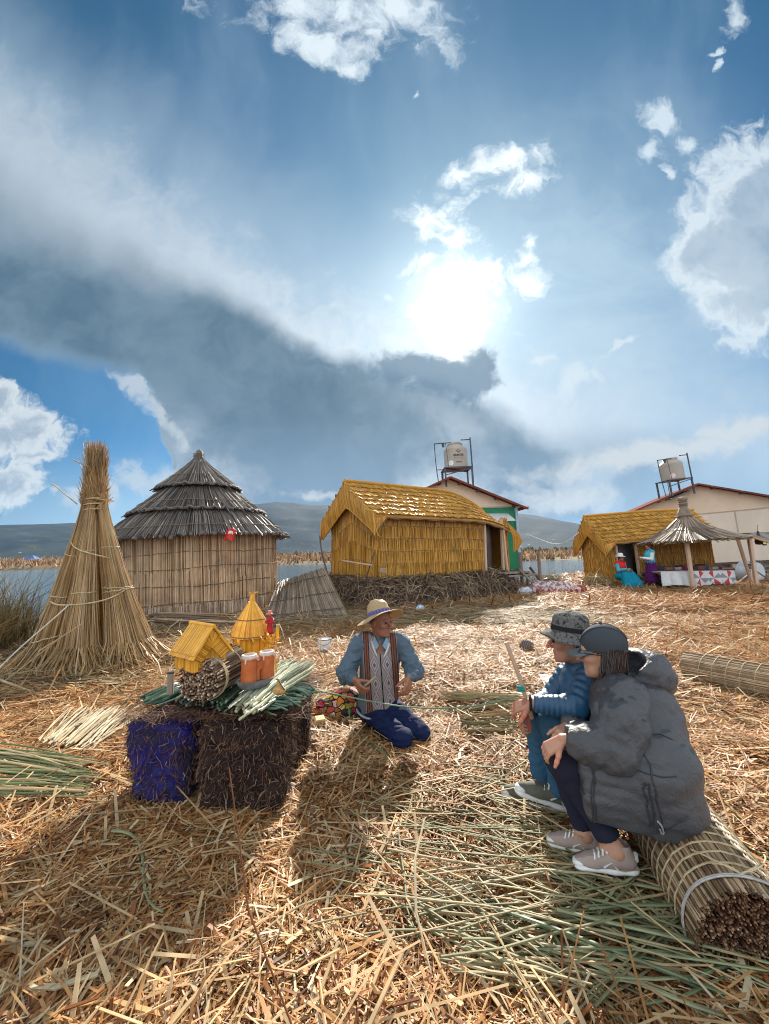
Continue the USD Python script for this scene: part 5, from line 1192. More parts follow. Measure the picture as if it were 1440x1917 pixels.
# ---------------- the seated woman in the grey jacket
W0 = G(1160, 1610)
t_wom = thing('person', 'person in dark cap and grey hooded winter jacket sitting on the near log', 'person', W0)
J = lambda px, py, Y: at(px, py, Y) - W0
HIP, KN, KF = J(1212, 1438, 1.88), J(1064, 1428, 1.93), J(1052, 1418, 2.12)
AN, AF = J(1152, 1592, 1.80), J(1098, 1562, 1.95)
CH, NK = J(1186, 1335, 2.00), J(1150, 1272, 2.07)
SN, SF = J(1168, 1312, 1.88), J(1128, 1300, 2.20)
EN, WN = J(1150, 1402, 1.80), J(1054, 1384, 1.86)
EF, WF = J(1098, 1365, 2.22), J(1068, 1358, 2.06)
HEAD = J(1128, 1224, 2.06); RH = frame((-.86, .50, -.10))
fw = np.array([-.93, .37, 0]); fw /= np.linalg.norm(fw); sd = np.array([-fw[1], fw[0], 0])          # sd points to her left, towards the camera
core = Body(.04)
core.ell(HIP, (.15, .15, .12)).cone(HIP, CH, .12, .13).ell(CH, (.14, .14, .16)).cone(CH + [0, 0, .08], NK, .07, .05)
core.chain([SN, EN, WN], [.05, .04, .026]).chain([SF, EF, WF], [.05, .04, .026])
hn, hf = HIP - sd * -.08, HIP - sd * .08
core.cone(hn, KN, .075, .055).cone(hf, KF, .075, .055).cone(KN, AN, .05, .034).cone(KF, AF, .05, .034)
core.cone(AN, AN + fw * .05 - [0, 0, .03], .032, .03).cone(AF, AF + fw * .05 - [0, 0, .03], .032, .03)
hd = Body().add(head_parts(True), RH * .97, HEAD); hd.cone(HEAD + RH @ np.array([-.02, 0, -.03]), NK, .048, .05, k=.03)
handN = hand_body(WN + [-.005, 0, -.004], (-.8, .2, -.55), (.45, .35, -.6), (.45, .5, .5, .55), side=-1, thumb=(.4, .3), base_curl=.6, s=.86)
handF = hand_body(WF, (-.75, -.55, -.25), (-.1, .3, -.9), (.4, .4, .45, .5), side=1, thumb=(.4, .3), base_curl=.25, s=.9)
put(t_wom, 'body', union(core.mesh(.011), hd.mesh(.0042), handN.mesh(.0036), handF.mesh(.0036)), SKIN3, smooth=True)
JACK = fabric('grey_jacket_look', (.047, .047, .051), .45, weave=600, strength=.5, spec=.45, fold=2.0, vary=.18)
jk = Body(.05)
jk.ell(CH + [.01, -.01, .0], (.185, .195, .19)).ell(HIP + [-.01, -.02, .02], (.178, .185, .20)).cone(HIP + [-.01, -.02, .05], CH + [0, 0, -.02], .178, .172)
jk.cone(HIP + [.0, -.05, -.10], HIP + fw * .34 + sd * .10 - [0, 0, .07], .165, .15, k=.05).cone(HIP + [-.04, -.04, .0], HIP + fw * .30 + sd * .04 + [0, 0, .01], .185, .16, k=.05)
jk.cone(HIP + [.03, -.03, -.13], HIP + fw * .30 + sd * .07 - [0, 0, .13], .16, .14, k=.05)
jk.cone(SN + [0, .04, .0], SF + [0, -.05, 0], .10, .10, k=.06).cone(NK - [0, 0, .05], NK + [.01, 0, .0], .095, .075, k=.04)
jk.plane(J(1180, 1568, 1.70), (-.12, .0, -1)); jk.plane(J(1086, 1500, 1.86), fw * .97 + sd * .12, k=.03)
wf1, wf2 = folds(.011, 6.0, 31, (1, 1, 1.7)), folds(.012, 13, 77, (.5, .5, 1.7)); wf = lambda P: wf1(P) + wf2(P); 
jm = jk.mesh(.0095, lambda P: wf(P))
jacket = put(t_wom, 'jacket', jm, JACK, smooth=True)
arm = Body(.04); arm.chain([SN + [.015, .02, .0], (SN + EN) / 2 + [0, -.01, 0], EN], [.112, .108, .098]).chain([EN, EN * .5 + WN * .5, WN + (EN - WN) * .06], [.098, .082, .058])
arm.plane(WN + (EN - WN) * .03, WN - EN, k=.012)
put(jacket, 'sleeve', arm.mesh(.0085, (lambda P: folds(.014, 9, 37)(P) + folds(.012, 19, 38, (1.3, 1.3, .7))(P))), JACK, smooth=True)
arm = Body(.04); arm.chain([SF, EF, WF + (EF - WF) * .1], [.10, .085, .055]); put(jacket, 'sleeve', arm.mesh(.0095, folds(.014, 10, 39)), JACK, smooth=True)
put(jacket, 'cuff', tube([WF + (EF - WF) * .14, WF + (EF - WF) * .02], [.058, .05], 14), BLACK)
hdc = J(1214, 1262, 2.00)
hood = Body(.03); hood.ell(hdc + [.0, .02, .0], (.13, .14, .115), R=rot_y(.45) @ rot_z(-.2)).ell(hdc + [.075, .05, -.04], (.075, .10, .085), R=rot_y(.75)).cone(NK + [.06, -.06, .0], NK + [.05, .10, .02], .055, .055, k=.05).cone(NK + [-.01, -.085, -.035], NK + [.09, -.05, -.01], .035, .05, k=.04)
hood.ell(hdc + [-.10, -.0, .07], (.065, .08, .05), R=rot_y(.5), k=.03, sub=True)
put(jacket, 'hood', hood.mesh(.0085, folds(.020, 11, 41)), JACK, smooth=True)
SEAMD = plain('jacket_seam_look', (.018, .02, .03), (.015, .016, .022), 30, .5)
from scipy.spatial import cKDTree
_jt = cKDTree(jm[0]); _jn = trimesh.Trimesh(*jm, process=False).vertex_normals
def on_jacket(pts, n=18, lift=.002):
    """a line laid on the jacket's surface, found from points in front of it"""
    p = smooth_path(pts, n); out = []
    org = CAM - W0
    for q in p:
        d = q - org; d /= np.linalg.norm(d); s = np.cross(jm[0] - org, d); r = np.linalg.norm(s, axis=1); k = np.argsort(r)[:12]; k = k[np.argmin((jm[0][k] - org) @ d)]
        out.append(jm[0][k] + _jn[k] * lift)
    out = np.array(out); out[1:-1] = (out[:-2] + out[1:-1] * 2 + out[2:]) / 4; return out
zl = lambda a: [J(x, y, 1.7) for x, y in a]
for nm, pts, r in (('zip', [(1205, 1468), (1212, 1505), (1218, 1548)], .0035), ('zip', [(1212, 1470), (1220, 1506), (1229, 1546)], .0035), ('seam', [(1197, 1395), (1216, 1430), (1230, 1490), (1241, 1545)], .0025), ('seam', [(1108, 1435), (1109, 1490), (1113, 1556)], .003), ('seam', [(1112, 1436), (1114, 1490), (1118, 1552)], .002), ('seam', [(1092, 1545), (1150, 1558), (1220, 1562), (1290, 1530)], .0022), ('seam', [(1160, 1300), (1188, 1330), (1200, 1365), (1198, 1400)], .0025), ('seam', [(1200, 1380), (1230, 1372), (1262, 1384)], .002), ('seam', [(1120, 1432), (1160, 1426), (1200, 1440), (1270, 1452)], .0025)):
    put(jacket, nm, tube(on_jacket(zl(pts)), r, 5), SEAMD)
put(jacket, 'drawcord', tube(on_jacket(zl([(1229, 1540), (1240, 1550), (1243, 1562), (1234, 1552)]), 12, .006), .0035, 5), plain('grey_cord_look', (.3, .3, .31), (.22, .22, .23), 30, .6))
put(jacket, 'strap', box(J(1152, 1283, 1.93), (.085, .012, .032), rot_z(-.5) @ rot_y(.15), .004), JACK)
for dx in (-7, 4): put(jacket, 'snap', move(trimesh.creation.icosphere(2, .005), None, J(1152 + dx, 1284 - dx * .25, 1.918)), STEEL, smooth=True)
lg = Body(.03); lg.cone(hn, KN, .105, .082).cone(hf, KF, .105, .082).cone(KN, AN + (KN - AN) * .12, .08, .05).cone(KF, AF + (KF - AF) * .12, .08, .05).ell(HIP, (.16, .16, .13))
lg.plane(AN + (KN - AN) * .12, AN - KN, k=.01)
put(t_wom, 'leggings', lg.mesh(.0095, folds(.010, 12, 43)), fabric('midnight_leggings_look', (.012, .013, .028), .8, fold=.5), smooth=True)
SHOE = fabric('taupe_mesh_look', (.30, .23, .2), .75, 500); SOLE = plain('white_sole_look', (.66, .65, .63), (.56, .55, .53), 10, .5); LACE = plain('lace_look', (.7, .68, .65), (.6, .58, .55), 20, .8)
def shoe(t, ankle, d, toe_up=0.0, up=SHOE, L=.19, s=1.0):
    d = np.asarray(d, float); d /= np.linalg.norm(d); R = frame(d) @ rot_y(-toe_up); o = np.array([ankle[0], ankle[1], 0]); o[2] = max(ankle[2] - .085 * s, .0)
    T = lambda m: move(m, R, o)
    b = Body(.02 * s)
    b.cone((-.05 * s, 0, .045 * s), (.02 * s, 0, .055 * s), .040 * s, .042 * s).cone((.02 * s, 0, .05 * s), (L * .62 * s, .0, .032 * s), .043 * s, .034 * s).cone((L * .55 * s, 0, .03 * s), (L * .86 * s, 0, .026 * s), .037 * s, .027 * s)
    b.cone((-.035 * s, 0, .06 * s), (-.03 * s, 0, .105 * s), .04 * s, .038 * s, k=.02); b.ell((-.03 * s, 0, .125 * s), (.032 * s, .028 * s, .04 * s), k=.008, sub=True); b.plane((0, 0, .018 * s), (0, 0, -1), k=.004)
    q = put(t, 'shoe', T(b.mesh(.006)), up, smooth=True)
    sb = Body(.012).cone((-.055 * s, 0, .012), (.02 * s, 0, .012), .045 * s, .043 * s, flat=((0, 0, 1), .45)).cone((.02 * s, 0, .012), (L * .84 * s, 0, .010), .043 * s, .038 * s, flat=((0, 0, 1), .45))
    put(q, 'sole', T(sb.mesh(.006)), SOLE, smooth=True)
    for k in range(5):
        x = (.035 + .019 * k) * s; z = (.098 - .0095 * k) * s
        put(q, 'lace', T(tube([(x - .008, -.030 * s, z - .012), (x + .002, -.012 * s, z + .002), (x + .006, .012 * s, z + .003), (x + .012, .030 * s, z - .011)], .0042, 5)), LACE)
    for sgn in (-1, 1): put(q, 'side_panel', T(tube([(.01 * s, sgn * .043 * s, .03 * s), (.035 * s, sgn * .041 * s, .058 * s), (.07 * s, sgn * .040 * s, .032 * s)], .0055 * s, 5, flat=.5)), SOLE)
    put(q, 'toe_cap', T(Body(.01).ell((L * .88 * s, 0, .024 * s), (.03 * s, .031 * s, .020 * s)).mesh(.005)), SOLE, smooth=True)
    put(q, 'heel_tab', T(tube([(-.078 * s, -.02, .06 * s), (-.088 * s, 0, .075 * s), (-.078 * s, .02, .06 * s)], .012 * s, 6)), SOLE)
    return q
shoe(t_wom, AN, fw + sd * .25, L=.19, s=.88); shoe(t_wom, AF, fw, L=.19, s=.88)
# cap, hair, glasses
CAPL = fabric('dark_cap_look', (.04, .047, .055), .85, 420, .35)
cp = Body(.012); cp.ell((-.016, 0, .050), (.106, .086, .098)); cp.plane((0, 0, .012), (.20, 0, -1), k=.008)
v, f = cp.mesh(.0055); cap = put(t_wom, 'cap', (v @ RH.T + HEAD, f), CAPL, smooth=True)
U, V = np.meshgrid(np.linspace(-1.15, 1.15, 25), np.linspace(0, 1, 8), indexing='ij')
P = np.stack([.083 * np.cos(U * .8) - .014 + V * (.084 + .012 * np.cos(U * 1.3)) * np.cos(U * .55), .078 * np.sin(U) * (1 + .0 * V), .036 - .022 * V - .014 * (np.sin(U)) ** 2], -1)
put(cap, 'visor', ((lambda q: (q[0] @ RH.T + HEAD, q[1]))(slab(P, np.array([0, 0, -.006])))), fabric('cap_visor_look', (.10, .115, .12), .8, 420, .3), smooth=30)
for k in range(3): 
    a_ = np.linspace(.15, 2.9, 16); yy_ = (-.5, 0, .5)[k]
    put(cap, 'seam', tube([HEAD + RH @ np.array([-.016 + .107 * math.cos(q), .0875 * math.sin(yy_) * math.sin(q) * 1.0, .050 + .0985 * math.sin(q) * math.cos(yy_)]) for q in a_ if .052 + .0895 * math.sin(q) * math.cos(yy_) > .04], .0022, 5), SEAMD)
put(cap, 'button', move(trimesh.creation.icosphere(2, .008), None, HEAD + RH @ np.array([-.016, 0, .149])), CAPL, smooth=True)
put(cap, 'strap', tube([HEAD + RH @ np.array([-.118 + .02 * abs(k), .05 * k, .012]) for k in np.linspace(-1, 1, 7)], .009, 6, flat=.5), BLACK)
hb = Body(.02); hb.ell((-.03, 0, .02), (.088, .084, .082)).ell((-.045, .0, -.05), (.06, .076, .07), k=.04); hb.ell((.075, 0, -.03), (.075, .066, .095), k=.012, sub=True); hb.plane((0, 0, .06), (0, 0, 1))
put(t_wom, 'hair', (lambda q: (q[0] @ RH.T + HEAD, q[1]))(hb.mesh(.007)), HAIR, rnd=.35, smooth=True)
N = 1300; sgn = np.where(rng.random(N) < .75, 1, -1); u_ = rng.random(N) * 1.12
r0 = np.stack([.0 - .095 * u_, sgn * (.068 + .016 * rng.random(N)), .035 - .03 * rng.random(N)], -1)
r1 = np.stack([.002 - .075 * u_ + rng.normal(0, .008, N), sgn * (.082 + .02 * rng.random(N)), -.06 + rng.normal(0, .01, N)], -1)
r2 = np.stack([.025 - .07 * u_ + rng.normal(0, .014, N), sgn * (.088 + .03 * rng.random(N)), -.15 + rng.normal(0, .02, N)], -1)
r3 = np.stack([.075 - .085 * u_ + rng.normal(0, .02, N), sgn * (.07 + .04 * rng.random(N)), -.30 - .16 * rng.random(N)], -1)
P = np.stack([r0, r1, r2, r3], 1) @ RH.T + HEAD
put(t_wom, 'hair_strands', stalks(P, np.outer(rng.uniform(.0014, .0028, N), [1, 1, 1, .4]), 3, rng=rng), HAIR, kind='stuff')
GL = plain('dark_lens_look', (.01, .008, .008), (.008, .007, .007), 5, .12)
for s in (-1, 1):
    put(t_wom, 'sunglasses', join(move(Body(.006).ell((.098, s * .034, .010), (.007, .027, .021), R=rot_z(-s * .25)).mesh(.004), RH, HEAD), tube([HEAD + RH @ np.array(q) for q in ((.094, s * .058, .016), (.05, s * .077, .014), (-.01, s * .08, .008))], .0028, 5)), GL, smooth=True)

# ---------------- the seated man behind her
D0 = G(1030, 1500)
t_gent = thing('person', 'person in camouflage bucket hat, blue puffer jacket and jeans sitting on the log', 'person', D0)
J = lambda px, py, Y: at(px, py, Y) - D0
HIP, KN, KF = J(1150, 1392, 2.36), J(1040, 1348, 2.26), J(1010, 1356, 2.42)
AN, AF = J(1052, 1474, 2.24), J(1022, 1478, 2.40)
CH, NK = J(1112, 1296, 2.36), J(1088, 1246, 2.38)
SN, SF = J(1108, 1270, 2.24), J(1070, 1262, 2.50)
EN, WN = J(1078, 1326, 2.14), J(996, 1316, 2.20)
EF, WF = J(1030, 1312, 2.52), J(990, 1322, 2.34)
HEAD = J(1066, 1200, 2.35); RH = frame((-.92, .36, -.10))
fw = np.array([-.92, .36, 0]); sd = np.array([-fw[1], fw[0], 0])
core = Body(.04)
core.ell(HIP, (.15, .15, .12)).cone(HIP, CH, .12, .13).ell(CH, (.15, .15, .16)).cone(CH + [0, 0, .08], NK, .075, .056)
core.chain([SN, EN, WN], [.055, .042, .029]).chain([SF, EF, WF], [.055, .042, .029])
hn, hf = HIP + sd * .09, HIP - sd * .09
core.cone(hn, KN, .08, .06).cone(hf, KF, .08, .06).cone(KN, AN, .055, .036).cone(KF, AF, .055, .036)
hd = Body().add(head_parts(), RH, HEAD); hd.cone(HEAD + RH @ np.array([-.02, 0, -.03]), NK, .056, .058, k=.03)
handN = hand_body(WN, (-.72, .45, -.35), (-.1, .5, -.8), (.6, .6, .65, .7), side=-1, thumb=(.5, .4), base_curl=.45)
handF = hand_body(WF, (-.55, -.35, -.55), (.2, -.6, -.5), (.6, .65, .7, .7), side=1, thumb=(.5, .4), base_curl=.4)
put(t_gent, 'body', union(core.mesh(.011), hd.mesh(.0042), handN.mesh(.0036), handF.mesh(.0036)), SKIN2, smooth=True)
PUFF = fabric('blue_puffer_look', (.011, .055, .115), .4, weave=500, strength=.3, spec=.5, fold=1.0, vary=.15)
jk = Body(.04); jk.ell(CH + [0, 0, .02], (.175, .17, .18)).cone(HIP + [0, 0, .06], CH, .185, .18, ripple=(5, .010)).cone(NK - [0, 0, .06], NK + [0, 0, .015], .10, .078, k=.03)
jacket = put(t_gent, 'jacket', jk.mesh(.0095, lambda P: (np.abs(np.sin(P[..., 2] * np.pi / .055)) ** .6 - .6) * -.008 + folds(.006, 12, 3)(P)), PUFF, smooth=True)
for a, b, c_, n1, n2 in ((SN, EN, WN, 5, 8), (SF, EF, WF, 5, 7)):
    ar = Body(.03); ar.cone(a, b, .086, .070, ripple=(n1, .009)).cone(b, c_ + (b - c_) * .05, .068, .044, ripple=(n2, .008), k=.03)
    ar.plane(c_ + (b - c_) * .04, c_ - b, k=.01)
    put(jacket, 'sleeve', ar.mesh(.0075, folds(.004, 16, 9)), PUFF, smooth=True)
put(jacket, 'collar_lining', tube([NK + [.0, -.01, -.02], NK + [-.0, -.01, .03]], [.07, .072], 16), NAVY)
put(jacket, 'zip', tube([CH + fw * .185 + [0, -.06, -.06], CH + fw * .17 + [0, -.06, .08], NK + fw * .085 + [0, -.04, .0]], .006, 6), STEEL)
for dz in (0, .012): put(t_gent, 'bracelet', tube([WN + (EN - WN) * (-.03 - dz * 1.4) + frame(EN - WN) @ np.array([0, .034 * math.cos(a), .034 * math.sin(a)]) for a in np.linspace(0, 6.4, 20)], .0055, 5), BLACK)
JEANS = fabric('blue_jeans_look', (.028, .085, .15), .8, 420, .35, fold=.7, vary=.2)
lg = Body(.03); lg.cone(hn, KN, .115, .088).cone(hf, KF, .115, .088).cone(KN, AN - (KN - AN) * .14, .086, .066).cone(KF, AF - (KF - AF) * .12, .086, .066).ell(HIP, (.17, .17, .13))
lg.plane(AN - (KN - AN) * .10, AN - KN, k=.01)
put(t_gent, 'jeans', lg.mesh(.0095, lambda P: folds(.014, 10, 53)(P) + folds(.012, 22, 54, (.8, .8, 1.4))(P)), JEANS, smooth=True)
SHOE2 = fabric('olive_shoe_look', (.10, .10, .075), .75, 400)
shoe(t_gent, AN + [-.01, 0, .0], fw + sd * .3, .28, SHOE2, .22, 1.12); shoe(t_gent, AF, fw, .1, SHOE2, .22, 1.12)
put(t_gent, 'sock', tube([AN + [0, 0, -.01], AN + (KN - AN) * .1], .046, 12), plain('grey_sock_look', (.5, .5, .52), (.42, .42, .44), 20, .9))
hb = Body(.02); hb.ell((-.022, 0, .022), (.094, .082, .085)); hb.plane((.0, 0, 0), (1, 0, .35)); hb.plane((0, 0, -.07), (.35, 0, -1)); hb.ell((.05, 0, -.06), (.08, .09, .07), k=.01, sub=True)
put(t_gent, 'hair', move(hb.mesh(.007), RH, HEAD), HAIR, rnd=.2, smooth=True)
for s in (-1, 1): put(t_gent, 'eye', move(trimesh.creation.icosphere(2, .0105), RH, HEAD + RH @ np.array([.084, s * .031, .010])), EYE_, smooth=True)
g = Graph(); lp = g('attribute', 'vector', attribute='lp'); n = g.noise(lp, 55, 4, .7, .8)
CAMO = g.build('camouflage_look', surface=g('principled_bsdf', 'BSDF', base_color=g.ramp(n, [(.36, (.02, .02, .022)), (.46, (.06, .058, .055)), (.52, (.16, .15, .14)), (.6, (.075, .072, .07)), (.68, (.26, .245, .23))]), roughness=.85, specular_ior_level=.1))
r_, z_ = np.array([.0, .058, .083, .091, .095, .098, .101, .12, .143, .145, .141]), np.array([.125, .122, .108, .09, .05, .022, .014, .0, -.018, -.024, -.024])
A_, I_ = np.meshgrid(np.linspace(0, 2 * np.pi, 61), np.arange(len(r_)), indexing='ij'); rr, zz = r_[I_], z_[I_]
brim = np.clip((rr - .101) / .045, 0, 1); P = np.stack([rr * np.cos(A_) * 1.06 + brim * .008, rr * np.sin(A_) * .92, zz + brim * (.012 * np.cos(A_) - .006 + .006 * np.sin(3 * A_)) + .004 * np.sin(A_ * 4 + rr * 60) * (zz > .06)], -1)
RB = frame((-.92, .36, 0)) @ rot_y(-.10); HP = HEAD + RH @ np.array([-.010, 0, .040])
v, f = slab(P, np.array([0, 0, -.004])); hat = put(t_gent, 'hat', (v @ RB.T + HP, f), CAMO, smooth=True)
UsdGeom.PrimvarsAPI(stage.GetPrimAtPath(hat)).CreatePrimvar('lp', Sdf.ValueTypeNames.Float3Array, 'vertex').Set(Vt.Vec3fArray.FromNumpy(v.astype(np.float32)))
a = np.linspace(0, 2 * np.pi, 50); Pb = np.stack([np.stack([.1005 * np.cos(a) * 1.06, .1005 * np.sin(a) * .92, .022 + 0 * a], -1), np.stack([.0972 * np.cos(a) * 1.06, .0972 * np.sin(a) * .92, .045 + 0 * a], -1)], 1)
v, f = slab(Pb, np.array([0, 0, .002])); put(hat, 'band', (v @ RB.T + HP, f), BLACK, smooth=30)

# ---------------- the two women by the smaller golden house
def far_woman(name_label, base, seated, face, colours):
    t = thing('person', name_label, 'person', base)
    skirt_m, top_m, sleeve_m, hat_m = colours; fwd = np.array([math.cos(face), math.sin(face), 0]); lf = np.array([-fwd[1], fwd[0], 0])
    hz = .42 if seated else .86; hip = np.array([0, 0, hz]); ch = hip + [0, 0, .34] + fwd * .03; nk = hip + [0, 0, .52]; hd_ = hip + [0, 0, .66] + fwd * .03
    R = frame(fwd); b = Body(.04).ell(hip, (.15, .15, .13)).cone(hip, ch, .12, .12).cone(ch, nk, .1, .05).cone(nk, hd_, .05, .05)
    sn, sf = nk + lf * .17 - [0, 0, .06], nk - lf * .17 - [0, 0, .06]
    en, ef = sn + [0, 0, -.26] + fwd * .05, sf + [0, 0, -.26] + fwd * .05; wn, wf = en + fwd * .24 - lf * .08 + [0, 0, .04], ef + fwd * .24 + lf * .08 + [0, 0, .04]
    b.chain([sn, en, wn], [.05, .04, .028]).chain([sf, ef, wf], [.05, .04, .028])
    if seated:
        kn = [hip + fwd * .38 + lf * s * .12 - [0, 0, .02] for s in (-1, 1)]; ft = [np.array([k[0], k[1], .06]) + fwd * .04 for k in kn]
    else: kn = [hip * [1, 1, 0] + lf * s * .09 + [0, 0, .46] for s in (-1, 1)]; ft = [np.array([k[0], k[1], .06]) for k in kn]
    for k, f_ in zip(kn, ft): b.cone(hip, k, .09, .06).cone(k, f_, .06, .04).cone(f_, f_ + fwd * .14 - [0, 0, .02], .04, .032)
    hn_ = [hand_body(w, fwd - [0, 0, .25], -lf * s - [0, 0, .4], side=-s, s=.95) for w, s in ((wn, 1), (wf, -1))]
    put(t, 'body', union(b.mesh(.014), Body().add(head_parts(True), R, hd_).mesh(.008), *[h.mesh(.006) for h in hn_]), SKIN1, smooth=True)
    sk = Body(.06)
    if seated: sk.ell(hip + fwd * .12 - [0, 0, .02], (.30, .32, .17)).cone(hip + fwd * .3 + lf * .12, ft[1] + [0, 0, .06], .17, .26).cone(hip + fwd * .3 - lf * .12, ft[0] + [0, 0, .06], .17, .26).plane((0, 0, .03), (0, 0, -1))
    else: sk.cone(hip + [0, 0, .05], hip * [1, 1, 0] + [0, 0, .24], .16, .215).plane((0, 0, .24), (0, 0, -1))
    put(t, 'skirt', sk.mesh(.014, lambda P: np.sin(np.arctan2(P[..., 1], P[..., 0]) * 17) * .010), skirt_m, smooth=True)
    tp = Body(.04).cone(hip + [0, 0, .06], ch, .155, .16).cone(ch, nk - [0, 0, .02], .15, .08).cone(sn, sf, .075, .075); put(t, 'waistcoat', tp.mesh(.012), top_m, smooth=True)
    sl = Body(.03).chain([sn, en, wn], [.07, .06, .045]).chain([sf, ef, wf], [.07, .06, .045]); put(t, 'sleeve', sl.mesh(.012), sleeve_m, smooth=True)
    put(t, 'hair', move(Body(.02).ell((-.025, 0, .02), (.092, .085, .09)).cone((-.09, .03, -.03), (-.13, .03, -.3), .035, .02).plane((.045, 0, 0), (1, 0, .3)).mesh(.01), R, hd_), HAIR, rnd=.2, smooth=True)
    if seated: put(t, 'hat', move(lathe([(0, .15), (.07, .145), (.09, .12), (.1, .05), (.11, .04), (.17, .03), (.175, .02), (.1, .03)], 26), R @ rot_y(.08), hd_ + R @ np.array([-.01, 0, .03])), hat_m, smooth=40)
    else: put(t, 'headscarf', move(Body(.03).ell((-.02, 0, .05), (.115, .10, .10)).ell((-.05, 0, .1), (.10, .10, .07)).plane((.07, 0, .0), (1, 0, -.2)).mesh(.01), R, hd_), hat_m, smooth=True)
    return t
TEAL = fabric('teal_skirt_look', (.0, .16, .24), .8); PURP = fabric('purple_skirt_look', (.07, .006, .085), .8); CRED = fabric('red_blouse_look', (.5, .02, .02), .8); CYAN = fabric('cyan_waistcoat_look', (.05, .33, .42), .8); CWHITE = fabric('white_sleeve_look', (.6, .6, .6), .8)
b = at(1164, 1087, 14.9); b[2] = .06
tw = far_woman('person in white hat, red blouse and teal skirt sitting at the doorway', b, True, -1.25, (TEAL, CRED, CYAN, CWHITE))
b = at(1222, 1092, 14.6); b[2] = .02
far_woman('person in purple skirt and dark red headscarf standing beside the market table', b, False, math.pi - .1, (PURP, CYAN, CWHITE, fabric('maroon_scarf_look', (.07, .012, .008), .9)))
# ------------------------------------------------------------------ reed logs
LOGREED = reed_look('log_reed_look', [(0, (.06, .033, .018)), (.3, (.21, .125, .066)), (.65, (.37, .245, .135)), (1, (.52, .4, .26))], .55, .35, scale=14, vary=.45)
LOGEND = reed_look('log_end_look', [(0, (.03, .012, .008)), (.5, (.12, .055, .03)), (.85, (.24, .13, .07)), (1, (.36, .25, .15))], .8, .2, scale=40)
def reed_log(name, label, A, B, r, seed, turn=.055, end_ring=True, label_cat='log'):
    rg = np.random.default_rng(seed); A, B = np.asarray(A, float), np.asarray(B, float); d = B - A; L = np.linalg.norm(d); d /= L
    t = thing(name, label, label_cat, A * [1, 1, 0])
    s = np.cross(d, [0, 0, 1.0]); s /= np.linalg.norm(s); u = np.cross(s, d)
    N = int(2 * np.pi * r / .0062) * 2; a = np.arange(N) / N * 2 * np.pi + rg.normal(0, .01, N)
    rr = r * (1 + rg.normal(0, .012, N)); e0, e1 = rg.normal(0, .012, N), L + rg.normal(0, .02, N)
    P = [A + (s * np.cos(a)[:, None] + u * np.sin(a)[:, None]) * (rr * k)[:, None] + d * (e0 + (e1 - e0) * q)[:, None] for q, k in ((0, .97), (.05, 1.0), (.35, 1.01), (.7, 1.0), (1, .96))]
    put(t, 'reed_skin', stalks(np.stack(P, 1), rg.uniform(.0032, .0056, N), 4, rng=rg), LOGREED, world=True, kind='stuff')
    M = int(1900 * (r / .18) ** 2); rho = np.sqrt(rg.random(M)) * r * .97; a = rg.uniform(0, 6.283, M)
    off = (s * np.cos(a)[:, None] + u * np.sin(a)[:, None]) * rho[:, None]; e = rg.normal(.003, .005, M)
    for at_end in (0, 1):
        base = (A if at_end == 0 else B) + off; dd = d * (1 if at_end == 0 else -1)
        put(t, 'cut_ends', stalks(np.stack([base + dd * e[:, None], base + dd * .12], 1), rg.uniform(.0022, .0048, M), 5, caps=True, rng=rg), LOGEND, world=True, kind='stuff')
    put(t, 'core', tube([A + d * .03, B - d * .03], r * .955, 20), LOGEND, rnd=.1, world=True)
    n = int(L / turn); q = np.linspace(0.02, 1, n * 26); a = q * n * 2 * np.pi
    put(t, 'binding_cord', tube(A + (s * np.cos(a)[:, None] + u * np.sin(a)[:, None]) * r * 1.045 + d * (.05 + (L - .1) * q)[:, None] + rg.normal(0, .0012, (len(q), 3)), .0036, 5), CORD, world=True)
    if end_ring:
        a = np.linspace(0, 12.7, 90); put(t, 'end_rope', tube(A + (s * np.cos(a)[:, None] + u * np.sin(a)[:, None]) * r * 1.055 + d * (.055 + .006 * np.sin(a * 3) + a * .001)[:, None], .0036, 6), plain('grey_rope_look', (.42, .39, .36), (.3, .28, .26), 40, .8), world=True)
        k = A + u * r * 1.06 + d * .06
        for i in range(5): put(t, 'rope_end', tube(smooth_path([k, k + s * (.02 + .02 * i) * (-1) ** i + u * .012 + d * .015 * i, k + s * (.05 + .02 * i) * (-1) ** i + d * .03 * i], 8), .003, 5), CORD, world=True)
    return t
reed_log('reed_log', 'large reed log bound with cord that two people sit on', (1.178, 1.41, .155), (1.60, 3.02, .155), .178, 91)
reed_log('reed_log', 'reed log lying on the straw at the right edge', (3.34, 4.56, .14), (4.2, 3.1, .16), .157, 92, turn=.12, end_ring=False)

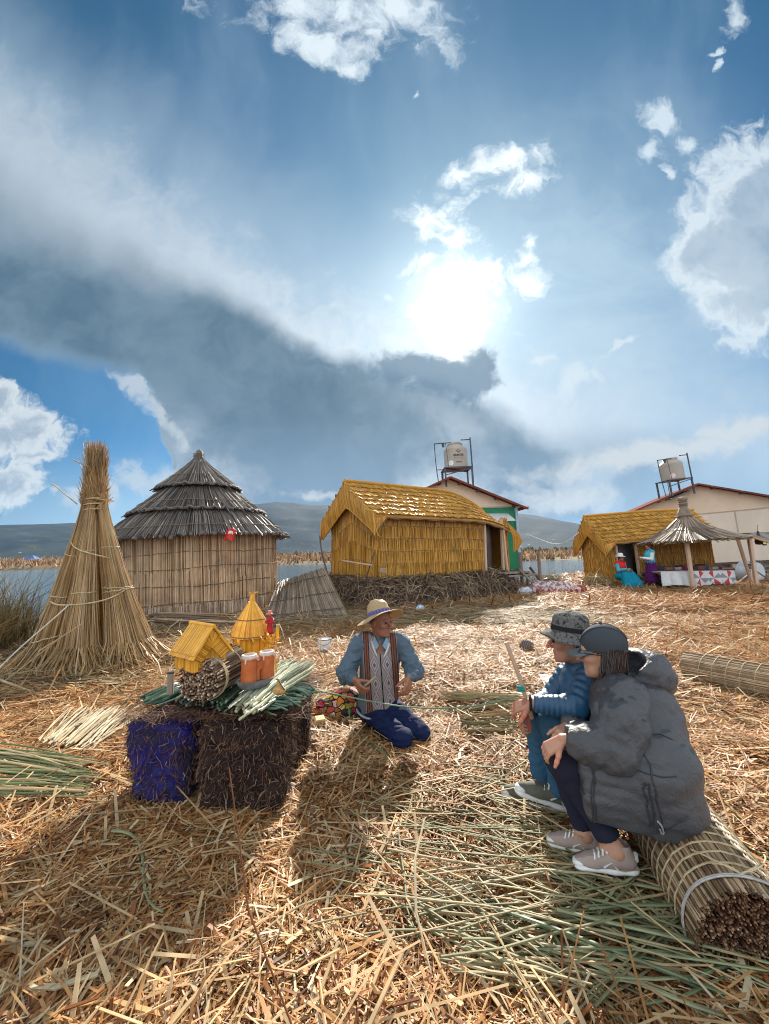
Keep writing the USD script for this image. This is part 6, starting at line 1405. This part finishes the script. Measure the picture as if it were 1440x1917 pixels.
# ------------------------------------------------------------------ root blocks with the model hut display
def root_block(name, label, c, size, seed, mat, fibre, rot=0.0, nf=1900):
    rg = np.random.default_rng(seed); c = np.asarray(c, float); t = thing(name, label, 'root block', (c[0], c[1], 0), rot)
    b = trimesh.creation.box(size); 
    for _ in range(5): b = b.subdivide()
    v = b.vertices; h = np.asarray(size) / 2; k = np.linalg.norm(np.maximum(np.abs(v) - (h - .07), 0), axis=1)
    q = np.clip(np.abs(v), 0, None); inner = np.sign(v) * np.minimum(np.abs(v), h - .07); dv = v - inner; ln = np.linalg.norm(dv, axis=1, keepdims=True)
    v = inner + dv / np.maximum(ln, 1e-9) * np.minimum(ln, .07)
    n = v / np.linalg.norm(v, axis=1, keepdims=True)
    v = v + n * ((meshkit.fbm(v * 6 + seed, 3, seed) - .5) * .10 + (meshkit.fbm(v * 24, 3, seed + 1) - .5) * .06)[:, None]
    v[:, 0] *= 1 - .05 * (v[:, 2] < 0) * np.abs(v[:, 2]) / h[2]
    v[:, 2] += h[2]; v[:, 2] = np.maximum(v[:, 2], .0)
    m = trimesh.Trimesh(v, b.faces, process=False)
    put(t, 'peat', m, mat, smooth=True)
    p, fi = trimesh.sample.sample_surface(m, nf, seed=seed); nn = m.face_normals[fi]; n_ = len(p)
    a = rg.normal(0, 1, (n_, 3)); tg = np.cross(nn, a); tg /= np.linalg.norm(tg, axis=1, keepdims=True); tg[:, 2] -= .9 * (np.abs(nn[:, 2]) < .6); L = rg.gamma(3, .006, n_)[:, None] + .007
    P = np.stack([p, p + nn * rg.uniform(.002, .014, (n_, 1)) + tg * L * .5 + rg.normal(0, .005, (n_, 3)), p + nn * rg.uniform(-.004, .022, (n_, 1)) + tg * L + rg.normal(0, .01, (n_, 3))], 1); P[..., 2] = np.maximum(P[..., 2], .003)
    put(t, 'root_fibres', stalks(P, rg.uniform(.0007, .0019, n_), 3, rng=rg), fibre, kind='stuff')
    return t
FIBRE = reed_look('root_fibre_look', [(0, (.03, .017, .013)), (.5, (.11, .05, .03)), (.85, (.2, .105, .06)), (1, (.42, .3, .2))], .7, .3, scale=30)
PEAT = plain('dark_peat_look', (.030, .018, .015), (.014, .010, .010), 14, .9, .15, bump=.9, bscale=70)
BLUEP = plain('blue_peat_look', (.008, .009, .15), (.012, .009, .028), 4.5, .7, .3, bump=.8, bscale=60)  # noise mottles deep blue with near black
root_block('root_block', 'large black block of reed roots carrying the model huts', (-.86, 2.72, 0), (.49, .68, .50), 101, PEAT, FIBRE, .03, 7000)
root_block('root_block', 'deep blue block of reed roots left of the black one', (-1.355, 2.74, 0), (.37, .56, .48), 102, BLUEP, FIBRE, -.05, 3600)
root_block('root_block', 'rough brown root block edge behind the black block on its right', (-.70, 3.06, 0), (.22, .32, .48), 103, PEAT, FIBRE, .2, 2400)
t = thing('straw_scatter', 'reddish straw and roots spread on top of the root blocks', 'straw', (-1.05, 2.75, .5))
rg = np.random.default_rng(104); n = 2600; x = rg.uniform(-.55, .55, n); y = rg.uniform(-.36, .42, n); L = rg.gamma(3, .03, n) + .03
tag(put(t, 'straw', lay_straws(rg, x, y, L, rg.uniform(.002, .005, n), 3, .035, .25, z=.0), FIBRE), kind='stuff')

def laid(name, label, pairs, n, r, z, seed, mat, cat='reeds', jitter=.03, part='stalk', group=None, zj=.03, bend=.01, world_ends=False, lo=0.0, hi=1.0):
    """single reeds laid side by side: pairs of photo pixels (start side, end side) at level z"""
    rg = np.random.default_rng(seed); (a0, a1), (b0, b1) = pairs
    A0, A1, B0_, B1 = (G(*q, z) for q in (a0, a1, b0, b1)); c = (A0 + A1 + B0_ + B1) / 4; t = thing(name, label, cat, (c[0], c[1], z if z > .2 else 0), group=group)
    for i in range(n):
        u, w = rg.random(), np.clip(rg.random(), 0, 1); w = u + rg.normal(0, .12)
        a = A0 + (A1 - A0) * u; b = B0_ + (B1 - B0_) * w; d = b - a; a = a + d * rg.normal(lo, .05); b = a + d * rg.uniform(.82, 1.08) * hi
        if z <= .2: a[2] = ground_z(a[:1], a[1:2])[0] + .045; b[2] = ground_z(b[:1], b[1:2])[0] + .045
        h = rg.random() * zj; m = (a + b) / 2 + rg.normal(0, bend, 3) + [0, 0, h + .004]
        a = a + [*(rg.normal(0, jitter * .3, 2)), h]; b = b + [*(rg.normal(0, jitter * .3, 2)), h * rg.uniform(.6, 1.2)]
        rr = r * rg.uniform(.7, 1.2)
        put(t, part, stalks(np.array([smooth_path([a, m, b], 5)]), np.array([[rr, rr * 1.05, rr, rr * .9, rr * .6]]), 6, caps=True, rnd=rg.random()), mat, world=True)
    return t
DGREEN = reed_look('deep_green_reed_look', [(0, (.02, .045, .035)), (.5, (.05, .095, .06)), (.85, (.09, .14, .08)), (1, (.19, .22, .12))], .22, .7, scale=25)
GLAREREED = reed_look('glare_reed_look', [(0, (.13, .17, .10)), (.5, (.29, .31, .2)), (1, (.5, .49, .36))], .25, .7, scale=25)  # white glare on the green reeds is painted into this paler ramp
laid('green_reeds', 'dark green cut reeds laid at the left end of the display', ((((268, 1312), (300, 1322))), ((338, 1282), (420, 1276))), 34, .0085, .545, 111, DGREEN)
laid('green_reeds', 'green cut reeds with their round ends to the front under the clay towers', (((330, 1318), (458, 1330)), ((430, 1262), (540, 1252))), 74, .0085, .54, 112, DGREEN, zj=.05)
laid('green_reeds', 'green reeds with pale glare painted in lying diagonally on top of the display', (((440, 1322), (486, 1336)), ((528, 1240), (592, 1250))), 50, .0080, .585, 113, GLAREREED, zj=.04)
laid('green_reeds', 'short green reeds laid crosswise at the right end of the display', (((492, 1330), (548, 1298)), ((534, 1334), (592, 1300))), 44, .0085, .55, 114, DGREEN, zj=.04)

# round bundle with its cut ends to the front, and the model house on it
rg = np.random.default_rng(120); BC = at(373, 1275, 2.46); d = np.array([.12, 1, 0]); d /= np.linalg.norm(d); s = np.array([d[1], -d[0], 0]); u = np.array([0, 0, 1.0]); r = .137
t = thing('reed_bundle', 'thick round reed bundle with its cut ends facing forward under the model house', 'reeds', BC)
M = 560; rho = np.sqrt(rg.random(M)) * r; a = rg.uniform(0, 6.283, M); off = (s * np.cos(a)[:, None] + u * np.sin(a)[:, None] * .94) * rho[:, None]
BEND = reed_look('bundle_end_look', [(0, (.06, .03, .02)), (.35, (.17, .095, .055)), (.7, (.34, .23, .15)), (1, (.58, .48, .36))], .7, .3, scale=60)
put(t, 'reeds', stalks(np.stack([BC + off + d * rg.normal(0, .008, M)[:, None], BC + off * .97 + d * .16, BC + off * 1.04 + d * (.36 + rg.normal(0, .012, M)[:, None])], 1), rg.uniform(.0042, .0068, M), 6, caps=True, rng=rg), BEND, world=True, kind='stuff')
for q in (.06, .075, .27): a = np.linspace(0, 6.4, 40); put(t, 'tie', tube(BC + (s * np.cos(a)[:, None] + u * np.sin(a)[:, None] * .94) * r * 1.03 + d * q, .0045, 5), CORD, world=True)
put(t, 'core', tube([BC + d * .05, BC + d * .3], r * .86, 16), BEND, rnd=0.0, world=True)

HB = at(376, 1246, 2.56)
t = thing('model_house', 'small golden reed model house with a gable roof on the round bundle', 'model house', HB, .95)
rg = np.random.default_rng(121); hw, dp, hh, rs = .105, .10, .10, .132
for y in (-dp, dp):
    N = 24; x = np.linspace(-hw, hw, N); zt = hh + rs * (1 - np.abs(x) / hw) - .02
    put(t, 'gable_reeds', stalks(np.stack([np.stack([x, 0 * x + y, 0 * x - .004], -1), np.stack([x, 0 * x + y, zt], -1)], 1), .0058, 6, rng=rg), MODELREED, kind='stuff')
for x_ in (-hw, hw):
    N = 22; y = np.linspace(-dp, dp, N); put(t, 'side_reeds', stalks(np.stack([np.stack([0 * y + x_, y, 0 * y], -1), np.stack([0 * y + x_, y, 0 * y + hh], -1)], 1), .0058, 6, rng=rg), MODELREED, kind='stuff')
for sg in (-1, 1):
    N = 34; y = np.linspace(-dp - .035, dp + .03, N) + rg.normal(0, .001, N); e = rg.normal(0, .008, N)
    for lay_, (o0, o1) in enumerate(((0, 1.16), (.4, 1.26))):
        P = np.stack([np.stack([sg * hw * o0 + 0 * y, y, hh + rs * (1.06 - o0) + .012 - lay_ * .008 + 0 * y], -1), np.stack([sg * hw * (o1 + e), y - .004, hh + rs * (1.06 - o1) + .01 - lay_ * .008 - e * .1 + 0 * y], -1)], 1)
        put(t, 'roof_reeds', stalks(P, .0058, 6, caps=True, rng=rg), MODELREED, kind='stuff')
    N = 16; q = np.linspace(.05, 1.1, N)                                # slanting reeds that close the front under the roof
    P = np.stack([np.stack([sg * hw * q, 0 * q - dp - .022, hh + rs * (1.04 - q)], -1), np.stack([sg * hw * np.maximum(q - .52, 0), 0 * q - dp - .014, hh + rs * (1.04 - q) - .05 + .012 * q], -1)], 1)
    put(t, 'front_fascia', stalks(P, .0055, 6, caps=True, rng=rg), MODELREED, kind='stuff')
put(t, 'ridge_reed', tube([(0, -dp - .04, hh + rs + .022), (0, dp + .04, hh + rs + .02)], .012, 8), MODELREED, rnd=.3)
put(t, 'floor', box((0, 0, .0), (2 * hw, 2 * dp, .012)), MODELREED, rnd=.2)

HB = at(470, 1224, 3.0)
t = thing('model_hut', 'small golden reed model hut with a pointed round roof', 'model hut', HB); rg = np.random.default_rng(122)
for k in range(3): put(t, 'foot', tube([(.07 * math.cos(k * 2.1 + .5), .07 * math.sin(k * 2.1 + .5), -.17), (.07 * math.cos(k * 2.1 + .5), .07 * math.sin(k * 2.1 + .5), .01)], .008, 6), PALE, rnd=.7)
N = 74; a = np.arange(N) / N * 6.283; put(t, 'wall_reeds', stalks(np.stack([np.stack([.120 * np.cos(a), .120 * np.sin(a), 0 * a + rg.normal(0, .004, N)], -1), np.stack([.122 * np.cos(a), .122 * np.sin(a), 0 * a + .155], -1)], 1), .0064, 6, rng=rg), MODELREED, kind='stuff')
put(t, 'floor', lathe([(0, .0), (.118, 0), (.118, .15)], 24), MODELREED, rnd=.1)
N = 76; a = np.arange(N) / N * 6.283; e = rg.normal(0, .006, N)
put(t, 'roof_reeds', stalks(np.stack([np.stack([r_ * np.cos(a), r_ * np.sin(a), z_ + 0 * a], -1) for r_, z_ in ((.022, .375), (.06, .31), (.112, .215), (.142, .13))], 1), np.outer(np.ones(N), [.003, .0045, .0065, .007]), 6, caps=True, rng=rg), MODELREED, kind='stuff')
for z_, r_ in ((.25, .098), (.138, .145)): put(t, 'tie', tube([(r_ * math.cos(q), r_ * math.sin(q), z_ + .004) for q in np.linspace(0, 6.4, 36)], .0035, 5), BINDING)
put(t, 'top_knot', tube([(0, 0, .35), (0, 0, .37), (.002, 0, .40), (.004, 0, .425)], [.024, .019, .019, .014], 10), MODELREED, rnd=.6)
for q in ((.05, .01, .445), (-.02, -.01, .45)): put(t, 'tuft', tube([(0, 0, .42), (q[0] * .5, q[1], .445), q], [.006, .005, .002], 6), MODELREED, rnd=.8)
for k in range(9): q = k / 9 * 6.28 - 2.6; put(t, 'eave_leaf', tube([(.128 * math.cos(q), .128 * math.sin(q), .15), (.150 * math.cos(q + .06), .150 * math.sin(q + .06), .12), (.158 * math.cos(q + .12), .158 * math.sin(q + .12), .092)], [.011, .014, .003], 6, flat=.4), MODELREED, rnd=.55)

CLAY = plain('orange_clay_look', (.52, .15, .045), (.42, .11, .035), 18, .7, .2, bump=.3, bscale=60); RIMW = plain('pale_rim_look', (.62, .54, .5), (.5, .42, .38), 30, .7); STONE = plain('grey_dish_look', (.2, .19, .19), (.13, .125, .125), 25, .8, bump=.5, bscale=60)
CB = at(466, 1279, 2.56); CB[2] = max(CB[2], .59)
t = thing('clay_towers', 'pair of orange clay model towers with pale rims joined by an arched wall', 'clay model', CB + [0, 0, .012])
for (x, y), k in (((0, 0), 1.0), ((.085, .085), 1.0)):
    put(t, 'tower', move(lathe([(0, 0), (.050, 0), (.049, .06), (.047, .128), (.051, .134), (.046, .142), (.038, .142), (.034, .10), (0, .10)], 26), None, (x, y, 0)), CLAY, smooth=40)
    put(t, 'rim', move(lathe([(.046, .136), (.049, .143), (.046, .158), (.034, .160), (.032, .146), (.038, .140)], 24), None, (x, y, .003)), RIMW, smooth=40)
    for q in range(3): a = q * 2.1 + .4; put(t, 'drip', tube([(x + .049 * math.cos(a), y + .049 * math.sin(a), .146), (x + .051 * math.cos(a), y + .051 * math.sin(a), .115)], [.007, .004], 6), RIMW)
w_ = manifold3d.Manifold.cube([.075, .035, .11], True).translate([0, 0, .055]) - manifold3d.Manifold.cylinder(.1, .016, .016, 24, True).rotate([90, 0, 0]).translate([.018, 0, .05]) - manifold3d.Manifold.cube([.032, .1, .05], True).translate([.018, 0, .025])
put(t, 'arch_wall', move(w_, rot_z(.78), (.045, .036, 0)), CLAY)
t = thing('clay_dish', 'grey oval dish under the orange clay towers', 'dish', CB - [0, 0, .028])
put(t, 'bowl', move(lathe([(0, 0), (.075, 0), (.098, .03), (.104, .046), (.094, .048), (.086, .04), (0, .036)], 28), rot_z(.7) @ np.diag([1.15, .8, 1.0]), (.03, .03, 0)), STONE, smooth=40)
put(t, 'spout', move(Body(.01).cone((0, 0, 0), (.03, 0, .012), .018, .010).mesh(.005), rot_z(.9), (.10, .085, .035)), STONE, smooth=True)

FB = G(506, 1268, .60); rg = np.random.default_rng(123)
t = thing('reed_bird', 'golden reed wading bird figure on thin stick legs beside the clay towers', 'figure', FB)
D = FB[1]; q_ = lambda x, y, dy=0: at(x, y, D + dy)
put(t, 'leg', tube([FB, q_(504, 1232), q_(505, 1208)], .0062, 6), MODELREED, rnd=.15, world=True); put(t, 'leg', tube([q_(519, 1270, .02), q_(515, 1232, .02), q_(513, 1208, .02)], .0062, 6), MODELREED, rnd=.15, world=True)
put(t, 'body', move(Body(.015).ell((0, 0, 0), (.03, .02, .022)).mesh(.005), frame((1, -.3, .1)), q_(507, 1200)), MODELREED, rnd=.45, smooth=True, world=True)
for a, b, w in (((500, 1206), (488, 1192), .016), ((505, 1198), (500, 1182), .018), ((510, 1200), (516, 1184), .018), ((515, 1202), (526, 1192), .018), ((514, 1206), (528, 1204), .014), ((508, 1208), (510, 1196), .016), ((500, 1205), (492, 1240), .014), ((496, 1212), (490, 1262), .010)):
    A_, B_ = q_(*a, -.01), q_(*b, -.02 * rg.random()); put(t, 'leaf', tube([A_, (A_ + B_) / 2 + [0, -.012, .006], B_], [.005, w * 1.3, .004], 8, flat=.4), MODELREED, rnd=rg.random(), world=True)
put(t, 'neck', tube([q_(519, 1200), q_(520, 1172)], [.013, .011], 8), MODELREED, rnd=.8, world=True)
put(t, 'head_ring', move(lathe([(.006, 0), (.012, .002), (.012, .02), (.005, .021)], 10), None, q_(520, 1174)), PALE, rnd=.5, world=True)
DB = q_(505, 1187, .05)
t = thing('doll', 'tiny doll in red clothes standing above the reed bird', 'doll', DB)
REDC = plain('red_doll_look', (.42, .02, .02), (.25, .01, .015), 40, .8); put(t, 'skirt', lathe([(0, 0), (.024, .0), (.026, .02), (.02, .06), (.014, .075), (0, .076)], 12), REDC, smooth=True)
put(t, 'torso', Body(.006).cone((0, 0, .07), (0, 0, .11), .016, .017).chain([(.015, 0, .11), (.028, -.01, .085), (.012, -.024, .08)], [.008, .007, .006]).chain([(-.015, 0, .11), (-.026, -.01, .085), (-.01, -.024, .08)], [.008, .007, .006]).mesh(.004), REDC, smooth=True)
put(t, 'head', move(trimesh.creation.icosphere(3, .014), None, (0, 0, .135)), SKIN1, smooth=True); put(t, 'hair', move(trimesh.creation.icosphere(3, .0155), np.diag([1, .9, 1]), (.002, .005, .138)), HAIR, rnd=.1, smooth=True)
put(t, 'hat', move(lathe([(0, .03), (.012, .028), (.014, .01), (.024, .005), (.024, .0), (.012, 0)], 14), None, (-.002, 0, .14)), plain('coral_hat_look', (.65, .2, .16), (.5, .15, .12), 30, .8), smooth=40)
put(t, 'bundle', move(trimesh.creation.icosphere(2, .013), None, (.014, .014, .1)), CWHITE, smooth=True); put(t, 'stand', tube([(0, 0, -.16), (0, 0, .0)], .006, 6), MODELREED, rnd=.1)
RB_ = G(523, 1300, .62)
t = thing('reed_pouch', 'little triangular woven reed pouch in front of the reed bird', 'pouch', RB_)
v_, f_ = Body(.012).ell((0, 0, .022), (.040, .026, .024)).cone((0, 0, .025), (-.006, 0, .085), .026, .007).mesh(.004)
put(t, 'body', (v_, f_), plain('woven_pouch_look', (.52, .3, .10), (.36, .19, .06), 60, .6, bump=.6, bscale=160), smooth=True); put(t, 'tie', tube([(-.012 + .008 * math.cos(q), .008 * math.sin(q), .088) for q in np.linspace(0, 6.4, 14)], .0025, 5), BINDING)
put(t, 'edge', tube([(.035, -.012, .03), (.02, -.022, .055), (-.002, -.012, .085)], .004, 5), DARKWOOD)
RC = G(424, 1260, .56)
P = np.stack(np.meshgrid(np.linspace(0, 1, 14), np.linspace(0, 1, 12), indexing='ij'), -1); P = np.stack([-.045 + .10 * P[..., 0] * (.5 + .5 * P[..., 1]), .02 * np.sin(P[..., 0] * 9 + P[..., 1] * 3) + .03 * P[..., 1], .015 + .095 * P[..., 1] - .05 * P[..., 0] * P[..., 1] + .01 * np.sin(P[..., 1] * 8)], -1)
t = thing('red_cloth', 'small crumpled red cloth between the model house and the clay towers', 'cloth', RC); put(t, 'cloth', slab(P, np.array([0, .006, 0])), plain('crimson_cloth_look', (.5, .012, .04), (.35, .01, .03), 20, .75), smooth=True)
t = thing('peg', 'short dark wooden peg at the left of the round bundle', 'peg', at(319, 1286, 2.52)); put(t, 'post', box((0, 0, .02), (.035, .03, .13), rot_z(.3), .005), WOOD); put(t, 'cap', box((0, 0, .087), (.042, .037, .012), rot_z(.3), .003), DARKWOOD)

# ------------------------------------------------------------------ reeds lying about, laid one by one
laid('reed_pile', 'pale cut reeds fanned out on the straw left of the blue block', (((70, 1408), (178, 1420)), ((150, 1330), (262, 1338))), 60, .006, 0, 131, PALE, zj=.05)
laid('reed_pile', 'pile of green and brown reeds at the left edge behind the deep shade', (((-90, 1432), (-60, 1555)), ((168, 1462), (150, 1530))), 120, .0058, 0, 132, reed_look('mixed_reed_look', [(0, (.06, .09, .03)), (.3, (.13, .16, .06)), (.5, (.22, .22, .10)), (.7, (.36, .24, .11)), (1, (.46, .36, .2))], .4, .5), zj=.10)
laid('reed_pile', 'dark reeds lying along the foot of the round hut', (((282, 1166), (284, 1182)), ((446, 1168), (440, 1186))), 40, .016, 0, 133, DARKSTRAW, zj=.16)
laid('reed_pile', 'yellow green reeds lying in front of the person in jeans', (((840, 1318), (880, 1392)), ((985, 1330), (1010, 1400))), 60, .0052, 0, 134, GREENISH, zj=.06)
rg = np.random.default_rng(141)
def swath(name, label, n, poly, ang, L, r, mat, seed, zj=.06):
    rg = np.random.default_rng(seed); pg = Polygon(poly); x0, y0, x1, y1 = pg.bounds; pts = []
    while len(pts) < n:
        q = rg.uniform((x0, y0), (x1, y1))
        if pg.contains(Point(*q)): pts.append(q)
    c = G(*np.mean(poly, 0)); t = thing(name, label, 'reeds', (c[0], c[1], 0))
    for k, q in enumerate(pts):
        p = G(*q); a = ang + rg.normal(0, .42); l = rg.uniform(*L); d = np.array([math.cos(a), math.sin(a), 0]); m = p + [0, 0, .01]
        P = []
        for s in np.linspace(-.5, .5, 5):
            w = m + d * s * l + np.array([-d[1], d[0], 0]) * (s * s * rg.normal(0, .03) * 2); w[2] = 0; P.append(w)
        P = np.array(P); P[:, 2] = ground_z(P[:, 0], P[:, 1]); P[:, 2] = np.linspace(P[0, 2], P[-1, 2], 5) * .5 + P[:, 2].max() * .5 + .04 + rg.random() * zj + np.linspace(0, rg.normal(0, .02), 5)
        rr = rg.uniform(.6, 1.25) * r
        put(t, 'stalk', stalks(P[None], np.array([[rr, rr, rr * .95, rr * .85, rr * .5]]), 6, flat=.75, caps=True, rnd=rg.random(), rng=rg, up=(0, 0, 1)), mat, world=True)
    return t
swath('reed_pile', 'wide swath of grey green reeds between the viewer and the seated pair', 280, [(740, 1470), (1010, 1430), (1090, 1560), (1200, 1660), (1280, 1830), (1150, 1917), (900, 1880), (760, 1760), (660, 1600)], -.38, (.25, .8), .0046, GREENISH, 142, .08)
swath('reed_pile', 'dark greenish reeds lying before the front end of the near log', 40, [(1080, 1700), (1240, 1660), (1300, 1800), (1420, 1840), (1440, 1917), (1120, 1900)], -.35, (.4, .8), .0068, GREEN, 143, .07)
def lone(label, pts, r, mat, rnd, cat='reed stalk', z=.07):
    P = np.array([G(x, y) for x, y in pts]); P[:, 2] = ground_z(P[:, 0], P[:, 1]) + z; P = smooth_path(P, 14)
    top('reed_stalk', stalks(P[None], np.linspace(r, r * .6, 14)[None], 7, caps=True, rnd=rnd), mat, label, cat)
lone('single green reed bent in an S near the lower left', [(208, 1576), (252, 1584), (268, 1640), (305, 1712)], .0075, GREEN, .8)
lone('long dark green reed leading from the kneeling person towards the viewer', [(676, 1400), (720, 1430), (765, 1478), (808, 1520)], .007, GREEN, .6)
lone('long pale reed lying straight across the middle of the grey green swath', [(800, 1690), (1000, 1672), (1180, 1658)], .0075, PALE, .9)
lone('bent pale reed forming an open angle left of the grey green swath', [(608, 1545), (640, 1610), (648, 1660), (620, 1710)], .0065, PALE, .95)
lone('thin yellow green reed stem crossing the lower middle of the straw', [(430, 1850), (560, 1740), (690, 1700)], .005, GREENISH, .8)
lone('slim brown reed arching across the shade below the black block', [(455, 1495), (480, 1478), (520, 1472), (545, 1478)], .005, DRY, .8)
lone('green reed lying behind the near log at the right edge', [(1330, 1570), (1390, 1606), (1470, 1650)], .007, GREEN, .7)
lone('long straw coloured reed slanting below the glare painted reeds by the black block', [(497, 1358), (540, 1400), (568, 1430)], .005, DRY, .9, z=.12)
lone('thick pale rope like reed curving in from the left edge', [(-30, 1280), (40, 1300), (100, 1310), (140, 1318)], .016, DRY, .9, z=.05)

# ------------------------------------------------------------------ things round the kneeling man
P = smooth_path([at(572, 1290, 2.75), at(640, 1302, 2.75), at(735, 1320, 2.78), at(830, 1326, 2.6), at(910, 1318, 2.4), at(970, 1302, 2.28)], 40)
top('stretched_line', tube(P, .0048, 6), plain('teal_green_cord_look', (.08, .16, .10), (.16, .24, .15), 60, .5), 'long twisted green cord stretched from the display to the seated pair', 'line')
t = thing('digging_stick', 'upright brown wooden stick held by the person in the bucket hat', 'stick', at(996, 1345, 2.27))
put(t, 'shaft', tube([at(996, 1345, 2.27), at(975, 1275, 2.27), at(948, 1202, 2.29)], [.011, .011, .012], 8), PALEWOOD, world=True)
a = np.linspace(0, 25, 90); dst = at(977, 1290, 2.27); put(t, 'cord_wrap', tube(np.stack([dst[0] + .016 * np.cos(a) - .0003 * a * 1.3, dst[1] + .016 * np.sin(a), dst[2] - .012 + a * .0012], -1), .0042, 5), plain('teal_wrap_look', (.02, .3, .26), (.015, .2, .18), 40, .6), world=True)
BK = G(608, 1223) + [0, 0, .05]
t = thing('bucket', 'small white bucket with a dark rim standing on the straw', 'bucket', BK)
put(t, 'pail', lathe([(0, 0), (.088, 0), (.102, .16), (.098, .16), (.084, .012), (0, .012)], 28), WHITE, smooth=40)
put(t, 'rim', tube([(.103 * math.cos(q), .103 * math.sin(q), .16) for q in np.linspace(0, 6.4, 40)], .006, 6), plain('dark_rim_look', (.03, .035, .05), (.03, .03, .04), 20, .5)); put(t, 'milk', lathe([(0, .145), (.097, .145)], 24), WHITE)
put(t, 'handle', tube([(.103 * math.cos(q), -.02 - .09 * math.sin(q), .15 - .06 * math.sin(q)) for q in np.linspace(0, 3.14, 20)], .003, 5), STEEL)
c = G(987, 1227); g = Graph(); p = g('attribute', 'vector', attribute='lp'); w = g('wave_texture', 'fac', vector=p, scale=14.0, distortion=7.0, detail=3.0)
RND = g.build('dark_stump_look', surface=g('principled_bsdf', 'BSDF', base_color=g.ramp(w, [(.3, (.05, .035, .03)), (.7, (.17, .13, .11))]), roughness=.9, normal=g('bump', 'normal', height=w, strength=.8, distance=.01)))
m = trimesh.creation.icosphere(4, .10); m.vertices *= (1 + (meshkit.fbm(m.vertices * 20, 3, 1)[:, None] - .5) * .25); top('root_ball', move(m, None, c + [0, 0, .115]), RND, 'round dark grey root ball lying on the straw behind the pair', 'root ball', smooth=True, lp=True)
q = [G(*k, .075) for k in ((1008, 1263), (1042, 1266), (1060, 1288), (1020, 1286))]; c = np.mean(q, 0)
t = thing('board', 'thin pinkish folded board lying on the straw behind the pair', 'board', c)
PB = plain('pink_board_look', (.58, .44, .40), (.5, .37, .33), 6, .7)
q = np.array(q) - c; m1, m2 = (q[0] + q[3]) / 2, (q[1] + q[2]) / 2
put(t, 'upper_leaf', slab(np.array([[q[0], q[1]], [m1, m2]]) + [0, 0, .01], np.array([0, 0, -.012])), PB); put(t, 'lower_leaf', slab(np.array([[m1 - [0, .006, 0], m2 - [0, .006, 0]], [q[3], q[2]]]) + [0, 0, .018], np.array([0, 0, -.012])), PB)
c = G(598, 1368); top('wood_block', move(box((0, 0, .055), (.085, .07, .10), rot_z(.4) @ rot_x(.25), .006)), plain('pine_block_look', (.62, .45, .22), (.52, .36, .16), 4, .6, stretch=(1, 1, .1), bscale=20, bump=.2), 'pale yellow wood block standing on the straw beside the black block', 'wood block') if False else None
top('wood_block', move(box((0, 0, 0), (.085, .07, .10), rot_z(.4) @ rot_x(.25), .006), None, c + [0, 0, .06]), plain('pine_block_look', (.62, .45, .22), (.52, .36, .16), 4, .6), 'pale yellow wood block standing on the straw beside the black block', 'wood block')
g = Graph(); p = g('attribute', 'vector', attribute='lp'); pw = g.vm('add', p, g.vm('scale', g.noise(p, 9, 3, .6, out='color'), scale=.06)); vor = g('voronoi_texture', None, vector=pw, scale=17.0)
h = g('separate_color', 'r', color=vor + '.color'); c_ = g.ramp(h, [(0, (.45, .03, .03)), (.2, (.03, .16, .05)), (.34, (.55, .16, .02)), (.46, (.02, .02, .03)), (.6, (.55, .5, .42)), (.72, (.5, .03, .09)), (.84, (.02, .02, .025)), (.95, (.55, .4, .05))])
c_ = g.mix(g.math('less_than', g('voronoi_texture', 'distance', vector=pw, scale=17.0, feature='distance_to_edge'), .07), c_, (.02, .018, .02))
CARRY = g.build('bright_cloth_look', surface=g('principled_bsdf', 'BSDF', base_color=c_, roughness=.85, specular_ior_level=.1))
c = G(636, 1352) + [0, .12, 0]; t = thing('cloth_bundle', 'bright multicoloured woven cloth bundle behind the kneeling person', 'cloth bundle', c)
b_ = Body(.05).ell((.03, .02, .13), (.15, .12, .12)).ell((-.11, -.02, .10), (.11, .08, .07), R=rot_y(.3)).ell((.10, -.04, .10), (.09, .08, .14)).cone((-.14, -.02, .08), (-.25, -.06, .03), .05, .02).ell((.0, -.08, .06), (.14, .07, .06)).plane((0, 0, .005), (0, 0, -1))
put(t, 'bundle', b_.mesh(.009, folds(.03, 9, 61)), CARRY, smooth=True, lp=True)
put(t, 'red_corner', Body(.02).ell((-.19, -.08, .06), (.10, .03, .035), R=rot_y(.45)).mesh(.008, folds(.015, 14, 5)), plain('red_corner_look', (.42, .02, .03), (.5, .12, .02), 9, .8), smooth=True)
t = thing('paper_sheet', 'pale pink paper sheet lying behind the cloth bundle', 'sheet', G(618, 1290)); P = np.stack(np.meshgrid(np.linspace(-.17, .17, 8), np.linspace(-.08, .08, 5), indexing='ij'), -1)
put(t, 'sheet', slab(np.stack([P[..., 0], P[..., 1], .09 + .012 * np.sin(P[..., 0] * 14)], -1), np.array([0, 0, -.004])), PB, smooth=True)
t = thing('green_leaf_strip', 'flat pale green reed leaf on the straw below the cloth bundle', 'leaf', G(610, 1338)); put(t, 'leaf', tube(smooth_path([(-.16, -.02, .05), (-.02, .0, .06), (.12, .02, .05)], 8), np.array([.004, .014, .02, .02, .02, .018, .012, .003]), 6, flat=.25), GREENISH, rnd=.3)
haze()
